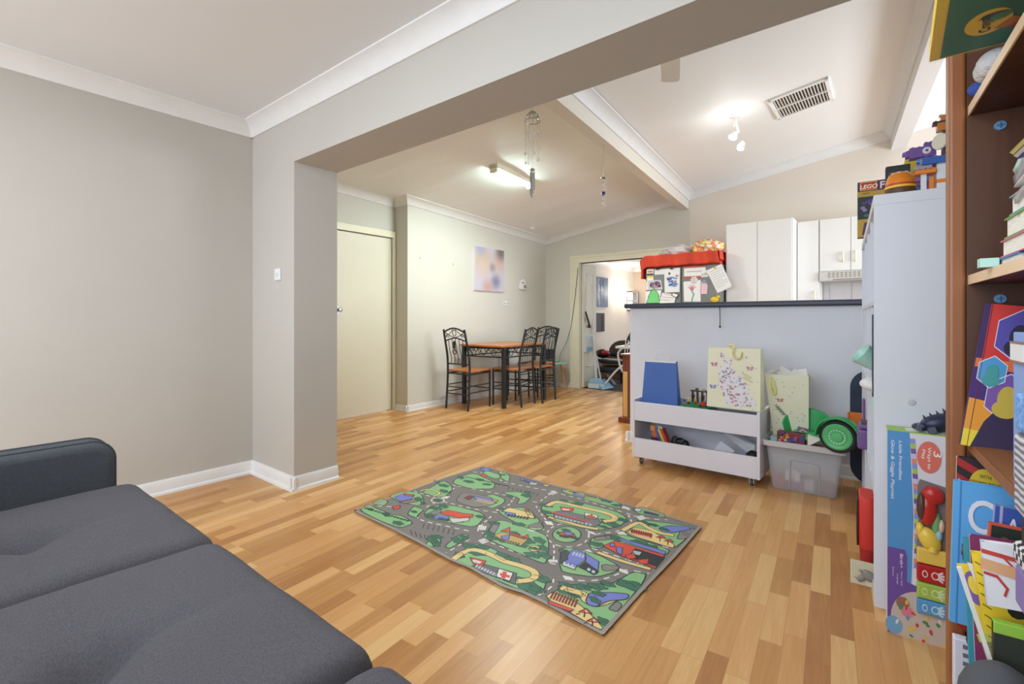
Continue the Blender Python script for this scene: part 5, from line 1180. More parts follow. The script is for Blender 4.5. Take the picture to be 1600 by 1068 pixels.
MB(GM).grid(seat, 28, 8).build('seat_shell', gr, smooth=60, solid=.008)
m = MB(GM); m.loft([[(-.25, -.03, .02), (-.02, -.05, .02), (.0, .12, .02), (-.24, .13, .02)], [(-.24, -.02, .06), (-.04, -.04, .06), (-.02, .10, .06), (-.23, .12, .06)]]); m.build('seat_pan', gr, bevel=.015, seg=3)
m = MB('blackplastic'); m.tube([(-.02, .0, .08), tuple(wc_ + Vector((0, .05, 0)))], .018, 8); m.build('axle', gr, smooth=60)
# skateboard and sled pieces standing against the bar wall
sk = thing('skateboard', 'dark blue skateboard deck standing on end against the bar wall', 'skateboard', (-.085, 3.80, 0))
pts = [(.115 * math.cos(a), .62 + .115 * math.sin(a)) for a in (PI * k / 14 for k in range(15))] + [(.115 * math.cos(a), .12 + .115 * math.sin(a)) for a in (PI + PI * k / 14 for k in range(15))]
m = MB(mat('grip tape', (64, 70, 90), .9, vary=.25, scale=7, bump=.3, bscale=400)); m.slab([(x, .0, z) for x, z in pts], (0, .012, 0)); m.build('deck', sk, bevel=.003)
for z in (.16, .58):
    m = MB('chrome'); m.box(-.06, .06, .012, .045, z - .02, z + .02); tr = m.build('truck', sk)
    for x in (-.075, .075): MB(flat(220, 214, 196)).lathe([(.001, -.015), (.024, -.013), (.024, .013), (.001, .015)], (x, .05, z), 14, rotm('Y', 90)).build('wheel', tr, smooth=40)
sled = thing('orange_track', 'orange plastic toy track piece leaning between skateboard and cube shelf', 'toy', (-.160, 3.66, .28)); m = MB(mat('orange plastic', (228, 120, 40), .4)); m.box(-.04, .04, 0, .01, .04, .20); m.box(-.045, -.036, -.012, .01, .03, .20); m.box(.036, .045, -.012, .01, .03, .20); m.box(-.02, .045, -.03, .01, .0, .05); m.build('body', sled, bevel=.004); MB(flat(190, 90, 36)).box(-.03, .03, -.014, -.001, .015, .035).build('clip', sled)
# ================================================================== white cube shelving on the right
DL = math.radians(3.5)
CU0 = Vector((-.044, 2.221, 0)); CUX = Vector((math.cos(DL), math.sin(DL), 0)); CUY = Vector((-math.sin(DL), math.cos(DL), 0))
def CU(x, y, z): return CU0 + CUX * x + CUY * y + UV * z
cu = thing('cube_shelf', 'tall white cube shelf unit standing end on beside the bookcase', 'shelf', CU0, DL)
Wd, Ln, Ht, T, t_ = .385, 1.46, 1.520, .038, .016
MB('cube_white').box(0, Wd, 0, T, 0, Ht - T).build('side_panel', cu, bevel=.0015); MB('cube_white').box(0, Wd, Ln - T, Ln, 0, Ht - T).build('side_panel', cu, bevel=.0015)
MB('cube_white').box(-.001, Wd, 0, Ln, Ht - T, Ht).build('top_board', cu, bevel=.0015); MB('cube_white').box(0, Wd, T, Ln - T, 0, T).build('bottom_board', cu)
cell = (Ln - 2 * T - 3 * t_) / 4; ch_ = (Ht - 2 * T - 3 * t_) / 4
for i in range(1, 4): MB('cube_white').box(.002, Wd, T, Ln - T, T + i * ch_ + (i - 1) * t_, T + i * (ch_ + t_)).build('shelf', cu)
for i in range(1, 4):
    y = T + i * cell + (i - 1) * t_
    for j in range(4): MB('cube_white').box(.003, Wd, y, y + t_, T + j * (ch_ + t_), T + j * (ch_ + t_) + ch_).build('divider', cu)
MB(flat(198, 198, 206)).lathe([(.001, .004), (.010, .003), (.012, 0)], (.108, 0, .765), 14, rotm('X', 90)).build('plastic_cap', cu, smooth=40)
def cellat(c, r): return T + c * (cell + t_), T + r * (ch_ + t_)        # y start, z start
# things poking out of its compartments
y_, z_ = cellat(0, 2); m = MB(mat('navy book', (40, 40, 62), .5)); m.box(0, .20, 0, .022, 0, .31); m.use(flat(214, 206, 196)); m.box(-.0006, 0, .001, .021, .02, .05); one(m, 'dark_book', 'dark navy book standing in the near compartment of the cube shelf', 'book', CU(-.004, y_ + .004, z_ + .001), DL)
mf = thing('mint_watering_funnel', 'mint green funnel shaped cup tipped out of the cube shelf', 'toy', CU(.045, y_ + .16, z_ + .015), DL); mt = mat('mint plastic', (176, 216, 204), .4)
Rf = Matrix.Rotation(math.radians(-50), 3, 'Y') @ rotm('X', 12) @ Matrix.Diagonal((.72, .72, .72))
m = MB(mt); m.lathe([(.02, -.06), (.03, -.04), (.060, .10), (.062, .115), (.057, .11), (.027, -.035), (.016, -.05)], (-.02, 0, .09), 24, Rf); m.build('cup', mf, smooth=50)
m = MB(mt); m.loft([rr(.09, .10, -.085, .03), rr(.085, .09, -.02, .03), rr(.05, .06, .06, .02)]); m.build('foot', mf, smooth=50)
wcl = MB(mat('white cloth', (232, 230, 232), .9)); wcl.ell((0, 0, .03), (.06, .08, .03)); one(wcl, 'white_cloth', 'little white cloth bundle beneath the mint funnel', 'cloth', CU(.02, y_ + .18, z_ + .0), DL, smooth=60)
y_, z_ = cellat(2, 1); pt = thing('purple_case', 'purple toy case sticking out of the cube shelf', 'toy', CU(.02, y_ + .10, z_ + .001), DL); pm_ = mat('purple plastic', (120, 88, 150), .4); m = MB(pm_); m.box(-.055, .16, -.07, .07, 0, .10); m.build('body', pt, bevel=.012, seg=3); m = MB(pm_); m.box(-.05, .15, -.07, .07, .102, .125); m.build('lid', pt, bevel=.01); m = MB(flat(90, 70, 50)); m.box(-.04, .10, -.05, .05, .126, .132); m.build('inlay', pt)
m = MB(flat(126, 92, 152)); m.box(0, .012, 0, .06, 0, .18); one(m, 'toy_board', 'upright purple plastic panel in the far part of the cube shelf', 'toy', CU(-.01, y_ + .20, z_ + .05), DL, bevel=.004)
# on the floor before it
rp_ = thing('red_pouch', 'red rounded pouch case hanging low off the cube shelf front', 'case', CU(-.014, .24, .03), DL); rm_ = mat('red nylon', (214, 56, 48), .6, bump=.2, bscale=300)
m = MB(rm_); m.loft([rr(.05, .13, .10, .02), rr(.06, .15, .12, .025), rr(.06, .16, .29, .025), rr(.05, .14, .315, .02)]); m.build('body', rp_, smooth=50, bevel=.004)
m = MB(flat(50, 30, 34)); m.box(-.035, -.029, -.065, .065, .115, .30); m.build('zip', rp_, bevel=.003); m = MB(mat('dark red nylon', (170, 40, 36), .6)); m.loft([rr(.045, .10, .005, .02), rr(.05, .12, .10, .02)]); m.build('lower_pocket', rp_, smooth=50)
bp = thing('rhino_plate', 'cream studded brick plate with a grey toy rhino beside the cube shelf foot', 'toy', CU(-.075, -.02, .10), DL)
P = [fl(1328, 903), fl(1366, 917)]
m = MB(mat('tan brick', (216, 206, 176), .4)); m.bx((.0, .06, .055), (.135, .008, .145), rotm('X', -10)); m.build('plate', bp)
m = MB(mat('tan stud', (222, 212, 184), .4))
for i in range(9):
    for j in range(9): m.lathe([(.0045, 0), (.0045, .004), (.0005, .0042)], Vector((0, .06, .055)) + rotm('X', -10) @ Vector((-.058 + i * .0145, -.004, -.062 + j * .0155)), 7, rotm('X', -10) @ rotm('X', 90))
m.build('studs', bp)
rm2 = mat('rhino grey', (146, 142, 134), .6); m = MB(rm2); R_ = rotm('Y', 28)
m.ell((.028, .04, .055), (.045, .018, .030), R=R_); m.ell((-.010, .038, .030), (.028, .014, .018), R=rotm('Y', -50)); m.build('rhino_body', bp, smooth=60)
m = MB(rm2); m.lathe([(.006, 0), (.001, .03)], (-.022, .034, .022), 8, rotm('Y', -70)); m.build('rhino_horn', bp); m = MB(rm2); m.ell((-.005, .035, .075), (.022, .006, .007), R=rotm('Y', 20)); m.build('rhino_ear', bp)
bp.scale = (.62, .62, .62); bp.location = fl(1349, 915, .01)
# the big playmat carton standing against its end
PB = Vector((-.005, 2.075, 0)); pb = thing('playmat_box', 'tall blue and white baby playmat carton with a clear window, standing on end', 'box', PB, math.radians(2))
bw, bd, bh = .27, .095, .685
D58 = Matrix.Diagonal((.58, 1, 1, 1))
BL = (84, 150, 210); PUR = (110, 80, 160)
m = MB(flat(226, 222, 232)); m.box(0, bw, 0, bd, 0, bh); m.use(flat(170, 206, 96)); m.box(-.0004, bw + .0004, -.0004, bd + .0004, bh - .003, bh + .0006); m.use(flat(232, 236, 226)); m.box(.05, .23, .02, bd - .02, bh, bh + .0012)
m.plane((0, -.0006, 0), (.58, 0, 0), (0, 0, 1), .0004)
m.pp([(0, 0), (.13, 0), (.108, .18), (.118, .40), (.100, bh), (0, bh)], BL, 1)
stripes = [(140, 150, 214), (170, 200, 90), (120, 90, 170), (206, 196, 220), (226, 140, 120)]
def edge_x(z): return .100 + .022 * math.sin(max(0, min(1, (bh - z) / bh)) * PI * 1.05) + .004
for i in range(26):
    z = bh - .02 - i * .0165; m.pp([(edge_x(z) - .004, z), (edge_x(z) + .018, z), (edge_x(z - .0165) + .018, z - .0165), (edge_x(z - .0165) - .004, z - .0165)], stripes[i % 5], 2)
m.pt('Little Friendlies', .053, bh - .03, .0215, (240, 240, 246), 3, -PI / 2, bold=.006, shear=.15); m.pt('Glow & Giggle Playmat', .018, bh - .03, .0215, (240, 240, 246), 3, -PI / 2, bold=.006, shear=.15)
m.pp([(0, 0), (.30, 0), (.27, .10), (.20, .165), (.09, .185), (.09, .27), (.08, .29), (.004, .29), (0, .28)], PUR, 2)
m.pt('Birth+', .058, .275, .019, (240, 236, 246), 3, -PI / 2, bold=.006); m.pt('Motor Skills', .062, .215, .010, (230, 226, 240), 3, -PI / 2); m.pt('Language', .044, .205, .010, (230, 226, 240), 3, -PI / 2); m.pt('Sensory', .024, .225, .010, (230, 226, 240), 3, -PI / 2)
m.pe(.15, .055, .135, .105, (206, 188, 178), 3, 30); rnd = random.Random(3)
m.pe(.07, .11, .03, .022, (150, 110, 90), 4); m.pe(.09, .085, .028, .02, (220, 130, 150), 4.2); m.pe(.03, .03, .04, .03, (120, 170, 210), 4.1)
for i in range(26): m.pe(rnd.uniform(.04, .26), rnd.uniform(.0, .12), rnd.uniform(.006, .014), rnd.uniform(.004, .010), rnd.choice([(200, 70, 70), (80, 140, 90), (226, 190, 90), (160, 120, 170), (230, 220, 214), (90, 150, 190)]), 4.3 + i * .04, 8, rnd.uniform(0, 3))
m.pt('Sounds', .19, .150, .016, PUR, 6, -PI / 2)
m.pe(.185, bh - .075, .052, .052, (224, 116, 100), 3, 30); m.pt('3', .205, bh - .05, .05, (246, 240, 236), 4, -PI / 2, bold=.01); m.pt('Ways to', .180, bh - .042, .021, (246, 240, 236), 4, -PI / 2, bold=.006); m.pt('Play', .155, bh - .05, .021, (246, 240, 236), 4, -PI / 2, bold=.006)
m.pp([(.135, .51), (.145, .535), (.40, .50), (.40, .12), (.30, .14), (.22, .19), (.14, .23), (.128, .30), (.142, .42)], (126, 116, 118), 2)
m.build('carton', pb)
m = MB(flat(196, 48, 44, .3)); m.at(D58); m.ell((.175, -.012, .44), (.045, .022, .05)); m.ell((.20, -.012, .49), (.05, .02, .03)); m.build('red_toy', pb, smooth=60)
m = MB(flat(90, 62, 50, .4)); m.at(D58); m.ell((.150, -.016, .45), (.022, .02, .045)); m.build('brown_toy', pb, smooth=60)
m = MB(flat(240, 206, 80, .3)); m.at(D58); m.ell((.185, -.012, .345), (.055, .022, .035), R=rotm('Y', 25)); m.ell((.145, -.010, .375), (.02, .015, .02)); m.build('yellow_toy', pb, smooth=60)
m = MB(flat(120, 170, 110, .4)); m.at(D58); m.ell((.215, -.008, .40), (.022, .015, .04)); m.use(flat(226, 190, 170)); m.ell((.235, -.01, .395), (.016, .015, .022)); m.use(flat(150, 196, 220)); m.ell((.225, -.012, .365), (.016, .014, .02)); m.build('small_toys', pb, smooth=60)
for z0, z1, c, nm in ((.265, .315, (236, 200, 96), 'yellow_pad'), (.205, .262, (186, 40, 44), 'red_pad'), (.150, .202, (170, 200, 86), 'green_pad'), (.100, .147, (90, 160, 214), 'blue_pad')):
    m = MB(flat(*c, rough=.3)); m.at(D58); m.box(.130, .42, -.020, 0, z0, z1); o = m.build(nm, pb, bevel=.006, seg=3)
    if nm != 'yellow_pad':
        d = MB(flat(240, 214, 214)); d.plane((.087, -.0204, z0), (.62, 0, 0), (0, 0, 1), .0005); lc = (238, 210, 214) if 'red' in nm else (214, 230, 180) if 'green' in nm else (200, 226, 240); h_ = (z1 - z0)
        d.pe(.055, h_ * .5, .016, .013, lc, 1); d.pe(.055, h_ * .5, .011, .009, c, 2); 
        for k in range(4): a = -.6 + .4 * k; d.pl([(.055 + .012 * math.cos(a), h_ * .5 + .012 * math.sin(a)), (.055 + .034 * math.cos(a), h_ * .5 + .026 * math.sin(a))], .007, lc, 1)
        d.pe(.014, h_ * .5, .012, .012, lc, 1); d.pe(.014, h_ * .5, .008, .008, c, 2)
        d.build('white_motif', o)
m = MB(mat('yellow base', (240, 206, 96), .35)); m.at(D58); m.lathe([(.001, 0), (.026, 0), (.026, .016), (.018, .018), (.018, .008), (.001, .008)], (.20, -.008, .312), 16); m.build('yellow_ring', pb, smooth=40)
q = Vector((.18, 2.12, .686)); db = thing('dragon_toy', 'dark navy spiky toy lying on the tall playmat carton', 'toy', (.098, 2.115, bh + .0022), .2); nm_ = mat('navy plastic', (40, 44, 72), .4)
db.scale = (.68, .9, .72)
m = MB(nm_); m.ell((.055, 0, .045), (.085, .034, .042), R=rotm('Y', -14)); m.ell((-.025, -.005, .020), (.035, .026, .018)); m.build('body', db, smooth=60)
for k in range(5): m = MB(nm_); m.lathe([(.010, 0), (.001, .03)], (.0 + .025 * k, 0, .05 + .012 * k), 6, rotm('Y', -30)); m.build('spine', db)
m = MB(mat('grey claw', (96, 102, 120), .4)); m.bx((-.035, -.02, .022), (.022, .02, .034), rotm('Y', 30)); m.bx((.01, -.03, .014), (.03, .018, .026), rotm('Y', -20)); m.build('claw', db)
# ---------------- models on the cube shelf top
zt_ = Ht + .0006
bxm = MB(flat(74, 44, 92)); BWd, BHt = .30, .31
bxm.box(0, BWd, 0, .06, 0, BHt); bxm.plane((0, -.0006, 0), (1, 0, 0), (0, 0, 1), .0005)
bxm.pr(0, .0, BWd, BHt, (96, 50, 96), 1); bxm.pr(0, 0, BWd, BHt - .055, (196, 160, 70), 2); bxm.pr(0, .10, BWd, .225, (40, 60, 56), 3); bxm.pr(.012, BHt - .048, .085, BHt - .005, (206, 44, 36), 4); bxm.pt('LEGO', .049, BHt - .040, .031, (250, 246, 230), 6, 0, 'CENTER', bold=.03, shear=.2); bxm.pl([(.012, BHt - .048), (.085, BHt - .048), (.085, BHt - .005), (.012, BHt - .005)], .003, (240, 210, 80), 5, True)
bxm.pt('FORTNITE', .098, BHt - .046, .052, (246, 240, 250), 5, 0, bold=.02); bxm.pt('77072', .02, .238, .014, (90, 60, 50), 5)
for i in range(20): bxm.pe(rnd.uniform(.02, .14), rnd.uniform(.12, .215), .012, .010, rnd.choice([(110, 90, 170), (86, 70, 140), (150, 130, 190), (70, 110, 120)]), 4 + i * .05, 6)
bxm.pp([(.02, .012), (.13, .012), (.14, .085), (.09, .092), (.03, .08)], (90, 50, 110), 4)
one(bxm, 'brick_set_box', 'purple and gold toy brick set box at the far end of the cube shelf', 'box', CU(-.028, 1.12, zt_), DL)
def cyl(m, c, r, z0, z1, n=22): m.lathe([(.001, z0), (r, z0), (r, z1), (.001, z1)], c, n)
def at_px(px, py, y): # point on a depth plane y' of the shelf top, in shelf coordinates
    d = ray(px, py); k = (CU0 - EYEV).dot(CUY) + y; p = EYEV + d * (k / d.dot(CUY)); q = p - CU0; return q.dot(CUX), q.z
# burger
bx0, _ = at_px(1382, 300, .22); bx1, bz = at_px(1432, 290, .22); bc = (bx0 + bx1) / 2; br = (bx1 - bx0) / 2
bg = thing('toy_burger', 'brick-built burger model with orange bun on the cube shelf top', 'toy', CU(bc, .22, zt_), DL); zh = at_px(1400, 270, .22)[1] - Ht
OB = mat('bun orange', (232, 136, 40), .35)
def layer(nm, mt, prof): MB(mt).lathe([(r * br, z * zh) for r, z in prof], (0, 0, 0), 28).build(nm, bg, smooth=40)
layer('lower_bun', OB, [(.001, 0), (.85, 0), (1, .08), (1, .24), (.001, .24)]); layer('patty', flat(96, 60, 40), [(.001, .24), (.97, .24), (1.02, .34), (.97, .46), (.001, .46)]); layer('cheese', flat(240, 200, 60), [(.001, .46), (1.02, .46), (1.02, .53), (.001, .53)]); layer('tomato', flat(206, 60, 40), [(.001, .53), (.98, .53), (.96, .60), (.001, .60)]); layer('upper_bun', OB, [(.001, .60), (.95, .60), (.92, .72), (.75, .90), (.45, .98), (.001, 1.0)])
m = MB(flat(246, 220, 170))
for k in range(7): a = k * .9; m.ell((.5 * br * math.cos(a), .5 * br * math.sin(a), .95 * zh), (.008, .005, .004), 8, 5)
m.build('seeds', bg, smooth=60)
# red car to its left
x0, z0 = at_px(1364, 305, .30); sp = [(0, 0, .010, .10, .045, .022, 0), (.015, 0, .032, .05, .042, .020, 0), (-.02, 0, .0325, .02, .040, .010, 1), (.045, 0, .032, .02, .04, .030, 2)] + [(xx, yy, 0, .026, .012, .026, 3) for xx in (-.03, .03) for yy in (-.026, .026)]
bricks('brick_car', 'red and white toy brick car at the cube shelf top corner', 'toy', CU(.052, .34, zt_), [(206, 60, 50), (60, 60, 66), (232, 228, 226), (44, 42, 44)], sp, DL + .9)
# dark screen and yellow box behind
x0, z0 = at_px(1384, 290, .62); x1, z1 = at_px(1423, 255, .62); t = thing('toy_screen', 'dark framed toy screen propped behind the burger', 'toy', CU((x0 + x1) / 2, .62, zt_), DL); w_ = x1 - x0; h_ = z1 - Ht
MB(flat(44, 46, 46)).box(-w_ / 2, w_ / 2, 0, .05, 0, h_).build('frame', t, bevel=.004); MB(flat(84, 90, 94, .2)).box(-w_ * .40, w_ * .10, -.002, 0, h_ * .2, h_ * .88).build('large_pane', t); MB(flat(96, 102, 106, .2)).box(w_ * .16, w_ * .42, -.002, 0, h_ * .2, h_ * .88).build('small_pane', t)
x0, z0 = at_px(1406, 270, .80); x1, z1 = at_px(1450, 236, .80); m = MB(mat('yellow card', (214, 184, 40), .45)); h_ = z1 - Ht; w_ = x1 - x0; m.slab([(-w_ / 2, 0, 0), (w_ / 2, 0, 0), (w_ / 2, 0, h_), (-w_ * .25, 0, h_), (-w_ / 2, 0, h_ * .55)], (0, .10, 0)); one(m, 'yellow_box', 'bright yellow open box behind the toy screen', 'box', CU((x0 + x1) / 2, .80, zt_), DL, bevel=.003)
# purple and blue brick tower
x0, _ = at_px(1424, 290, .42); x1, _ = at_px(1446, 290, .42); zl_ = at_px(1440, 222, .42)[1] - Ht; xc = (x0 + x1) / 2 + .012
V, B_, P2, C_ = 0, 1, 2, 3; cols = [(120, 84, 160), (70, 140, 206), (150, 100, 190), (60, 70, 130)]; rnd = random.Random(31); sp = []; n = 11
for i in range(n):
    h = zl_ * .74 / n; sp.append((.012 * (i / n), 0, i * h, .055 - .010 * (i % 2), .05, h * .96, [C_, V, B_, B_, P2, V, B_, B_, V, P2, V][i])); sp.append((-.024 + .014 * (i / n), -.026, i * h, .018, .012, h * .7, [P2, B_, V, P2, B_, V][i % 6])); sp.append((.028 + .012 * (i / n), -.022, i * h + h * .2, .014, .012, h * .6, [B_, V, P2][i % 3]))
sp += [(.0, 0, zl_ * .76, .085, .05, zl_ * .15, 0), (-.045, 0, zl_ * .79, .02, .035, zl_ * .09, 0), (-.058, 0, zl_ * .82, .014, .02, zl_ * .05, 2), (.02, 0, zl_ * .91, .03, .03, zl_ * .06, 0)]
bt = bricks('brick_tower', 'purple and blue stepped toy brick tower on the cube shelf top', 'toy', CU(xc, .42, zt_), cols, sp, DL)
m = MB(flat(226, 222, 230)); m.lathe([(.001, .004), (.014, .004), (.014, 0)], (.012, -.0255, zl_ * .84), 16, rotm('X', 90)); m.use(flat(90, 80, 120)); m.lathe([(.001, .006), (.005, .006), (.005, 0)], (.012, -.0255, zl_ * .84), 12, rotm('X', 90)); m.build('round_plate', bt)
# blue, white and orange kiosk near the front
x0, _ = at_px(1437, 298, .14); x1, _ = at_px(1480, 292, .14); zk = at_px(1460, 246, .14)[1] - Ht; w_ = x1 - x0 + .03; cols = [(226, 226, 228), (232, 130, 40), (52, 92, 170), (44, 44, 48), (150, 150, 156)]
sp = [(-.028, 0, 0, .016, .016, zk * .58, 0), (-.006, 0, 0, .012, .016, zk * .5, 1), (.022, 0, 0, .028, .03, zk * .16, 2), (.022, 0, zk * .16, .028, .03, zk * .14, 0), (.022, 0, zk * .30, .028, .03, zk * .10, 1), (.022, 0, zk * .40, .028, .03, zk * .40, 0), (-.024, 0, zk * .58, .06, .05, zk * .10, 1), (.020, .0, zk * .80, .11, .06, zk * .18, 2), (.058, .005, 0, .04, .03, zk * .8, 3), (-.03, 0, zk * .70, .05, .045, zk * .09, 4)]
bricks('brick_kiosk', 'white, orange and blue toy brick kiosk at the near edge of the cube shelf top', 'toy', CU((x0 + x1) / 2, .14, zt_), cols, sp, DL)
x0, z0 = at_px(1468, 240, .30); sp = [(0, 0, 0, .022, .03, (at_px(1468, 208, .30)[1] - Ht) * .62, 0), (.02, .02, 0, .02, .03, (at_px(1468, 208, .30)[1] - Ht) * .98, 1)]
kz = at_px(1468, 208, .30)[1] - Ht; kt = at_px(1468, 182, .30)[1] - Ht
sp = [(0.0, 0, 0, .020, .03, kz * .55, 2), (.028, .0, 0, .03, .035, kz, 0), (.020, 0, kz * 1.02, .045, .04, (kt - kz) * .45, 1), (.012, 0, kz + (kt - kz) * .48, .055, .03, (kt - kz) * .18, 0), (.020, 0, kz + (kt - kz) * .66, .022, .03, (kt - kz) * .30, 1), (.010, 0, kt * .99, .012, .012, .008, 3)]
kk = bricks('brick_figure', 'tall brown and orange toy brick figure beside the bookcase edge', 'toy', CU(x0 - .006, .30, zt_), [(74, 56, 48), (206, 122, 56), (222, 140, 70), (190, 190, 186)], sp, DL)
m = MB(flat(222, 216, 196)); m.lathe([(.001, .006), (.030, .006), (.032, 0)], (.006, -.019, kz * .86), 20, rotm('X', 90) @ rotm('Y', -50)); m.build('cream_dish', kk, smooth=40)
# ================================================================== brown bookcase at the right edge
BKO = Vector((.0896, 1.25, 0)); BX = Vector((math.cos(DL), math.sin(DL), 0)); BYv = Vector((-math.sin(DL), math.cos(DL), 0))
def BK_(x, y, z): return BKO + BX * x + BYv * y + UV * z
bk = thing('bookcase', 'tall walnut brown open bookcase crammed with books on the right', 'bookcase', BKO, DL)
dp, ln_ = .29, .90
for y in (0.0, -ln_ - .032):
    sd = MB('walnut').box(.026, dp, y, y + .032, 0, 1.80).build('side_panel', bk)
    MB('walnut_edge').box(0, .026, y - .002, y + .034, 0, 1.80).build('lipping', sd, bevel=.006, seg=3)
MB('walnut').box(dp - .006, dp, -ln_, 0, .05, 1.80).build('back_panel', bk); MB('walnut').box(.0, dp - .006, -ln_, 0, 1.775, 1.795).build('top_board', bk)
SH = [.18, .503, .832, 1.146, 1.466]
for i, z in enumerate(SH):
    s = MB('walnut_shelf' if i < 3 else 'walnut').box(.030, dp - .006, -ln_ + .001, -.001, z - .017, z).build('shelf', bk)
    MB('pale_edge' if i >= 3 else 'walnut_edge').box(.028, .0305, -ln_ + .001, -.001, z - .0172, z + .0002).build('edge_strip', s)  # edge strips of the upper two shelves are paler than those below
for z in (SH[3] - .045, SH[4] - .045):
    m = MB(flat(96, 140, 176)); m.lathe([(.001, .003), (.008, .003), (.009, 0)], (.072, 0, z), 14, rotm('X', 90)); m.use(flat(60, 96, 130)); m.bx((.072, -.0035, z), (.011, .0008, .002)); m.bx((.072, -.0035, z), (.002, .0008, .011)); m.build('screw_cap', bk)
def BP(px, py, y): # point where the picture ray meets the plane y' in bookcase coordinates
    d = ray(px, py); k = (BKO - EYEV).dot(BYv) + y; p = EYEV + d * (k / d.dot(BYv)) - BKO; return p.dot(BX), p.z
def BZ(px, py, z):
    p = fl(px, py, z) - BKO; return p.dot(BX), p.dot(BYv)
# ---- top: plush paw, blue slipper and the box of art supplies
z5 = SH[4] + .0006
x, z = BP(1538, 86, -.07); m = MB(mat('white plush', (226, 222, 224), .95, bump=.5, bscale=160)); m.ell((0, 0, 0), (.055, .06, .026)); m.ell((-.03, -.02, .0), (.025, .03, .022)); m.ell((.035, -.03, .0), (.03, .04, .022)); one(m, 'plush_toy', 'white plush toy squashed on the top bookcase shelf', 'toy', BK_(x + .035, -.10, z5 + .026), DL, smooth=60)
m = MB(mat('blue felt', (50, 76, 150), .8)); m.ell((0, 0, 0), (.040, .018, .020)); one(m, 'blue_ball', 'blue rounded toy behind the white plush on the top shelf', 'toy', BK_(.062, -.028, z5 + .020), DL, smooth=60)
zc_ = 1.520
a0 = BZ(1452, 97, zc_); a1 = BZ(1480, 0, zc_); a2 = BZ(1600, 44, zc_)
cx = thing('art_set_box', 'yellow and green art supplies box overhanging the bookcase top shelf', 'box', BK_(a0[0], a0[1], zc_), DL + math.radians(-4))
m = MB(flat(250, 212, 60)); L_, W2 = .34, .25; m.box(0, W2, -L_, 0, 0, .03)
m.plane((0, 0, -.0006), (1, 0, 0), (0, -1, 0), .0004)      # underside, read from below
oc_ = BZ(1553, 33, zc_); or_ = BZ(1516, 40, zc_); ou, ov = oc_[0] - a0[0], a0[1] - oc_[1]; rr_ = math.hypot(or_[0] - oc_[0], or_[1] - oc_[1]) * 1.08
m.pr(.014, .006, W2, L_, (44, 120, 98), 1); m.pe(ou, ov, rr_ * .88, rr_ * 1.32, (250, 208, 60), 2, 36); m.pe(ou + .006, ov + rr_ * .62, rr_ * .55, rr_ * .34, (90, 70, 130), 3, 20, .0); m.pe(ou + rr_ * .40, ov + rr_ * .42, rr_ * .45, rr_ * .34, (80, 150, 90), 3.4, 20, .5); m.pp([(ou + rr_ * .3, ov - rr_ * .9), (ou + rr_ * .9, ov + .0), (ou + rr_ * 1.6, ov - .02), (ou + rr_ * 1.3, ov - rr_ * 1.3)], (206, 120, 50), 2.4); m.pp([(ou + rr_ * .7, ov - rr_ * 1.1), (ou + rr_ * 1.3, ov - .02), (ou + rr_ * 1.9, ov - .06), (ou + rr_ * 1.5, ov - rr_ * 1.4)], (190, 70, 50), 2.7)
m.pt('Crayola', ou + rr_ * .16, ov - rr_ * .95, rr_ * .60, (36, 70, 50), 5, PI / 2 + .1, bold=.02)
m.build('box', cx)
m = MB(clear('shrink wrap', (200, 210, 210), .04, .05)); m.box(-.002, W2 + .002, -L_ - .002, .002, -.0035, -.0025); m.build('shrink_wrap', cx)
m = MB(flat(150, 120, 90)); m.box(-.02, .20, -.30, -.16, 0, zc_ - z5 - .0045); one(m, 'cardboard_tray', 'plain card tray under the art supplies box on the top shelf', 'box', BK_(.075, -.0, z5), DL)
# ---- shelf under it: loose papers and a pile of thin books lying flat
z4 = SH[3] + .0006
m = MB(flat(176, 214, 200)); m.box(0, .022, -.02, 0, 0, .014); x, y = BZ(1527, 419, z4); one(m, 'mint_eraser', 'small mint block on the bookcase shelf before the pile of books', 'eraser', BK_(x, y + .0, z4), DL)
def flatbook(name, label, px, z0, h, cover, depth=.20, width=.15, pages=(232, 226, 214), tilt=0.0, yoff=0.0, cat='book'):
    x, y = BZ(px, 0, z0 + .0) if False else (0, 0)
    # near-left front corner found from the ray through px on the height z0
    d = ray(px, HORIZON - (z0 - EYE) * F_PX / 1.0); k = None
    # solve for the spot on the line x' = .034 whose picture column is px
    lo, hi = -.85, -.01
    for _ in range(40):
        mid = (lo + hi) / 2; q = BK_(.036, mid, z0) - EYEV; col = CX + F_PX * q.dot(RV) / q.dot(FV)
        if col > px: lo = mid
        else: hi = mid
    y = lo + yoff; t = thing(name, label, cat, BK_(.036, y, z0), DL + tilt)
    c = .0018
    m = MB(flat(*cover)); m.box(0, depth, -width, 0, 0, c); m.box(0, depth, -width, 0, h - c, h); m.box(depth - c, depth, -width, 0, c, h - c); m.build('cover', t)
    m = MB(mat('page edge %d' % px, pages, .8, vary=.12, scale=400, stretch=(.05, .05, 1))); m.box(.003, depth - c, -width + .003, -.003, c, h - c); m.build('pages', t)
    return h
zz = z4
for nm, lab, px, h, c in (('thin_book', 'thin blue book lowest in the flat pile on the pale edged shelf', 1549, .012, (70, 130, 190)), ('picture_book', 'pink covered book lying second from the bottom of the flat pile', 1563, .026, (206, 120, 150)), ('picture_book', 'lime green covered book lying in the middle of the flat pile', 1569, .030, (130, 180, 80)), ('picture_book', 'teal covered book lying on the lime green one', 1577, .028, (110, 170, 180))):
    flatbook(nm, lab, px, zz, h, c); zz += h + .0006
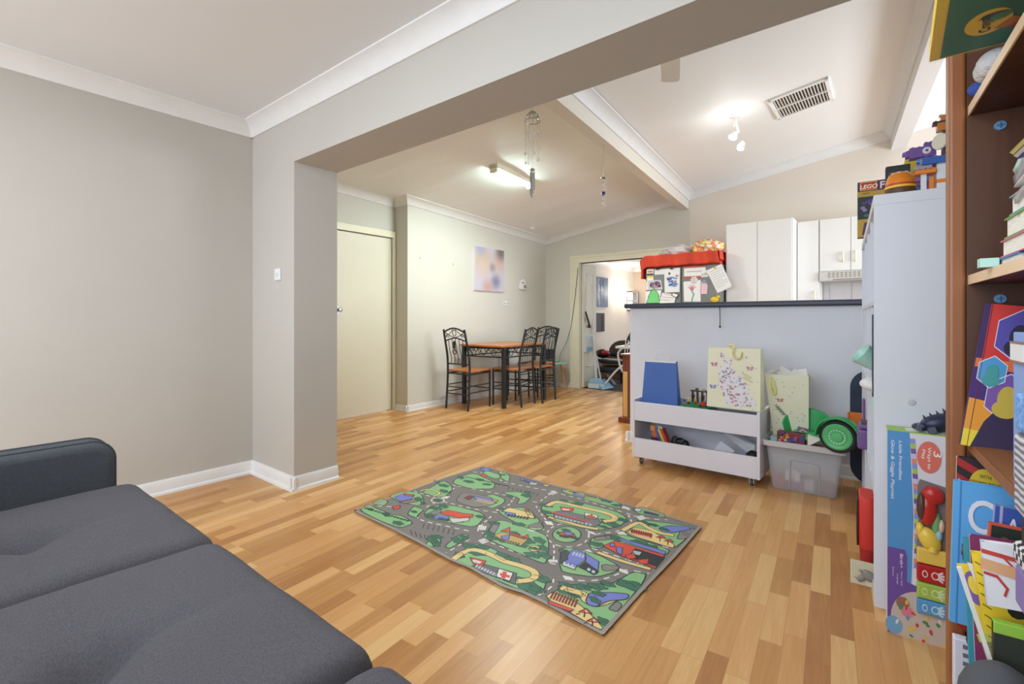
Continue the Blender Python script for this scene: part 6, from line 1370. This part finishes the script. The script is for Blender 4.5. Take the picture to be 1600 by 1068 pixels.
for k, (px, py, c, lab, w, dz) in enumerate(((1592, 340, (196, 200, 210), 'grey-white wad of paper on top of the flat book pile', .10, .006), (1560, 320, (206, 206, 206), 'clear plastic sleeve drooping from the paper stack', .12, .010), (1512, 304, (236, 226, 222), 'long white sheet jutting farthest out of the paper stack', .16, .0015), (1530, 310, (220, 176, 170), 'pinkish sheet jutting out of the paper stack', .15, .0015), (1545, 285, (190, 190, 192), 'crumpled clear plastic packet in the paper stack', .12, .014), (1562, 268, (186, 206, 196), 'pale green edged exercise book on the paper stack', .14, .008), (1590, 258, (206, 70, 96), 'crimson edged card on top of the paper stack', .12, .003))):
    x, z = BP(px, py, -.27 - .0 * k); x = max(x, .034)
    sl_ = .16
    def f(u, v, x=x, z=z, w=w, sl_=sl_, k=k): return (x + .20 * u, -.27 - w * v + .02 * k * 0 + .03 * u, z + .20 * u * .10 + .05 * v * (.3 + .2 * (k % 3)) + .004 * math.sin(9 * u + 4 * v + k))
    m = MB(flat(*c) if k not in (1, 4) else clear('sleeve %d' % k, c, .6, .15)); m.grid(f, 14, 8); one(m, 'loose_paper', lab, 'paper', BK_(0, 0, 0), DL, smooth=60, solid=dz)
for k, (px, py, c, lab) in enumerate(((1580, 240, (226, 206, 120), 'cream book with a yellow spine leaning high in the bookcase, outermost'), (1585, 246, (222, 216, 218), 'white book leaning behind the cream one'), (1590, 251, (62, 72, 130), 'navy blue book leaning behind the white one'), (1600, 226, (196, 196, 200), 'grey covered booklet leaning topmost of the slanting books'))):
    x, z = BP(px, py, -.29); t = thing('leaning_book', lab, 'book', BK_(x, -.29 - .004 * k, z), DL); R_ = rotm('Y', -48)
    m = MB(flat(*c)); m.bx(R_ @ Vector((.10, -.07, .0021)), (.20, .14, .001), R_); m.bx(R_ @ Vector((.10, -.07, -.0021)), (.20, .14, .001), R_); m.bx(R_ @ Vector((.0005, -.07, 0)), (.001, .14, .0044), R_); m.build('cover', t)
    m = MB(flat(236, 230, 222)); m.bx(R_ @ Vector((.099, -.07, 0)), (.194, .136, .003), R_); m.build('pages', t)
# ---- the red comic style hardback
z3 = SH[2] + .0006
def standing(name, label, x0, y, z0, w, h, th, cover, spine=None, lean=0.0, back=0.0, draw=None, pages=(236, 230, 222), cat='book', us=.62):
    """book standing with its front towards the room's near end; lean tilts it in its own plane (degrees, clockwise)"""
    t = thing(name, label, cat, BK_(x0, y, z0), DL)
    R_ = rotm('X', back) @ rotm('Y', lean)
    def tr(m): m.at(R_.to_4x4())
    m = MB(flat(*cover)); tr(m); m.box(0, w, -.0018, 0, 0, h); m.box(0, w, -th, -th + .0018, 0, h); m.use(flat(*(spine or cover))); m.box(0, .0022, -th + .0018, -.0018, 0, h)
    if draw: m.plane((0, -th - .0004, 0), (us, 0, 0), (0, 0, 1), .0004); draw(m, w / us, h)
    m.build('cover', t)
    m = MB(flat(*pages)); tr(m); m.box(.0022, w - .003, -th + .0018, -.0018, .003, h - .003); m.build('pages', t)
    return t
def hexs(m, cx, cy, r, col, l):
    p = [(cx + r * math.cos(a), cy + r * .86 * math.sin(a)) for a in (PI / 6 + PI / 3 * k for k in range(6))]; m.pp(p, col, l); m.pl(p, .0016, (226, 222, 232), l + 1, True)
def annual(m, w, h):
    m.pp([(0, h * .55), (w, h * .50), (w, h), (0, h)], (204, 52, 46), 1); m.pp([(0, h * .55), (w, h * .53), (w, h * .62), (0, h * .62)], (224, 110, 60), 1.5)
    m.pp([(0, h * .32), (w, h * .26), (w, h * .53), (0, h * .56)], (70, 40, 110), 2); m.pp([(0, 0), (w, 0), (w, h * .26), (0, h * .34)], (226, 150, 50), 2.3); m.pp([(0, 0), (w, 0), (w, h * .09), (0, h * .12)], (230, 206, 60), 2.6)
    m.pr(0, 0, .012, h, (60, 34, 90), .8); m.pl([(.014, 0), (.014, h)], .0016, (120, 40, 50), 3)
    hexs(m, .080, h * .80, .054, (84, 74, 160), 3); hexs(m, .038, h * .535, .034, (80, 150, 200), 3); hexs(m, .078, h * .375, .050, (120, 84, 160), 3)
    for (x, y, r, c) in ((.08, h * .79, .02, (40, 36, 60)), (.038, h * .53, .014, (70, 150, 150)), (.078, h * .37, .02, (196, 170, 70))): m.pe(x, y, r, r * 1.1, c, 5); m.pe(x, y - r, r * 1.4, r * .8, c, 5.3)
    m.pr(.105, h * .44, .125, h * .52, (80, 160, 150), 4); m.pp([(.02, .0), (.16, 0), (.14, .05), (.11, .085), (.07, .085), (.04, .05)], (52, 40, 72), 5)
x, z = BP(1501, 684, -.045)
standing('comic_annual', 'tall red and purple hardback with hexagon pictures leaning on the shelf end', x, -.030, z3, .20, .262, .012, (60, 34, 92), None, 7.5, 0, annual)
fb = thing('document_file', 'periwinkle file with a white label at the right edge of the middle shelf', 'file', BK_(BP(1583, 600, -.25)[0], -.25, z3), DL); m = MB(mat('periwinkle card', (134, 160, 214), .5)); zf = BP(1584, 518, -.25)[1] - z3; m.box(0, .10, -.06, 0, 0, zf); m.build('body', fb, bevel=.002)
m = MB(flat(226, 222, 220)); za, zb2 = BP(1584, 565, -.31)[1] - z3, BP(1584, 538, -.31)[1] - z3; m.box(-.004, .09, -.0625, -.004, za, zb2); m.use(flat(150, 110, 96)); m.box(-.0045, .091, -.063, -.003, zb2, zb2 + .003); m.box(-.0045, .091, -.063, -.003, za - .003, za); m.build('label', fb)
bag = thing('woven_bag', 'blue mesh and grey woven bag hanging over the middle shelf edge', 'bag', BK_(.012, -.40, .62), DL)
wb = mat('grey weave', (170, 168, 172), .9); tb2, bb2 = wb.node_tree, wb.node_tree.nodes['Principled BSDF']
ck = tb2.nodes.new('ShaderNodeTexWave'); ck.inputs['Scale'].default_value = 36; ck.inputs['Distortion'].default_value = 2.0; tcx = tb2.nodes.new('ShaderNodeTexCoord'); tb2.links.new(tcx.outputs['Object'], ck.inputs['Vector']); ck.bands_direction = 'Z'
rmp = tb2.nodes.new('ShaderNodeValToRGB'); rmp.color_ramp.elements[0].color = rgb(96, 94, 104); rmp.color_ramp.elements[1].color = rgb(206, 202, 204); tb2.links.new(ck.outputs[0], rmp.inputs[0]); tb2.links.new(rmp.outputs[0], bb2.inputs['Base Color'])
mb2 = mat('blue mesh cloth', (80, 140, 210), .7); t2, b2 = mb2.node_tree, mb2.node_tree.nodes['Principled BSDF']; vo = t2.nodes.new('ShaderNodeTexVoronoi'); vo.inputs['Scale'].default_value = 150; tc2 = t2.nodes.new('ShaderNodeTexCoord'); t2.links.new(tc2.outputs['Object'], vo.inputs['Vector']); r2 = t2.nodes.new('ShaderNodeValToRGB'); r2.color_ramp.elements[0].color = rgb(50, 110, 196); r2.color_ramp.elements[1].color = rgb(150, 190, 230); t2.links.new(vo.outputs['Distance'], r2.inputs[0]); t2.links.new(r2.outputs[0], b2.inputs['Base Color'])
xb = BP(1583, 640, -.40)[0] - .012; zb_, zm_, zt2 = BP(1583, 795, -.40)[1] - .62, BP(1583, 672, -.40)[1] - .62, BP(1583, 610, -.40)[1] - .62
m = MB(wb); m.box(xb, xb + .10, -.10, 0, zb_, zm_); m.build('woven_panel', bag, bevel=.006); m = MB(mb2); m.box(xb + .001, xb + .10, -.10, 0, zm_ + .001, zt2); m.build('mesh_panel', bag, bevel=.006)
m = MB('blackplastic'); m.box(xb + .004, xb + .09, -.09, -.01, zb_ - .06, zb_); m.build('dark_base', bag, bevel=.006)
bag2 = thing('checked_purse', 'black and white checked purse below the woven bag', 'purse', BK_(BP(1581, 860, -.40)[0], -.40, SH[1] + .02), DL); ck2 = mat('check cloth', (60, 60, 64), .8); t3, b3 = ck2.node_tree, ck2.node_tree.nodes['Principled BSDF']; cn = t3.nodes.new('ShaderNodeTexChecker'); cn.inputs['Scale'].default_value = 120; cn.inputs['Color1'].default_value = rgb(40, 40, 44); cn.inputs['Color2'].default_value = rgb(214, 210, 210); tc3 = t3.nodes.new('ShaderNodeTexCoord'); t3.links.new(tc3.outputs['Object'], cn.inputs['Vector']); t3.links.new(cn.outputs[0], b3.inputs['Base Color'])
zz0, zz1 = BP(1581, 874, -.40)[1] - SH[1] - .02, BP(1581, 838, -.40)[1] - SH[1] - .02; m = MB(ck2); m.box(0, .08, -.06, 0, zz0, zz1); m.build('body', bag2, bevel=.006); m = MB(flat(130, 110, 170)); m.box(.002, .078, -.058, -.002, zz0 - .05, zz0 - .001); m.build('lining', bag2, bevel=.004)
# ---- lower shelf: picture books standing one before another
z2 = SH[1] + .0006
def pattern(m, w, h):
    r = random.Random(6)
    for i in range(16): m.pp([(0, h - .03 * i), (w, h - .03 * i - .12), (w, h - .03 * i - .135), (0, h - .03 * i - .015)], (170, 40, 40), 1 + .05 * i)
    for i in range(26): x, y = r.uniform(0, w), r.uniform(h * .4, h); m.pp([(x, y), (x + .012, y - .006), (x + .010, y - .012), (x - .002, y - .006)], r.choice([(190, 196, 190), (96, 110, 100), (220, 214, 206)]), 3)
    m.pe(.062, h - .052, .036, .036, (206, 176, 50), 5, 26)
    for k, s in enumerate(('WITH', 'STORIES TOLD', 'BY KIDS AT THE', 'BACK!')): m.pt(s, .062, h - .034 - .013 * k, .010, (90, 60, 30), 7, -.05, 'CENTER')
x, z = BP(1489, 800, -.012); h_ = BP(1489, 705, -.012)[1] - z2
standing('fact_book', 'dark red and black patterned book with a yellow disc, farthest of the lower shelf books', x, -.006, z2, .20, min(h_, .300), .010, (44, 32, 34), (226, 214, 216), 1, 0, pattern)
def cbook(m, w, h):
    m.pl([(.014, 0), (.014, h)], .003, (70, 130, 190), 1); m.pt('C', .030, h - .088, .085, (232, 226, 232), 3, .05, bold=.01); m.pt('I', .083, h - .082, .07, (232, 226, 232), 3, 0, bold=.02)
    for i in range(36): a = .4 * i; m.pe(.060 + .030 * math.cos(a), h - .125 + .022 * math.sin(a), .012, .006, [(84, 80, 88), (60, 58, 64), (110, 106, 114)][i % 3], 2 + .04 * i, 8, a)
    for i in range(40): m.pe(.045 + .0025 * i % .07, h - .16 - .004 * i, .022, .007, [(84, 80, 88), (66, 62, 70), (106, 102, 112)][i % 3], 4 + .04 * i, 8, 1.3)
x, z = BP(1484, 800, -.05); h_ = BP(1484, 750, -.05)[1] - z2
standing('animal_book', 'bright blue hardback with big white letter C and a grey furry animal', x, -.034, z2, .20, h_, .014, (96, 168, 224), (110, 178, 230), 1.5, 0, cbook)
def albook(m, w, h):
    m.pr(0, h - .055, w, h, (60, 88, 176), 1); m.pr(0, 0, w, h - .055, (206, 204, 214), 1); m.pt('A L', .022, h - .042, .038, (236, 234, 240), 3, -.06, bold=.02); m.pl([(.012, 0), (.012, h)], .006, (170, 176, 206), 2); m.pr(.06, 0, .085, h - .07, (226, 224, 230), 2)
x, z = BP(1538, 800, -.12); h_ = BP(1538, 786, -.12)[1] - z2
standing('alphabet_book', 'blue and white book lettered A L in front of the big blue hardback', x, -.110, z2, .16, h_, .012, (120, 140, 200), (150, 160, 210), 3, 0, albook)
def darkb(m, w, h): m.pr(.004, h - .045, w * .75, h - .002, (44, 50, 42), 1); m.pr(0, 0, w, h - .047, (228, 222, 220), 1); m.pe(.03, h - .025, .010, .008, (120, 90, 70), 2); m.pl([(.02, h - .06), (.10, h - .075)], .004, (206, 70, 60), 2); m.pl([(.03, h - .075), (.10, h - .10)], .008, (226, 160, 110), 2)
x, z = BP(1531, 870, -.17); h_ = BP(1531, 815, -.17)[1] - z2
standing('green_topped_book', 'small book with a dark green picture above red strokes, before the A L book', x, -.155, z2, .14, h_, .010, (214, 90, 66), (206, 84, 60), 3, 0, darkb)
x, z = BP(1516, 870, -.20); h_ = BP(1516, 843, -.20)[1] - z2
standing('teal_book', 'thin teal book standing left of the plum book', x, -.19, z2, .12, h_, .006, (60, 150, 166), (60, 150, 166), -2)
x, z = BP(1526, 870, -.215); h_ = BP(1526, 838, -.215)[1] - z2
standing('plum_book', 'thin plum coloured book between the teal book and the drawing', x, -.205, z2, .12, h_, .008, (130, 50, 96), (190, 200, 230), -2)
def drawn(m, w, h):
    m.pl([(.0, h - .012), (.05, h - .018), (.14, h - .035)], .006, (206, 70, 60), 1); m.pl([(.03, h - .014), (.055, h - .035), (.13, h - .05)], .003, (196, 60, 56), 1.3); m.pl([(.0, h - .030), (.06, h - .038), (.14, h - .066)], .016, (226, 170, 126), 1.6); m.pl([(.0, h - .042), (.02, h - .045), (.035, h - .06), (.030, h - .07)], .004, (196, 60, 56), 2)
    for k in range(7): m.pl([(.03 + .012 * k, h - .12 - .013 * (k % 3)), (.045 + .012 * k, h - .125 - .012 * (k % 3))], .0012, (180, 172, 176), 2)
zt3 = BP(1534, 846, -.30)[1]; zb3 = BP(1544, 945, -.30)[1]
t = standing('child_painting_pad', 'white pad with a painted red and orange face resting on yellow books', BP(1543, 945, -.30)[0], -.288, zb3, .16, zt3 - zb3, .012, (232, 228, 232), (196, 206, 236), -4, 0, drawn)
def yel(m, w, h):
    for k in range(15): m.pl([(.003, h - .012 - .015 * k), (.016, h - .018 - .015 * k)], .0016, (120, 96, 30), 2)
    m.pe(.065, h * .34, .022, .014, (40, 36, 30), 2, 12, .3); m.pe(.085, h * .28, .018, .010, (40, 36, 30), 2.4); m.pr(.10, .02, .14, .05, (70, 130, 196), 2)
x, z = BP(1523, 864, -.275); zb4 = BP(1541, 985, -.275)[1]
standing('yellow_notebook', 'bright yellow notebook with black motif under the painted pad', BP(1541, 985, -.275)[0], -.262, zb4, .17, z - zb4, .010, (240, 206, 50), (226, 186, 40), -8, 0, yel)
def purp(m, w, h): m.pe(.02, h - .035, .018, .026, (130, 96, 166), 1, 16); m.pe(.02, h - .03, .010, .014, (240, 210, 70), 2); m.pr(.0, .0, w, h * .35, (150, 140, 100), 1); m.pl([(0, h * .38), (w, h * .42)], .012, (196, 206, 90), 2)
x, z = BP(1491, 868, -.20)
standing('number_book', 'yellow book with a purple loop standing behind the white leaning board', x + .24 * (z - z2), -.215, z2 + .003, .042, z - z2 - .003, .005, (236, 206, 70), None, -14, 0, purp)
wbm = MB(flat(226, 222, 216)); p0, p1 = Vector((BP(1494, 884, -.312)[0], 0, BP(1494, 884, -.312)[1])), Vector((BP(1556, 1068, -.312)[0], 0, BP(1556, 1068, -.312)[1])); dd = (p1 - p0)
wbm.slab([(p0.x, 0, p0.z), (p1.x, 0, p1.z), (p1.x + .005, 0, p1.z), (p0.x + .005, 0, p0.z + .002)], (0, -.006, 0)); one(wbm, 'white_board', 'thin white board leaning out from the lower bookcase shelf', 'board', BK_(0, -.312, 0), DL)
m = MB(flat(232, 228, 226)); q0_, q1_ = BP(1511, 878, -.245), BP(1545, 960, -.245); m.slab([(q0_[0], 0, q0_[1]), (q0_[0] + .06, 0, q0_[1] - .01), (q1_[0] + .05, 0, q1_[1] - .03), (q1_[0], 0, q1_[1])], (0, .002, 0)); one(m, 'white_sheet', 'blank white sheet between the number book and the yellow notebook', 'paper', BK_(0, -.245, 0), DL)
m = MB(flat(50, 54, 46)); m.box(0, .13, -.012, 0, 0, .09); m.use(flat(216, 212, 216)); m.box(.03, .131, -.0125, -.0005, .01, .0905); m.use(flat(150, 196, 70)); m.box(0, .04, -.0125, .0005, .075, .0905); xk, zk_ = BP(1549, 1030, -.30); one(m, 'dark_folder', 'dark folder with a lime corner and white sheet at the bottom right of the bookcase', 'folder', BK_(xk, -.30, zk_ - .03), DL, bevel=.001)
# bottom shelf: ring binder, charcoal ball, blue-white book
z1 = SH[0] + .0006
rb = thing('ring_binder', 'white comb bound booklet on the bottom bookcase shelf', 'binder', BK_(BP(1489, 960, -.03)[0], -.02, z1), DL); m = MB(flat(222, 220, 232)); m.box(0, .20, -.02, 0, 0, .29); m.build('cover', rb, bevel=.002)
m = MB(flat(110, 112, 130))
for k in range(18): m.box(.012, .020, -.0215, -.0195, .012 + .0155 * k, .019 + .0155 * k)
m.build('comb_holes', rb)
m = MB(flat(90, 150, 206)); m.box(0, .10, -.01, 0, 0, .10); m.use(flat(226, 222, 224)); m.box(.0, .101, -.0105, .0005, .10, .20); xk, zk_ = BP(1534, 1012, -.20); one(m, 'striped_booklet', 'blue and white booklet standing below the yellow notebook', 'book', BK_(xk, -.20, z2 + .001), DL)
m = MB(mat('charcoal knit', (78, 78, 82), .9)); xk, zk_ = BP(1545, 1068, -.36); m.ell((0, 0, 0), (.045, .045, .060)); one(m, 'charcoal_ball', 'charcoal grey ball at the very bottom of the bookcase view', 'ball', BK_(xk + .012, -.36, zk_ - .03), DL, smooth=60)
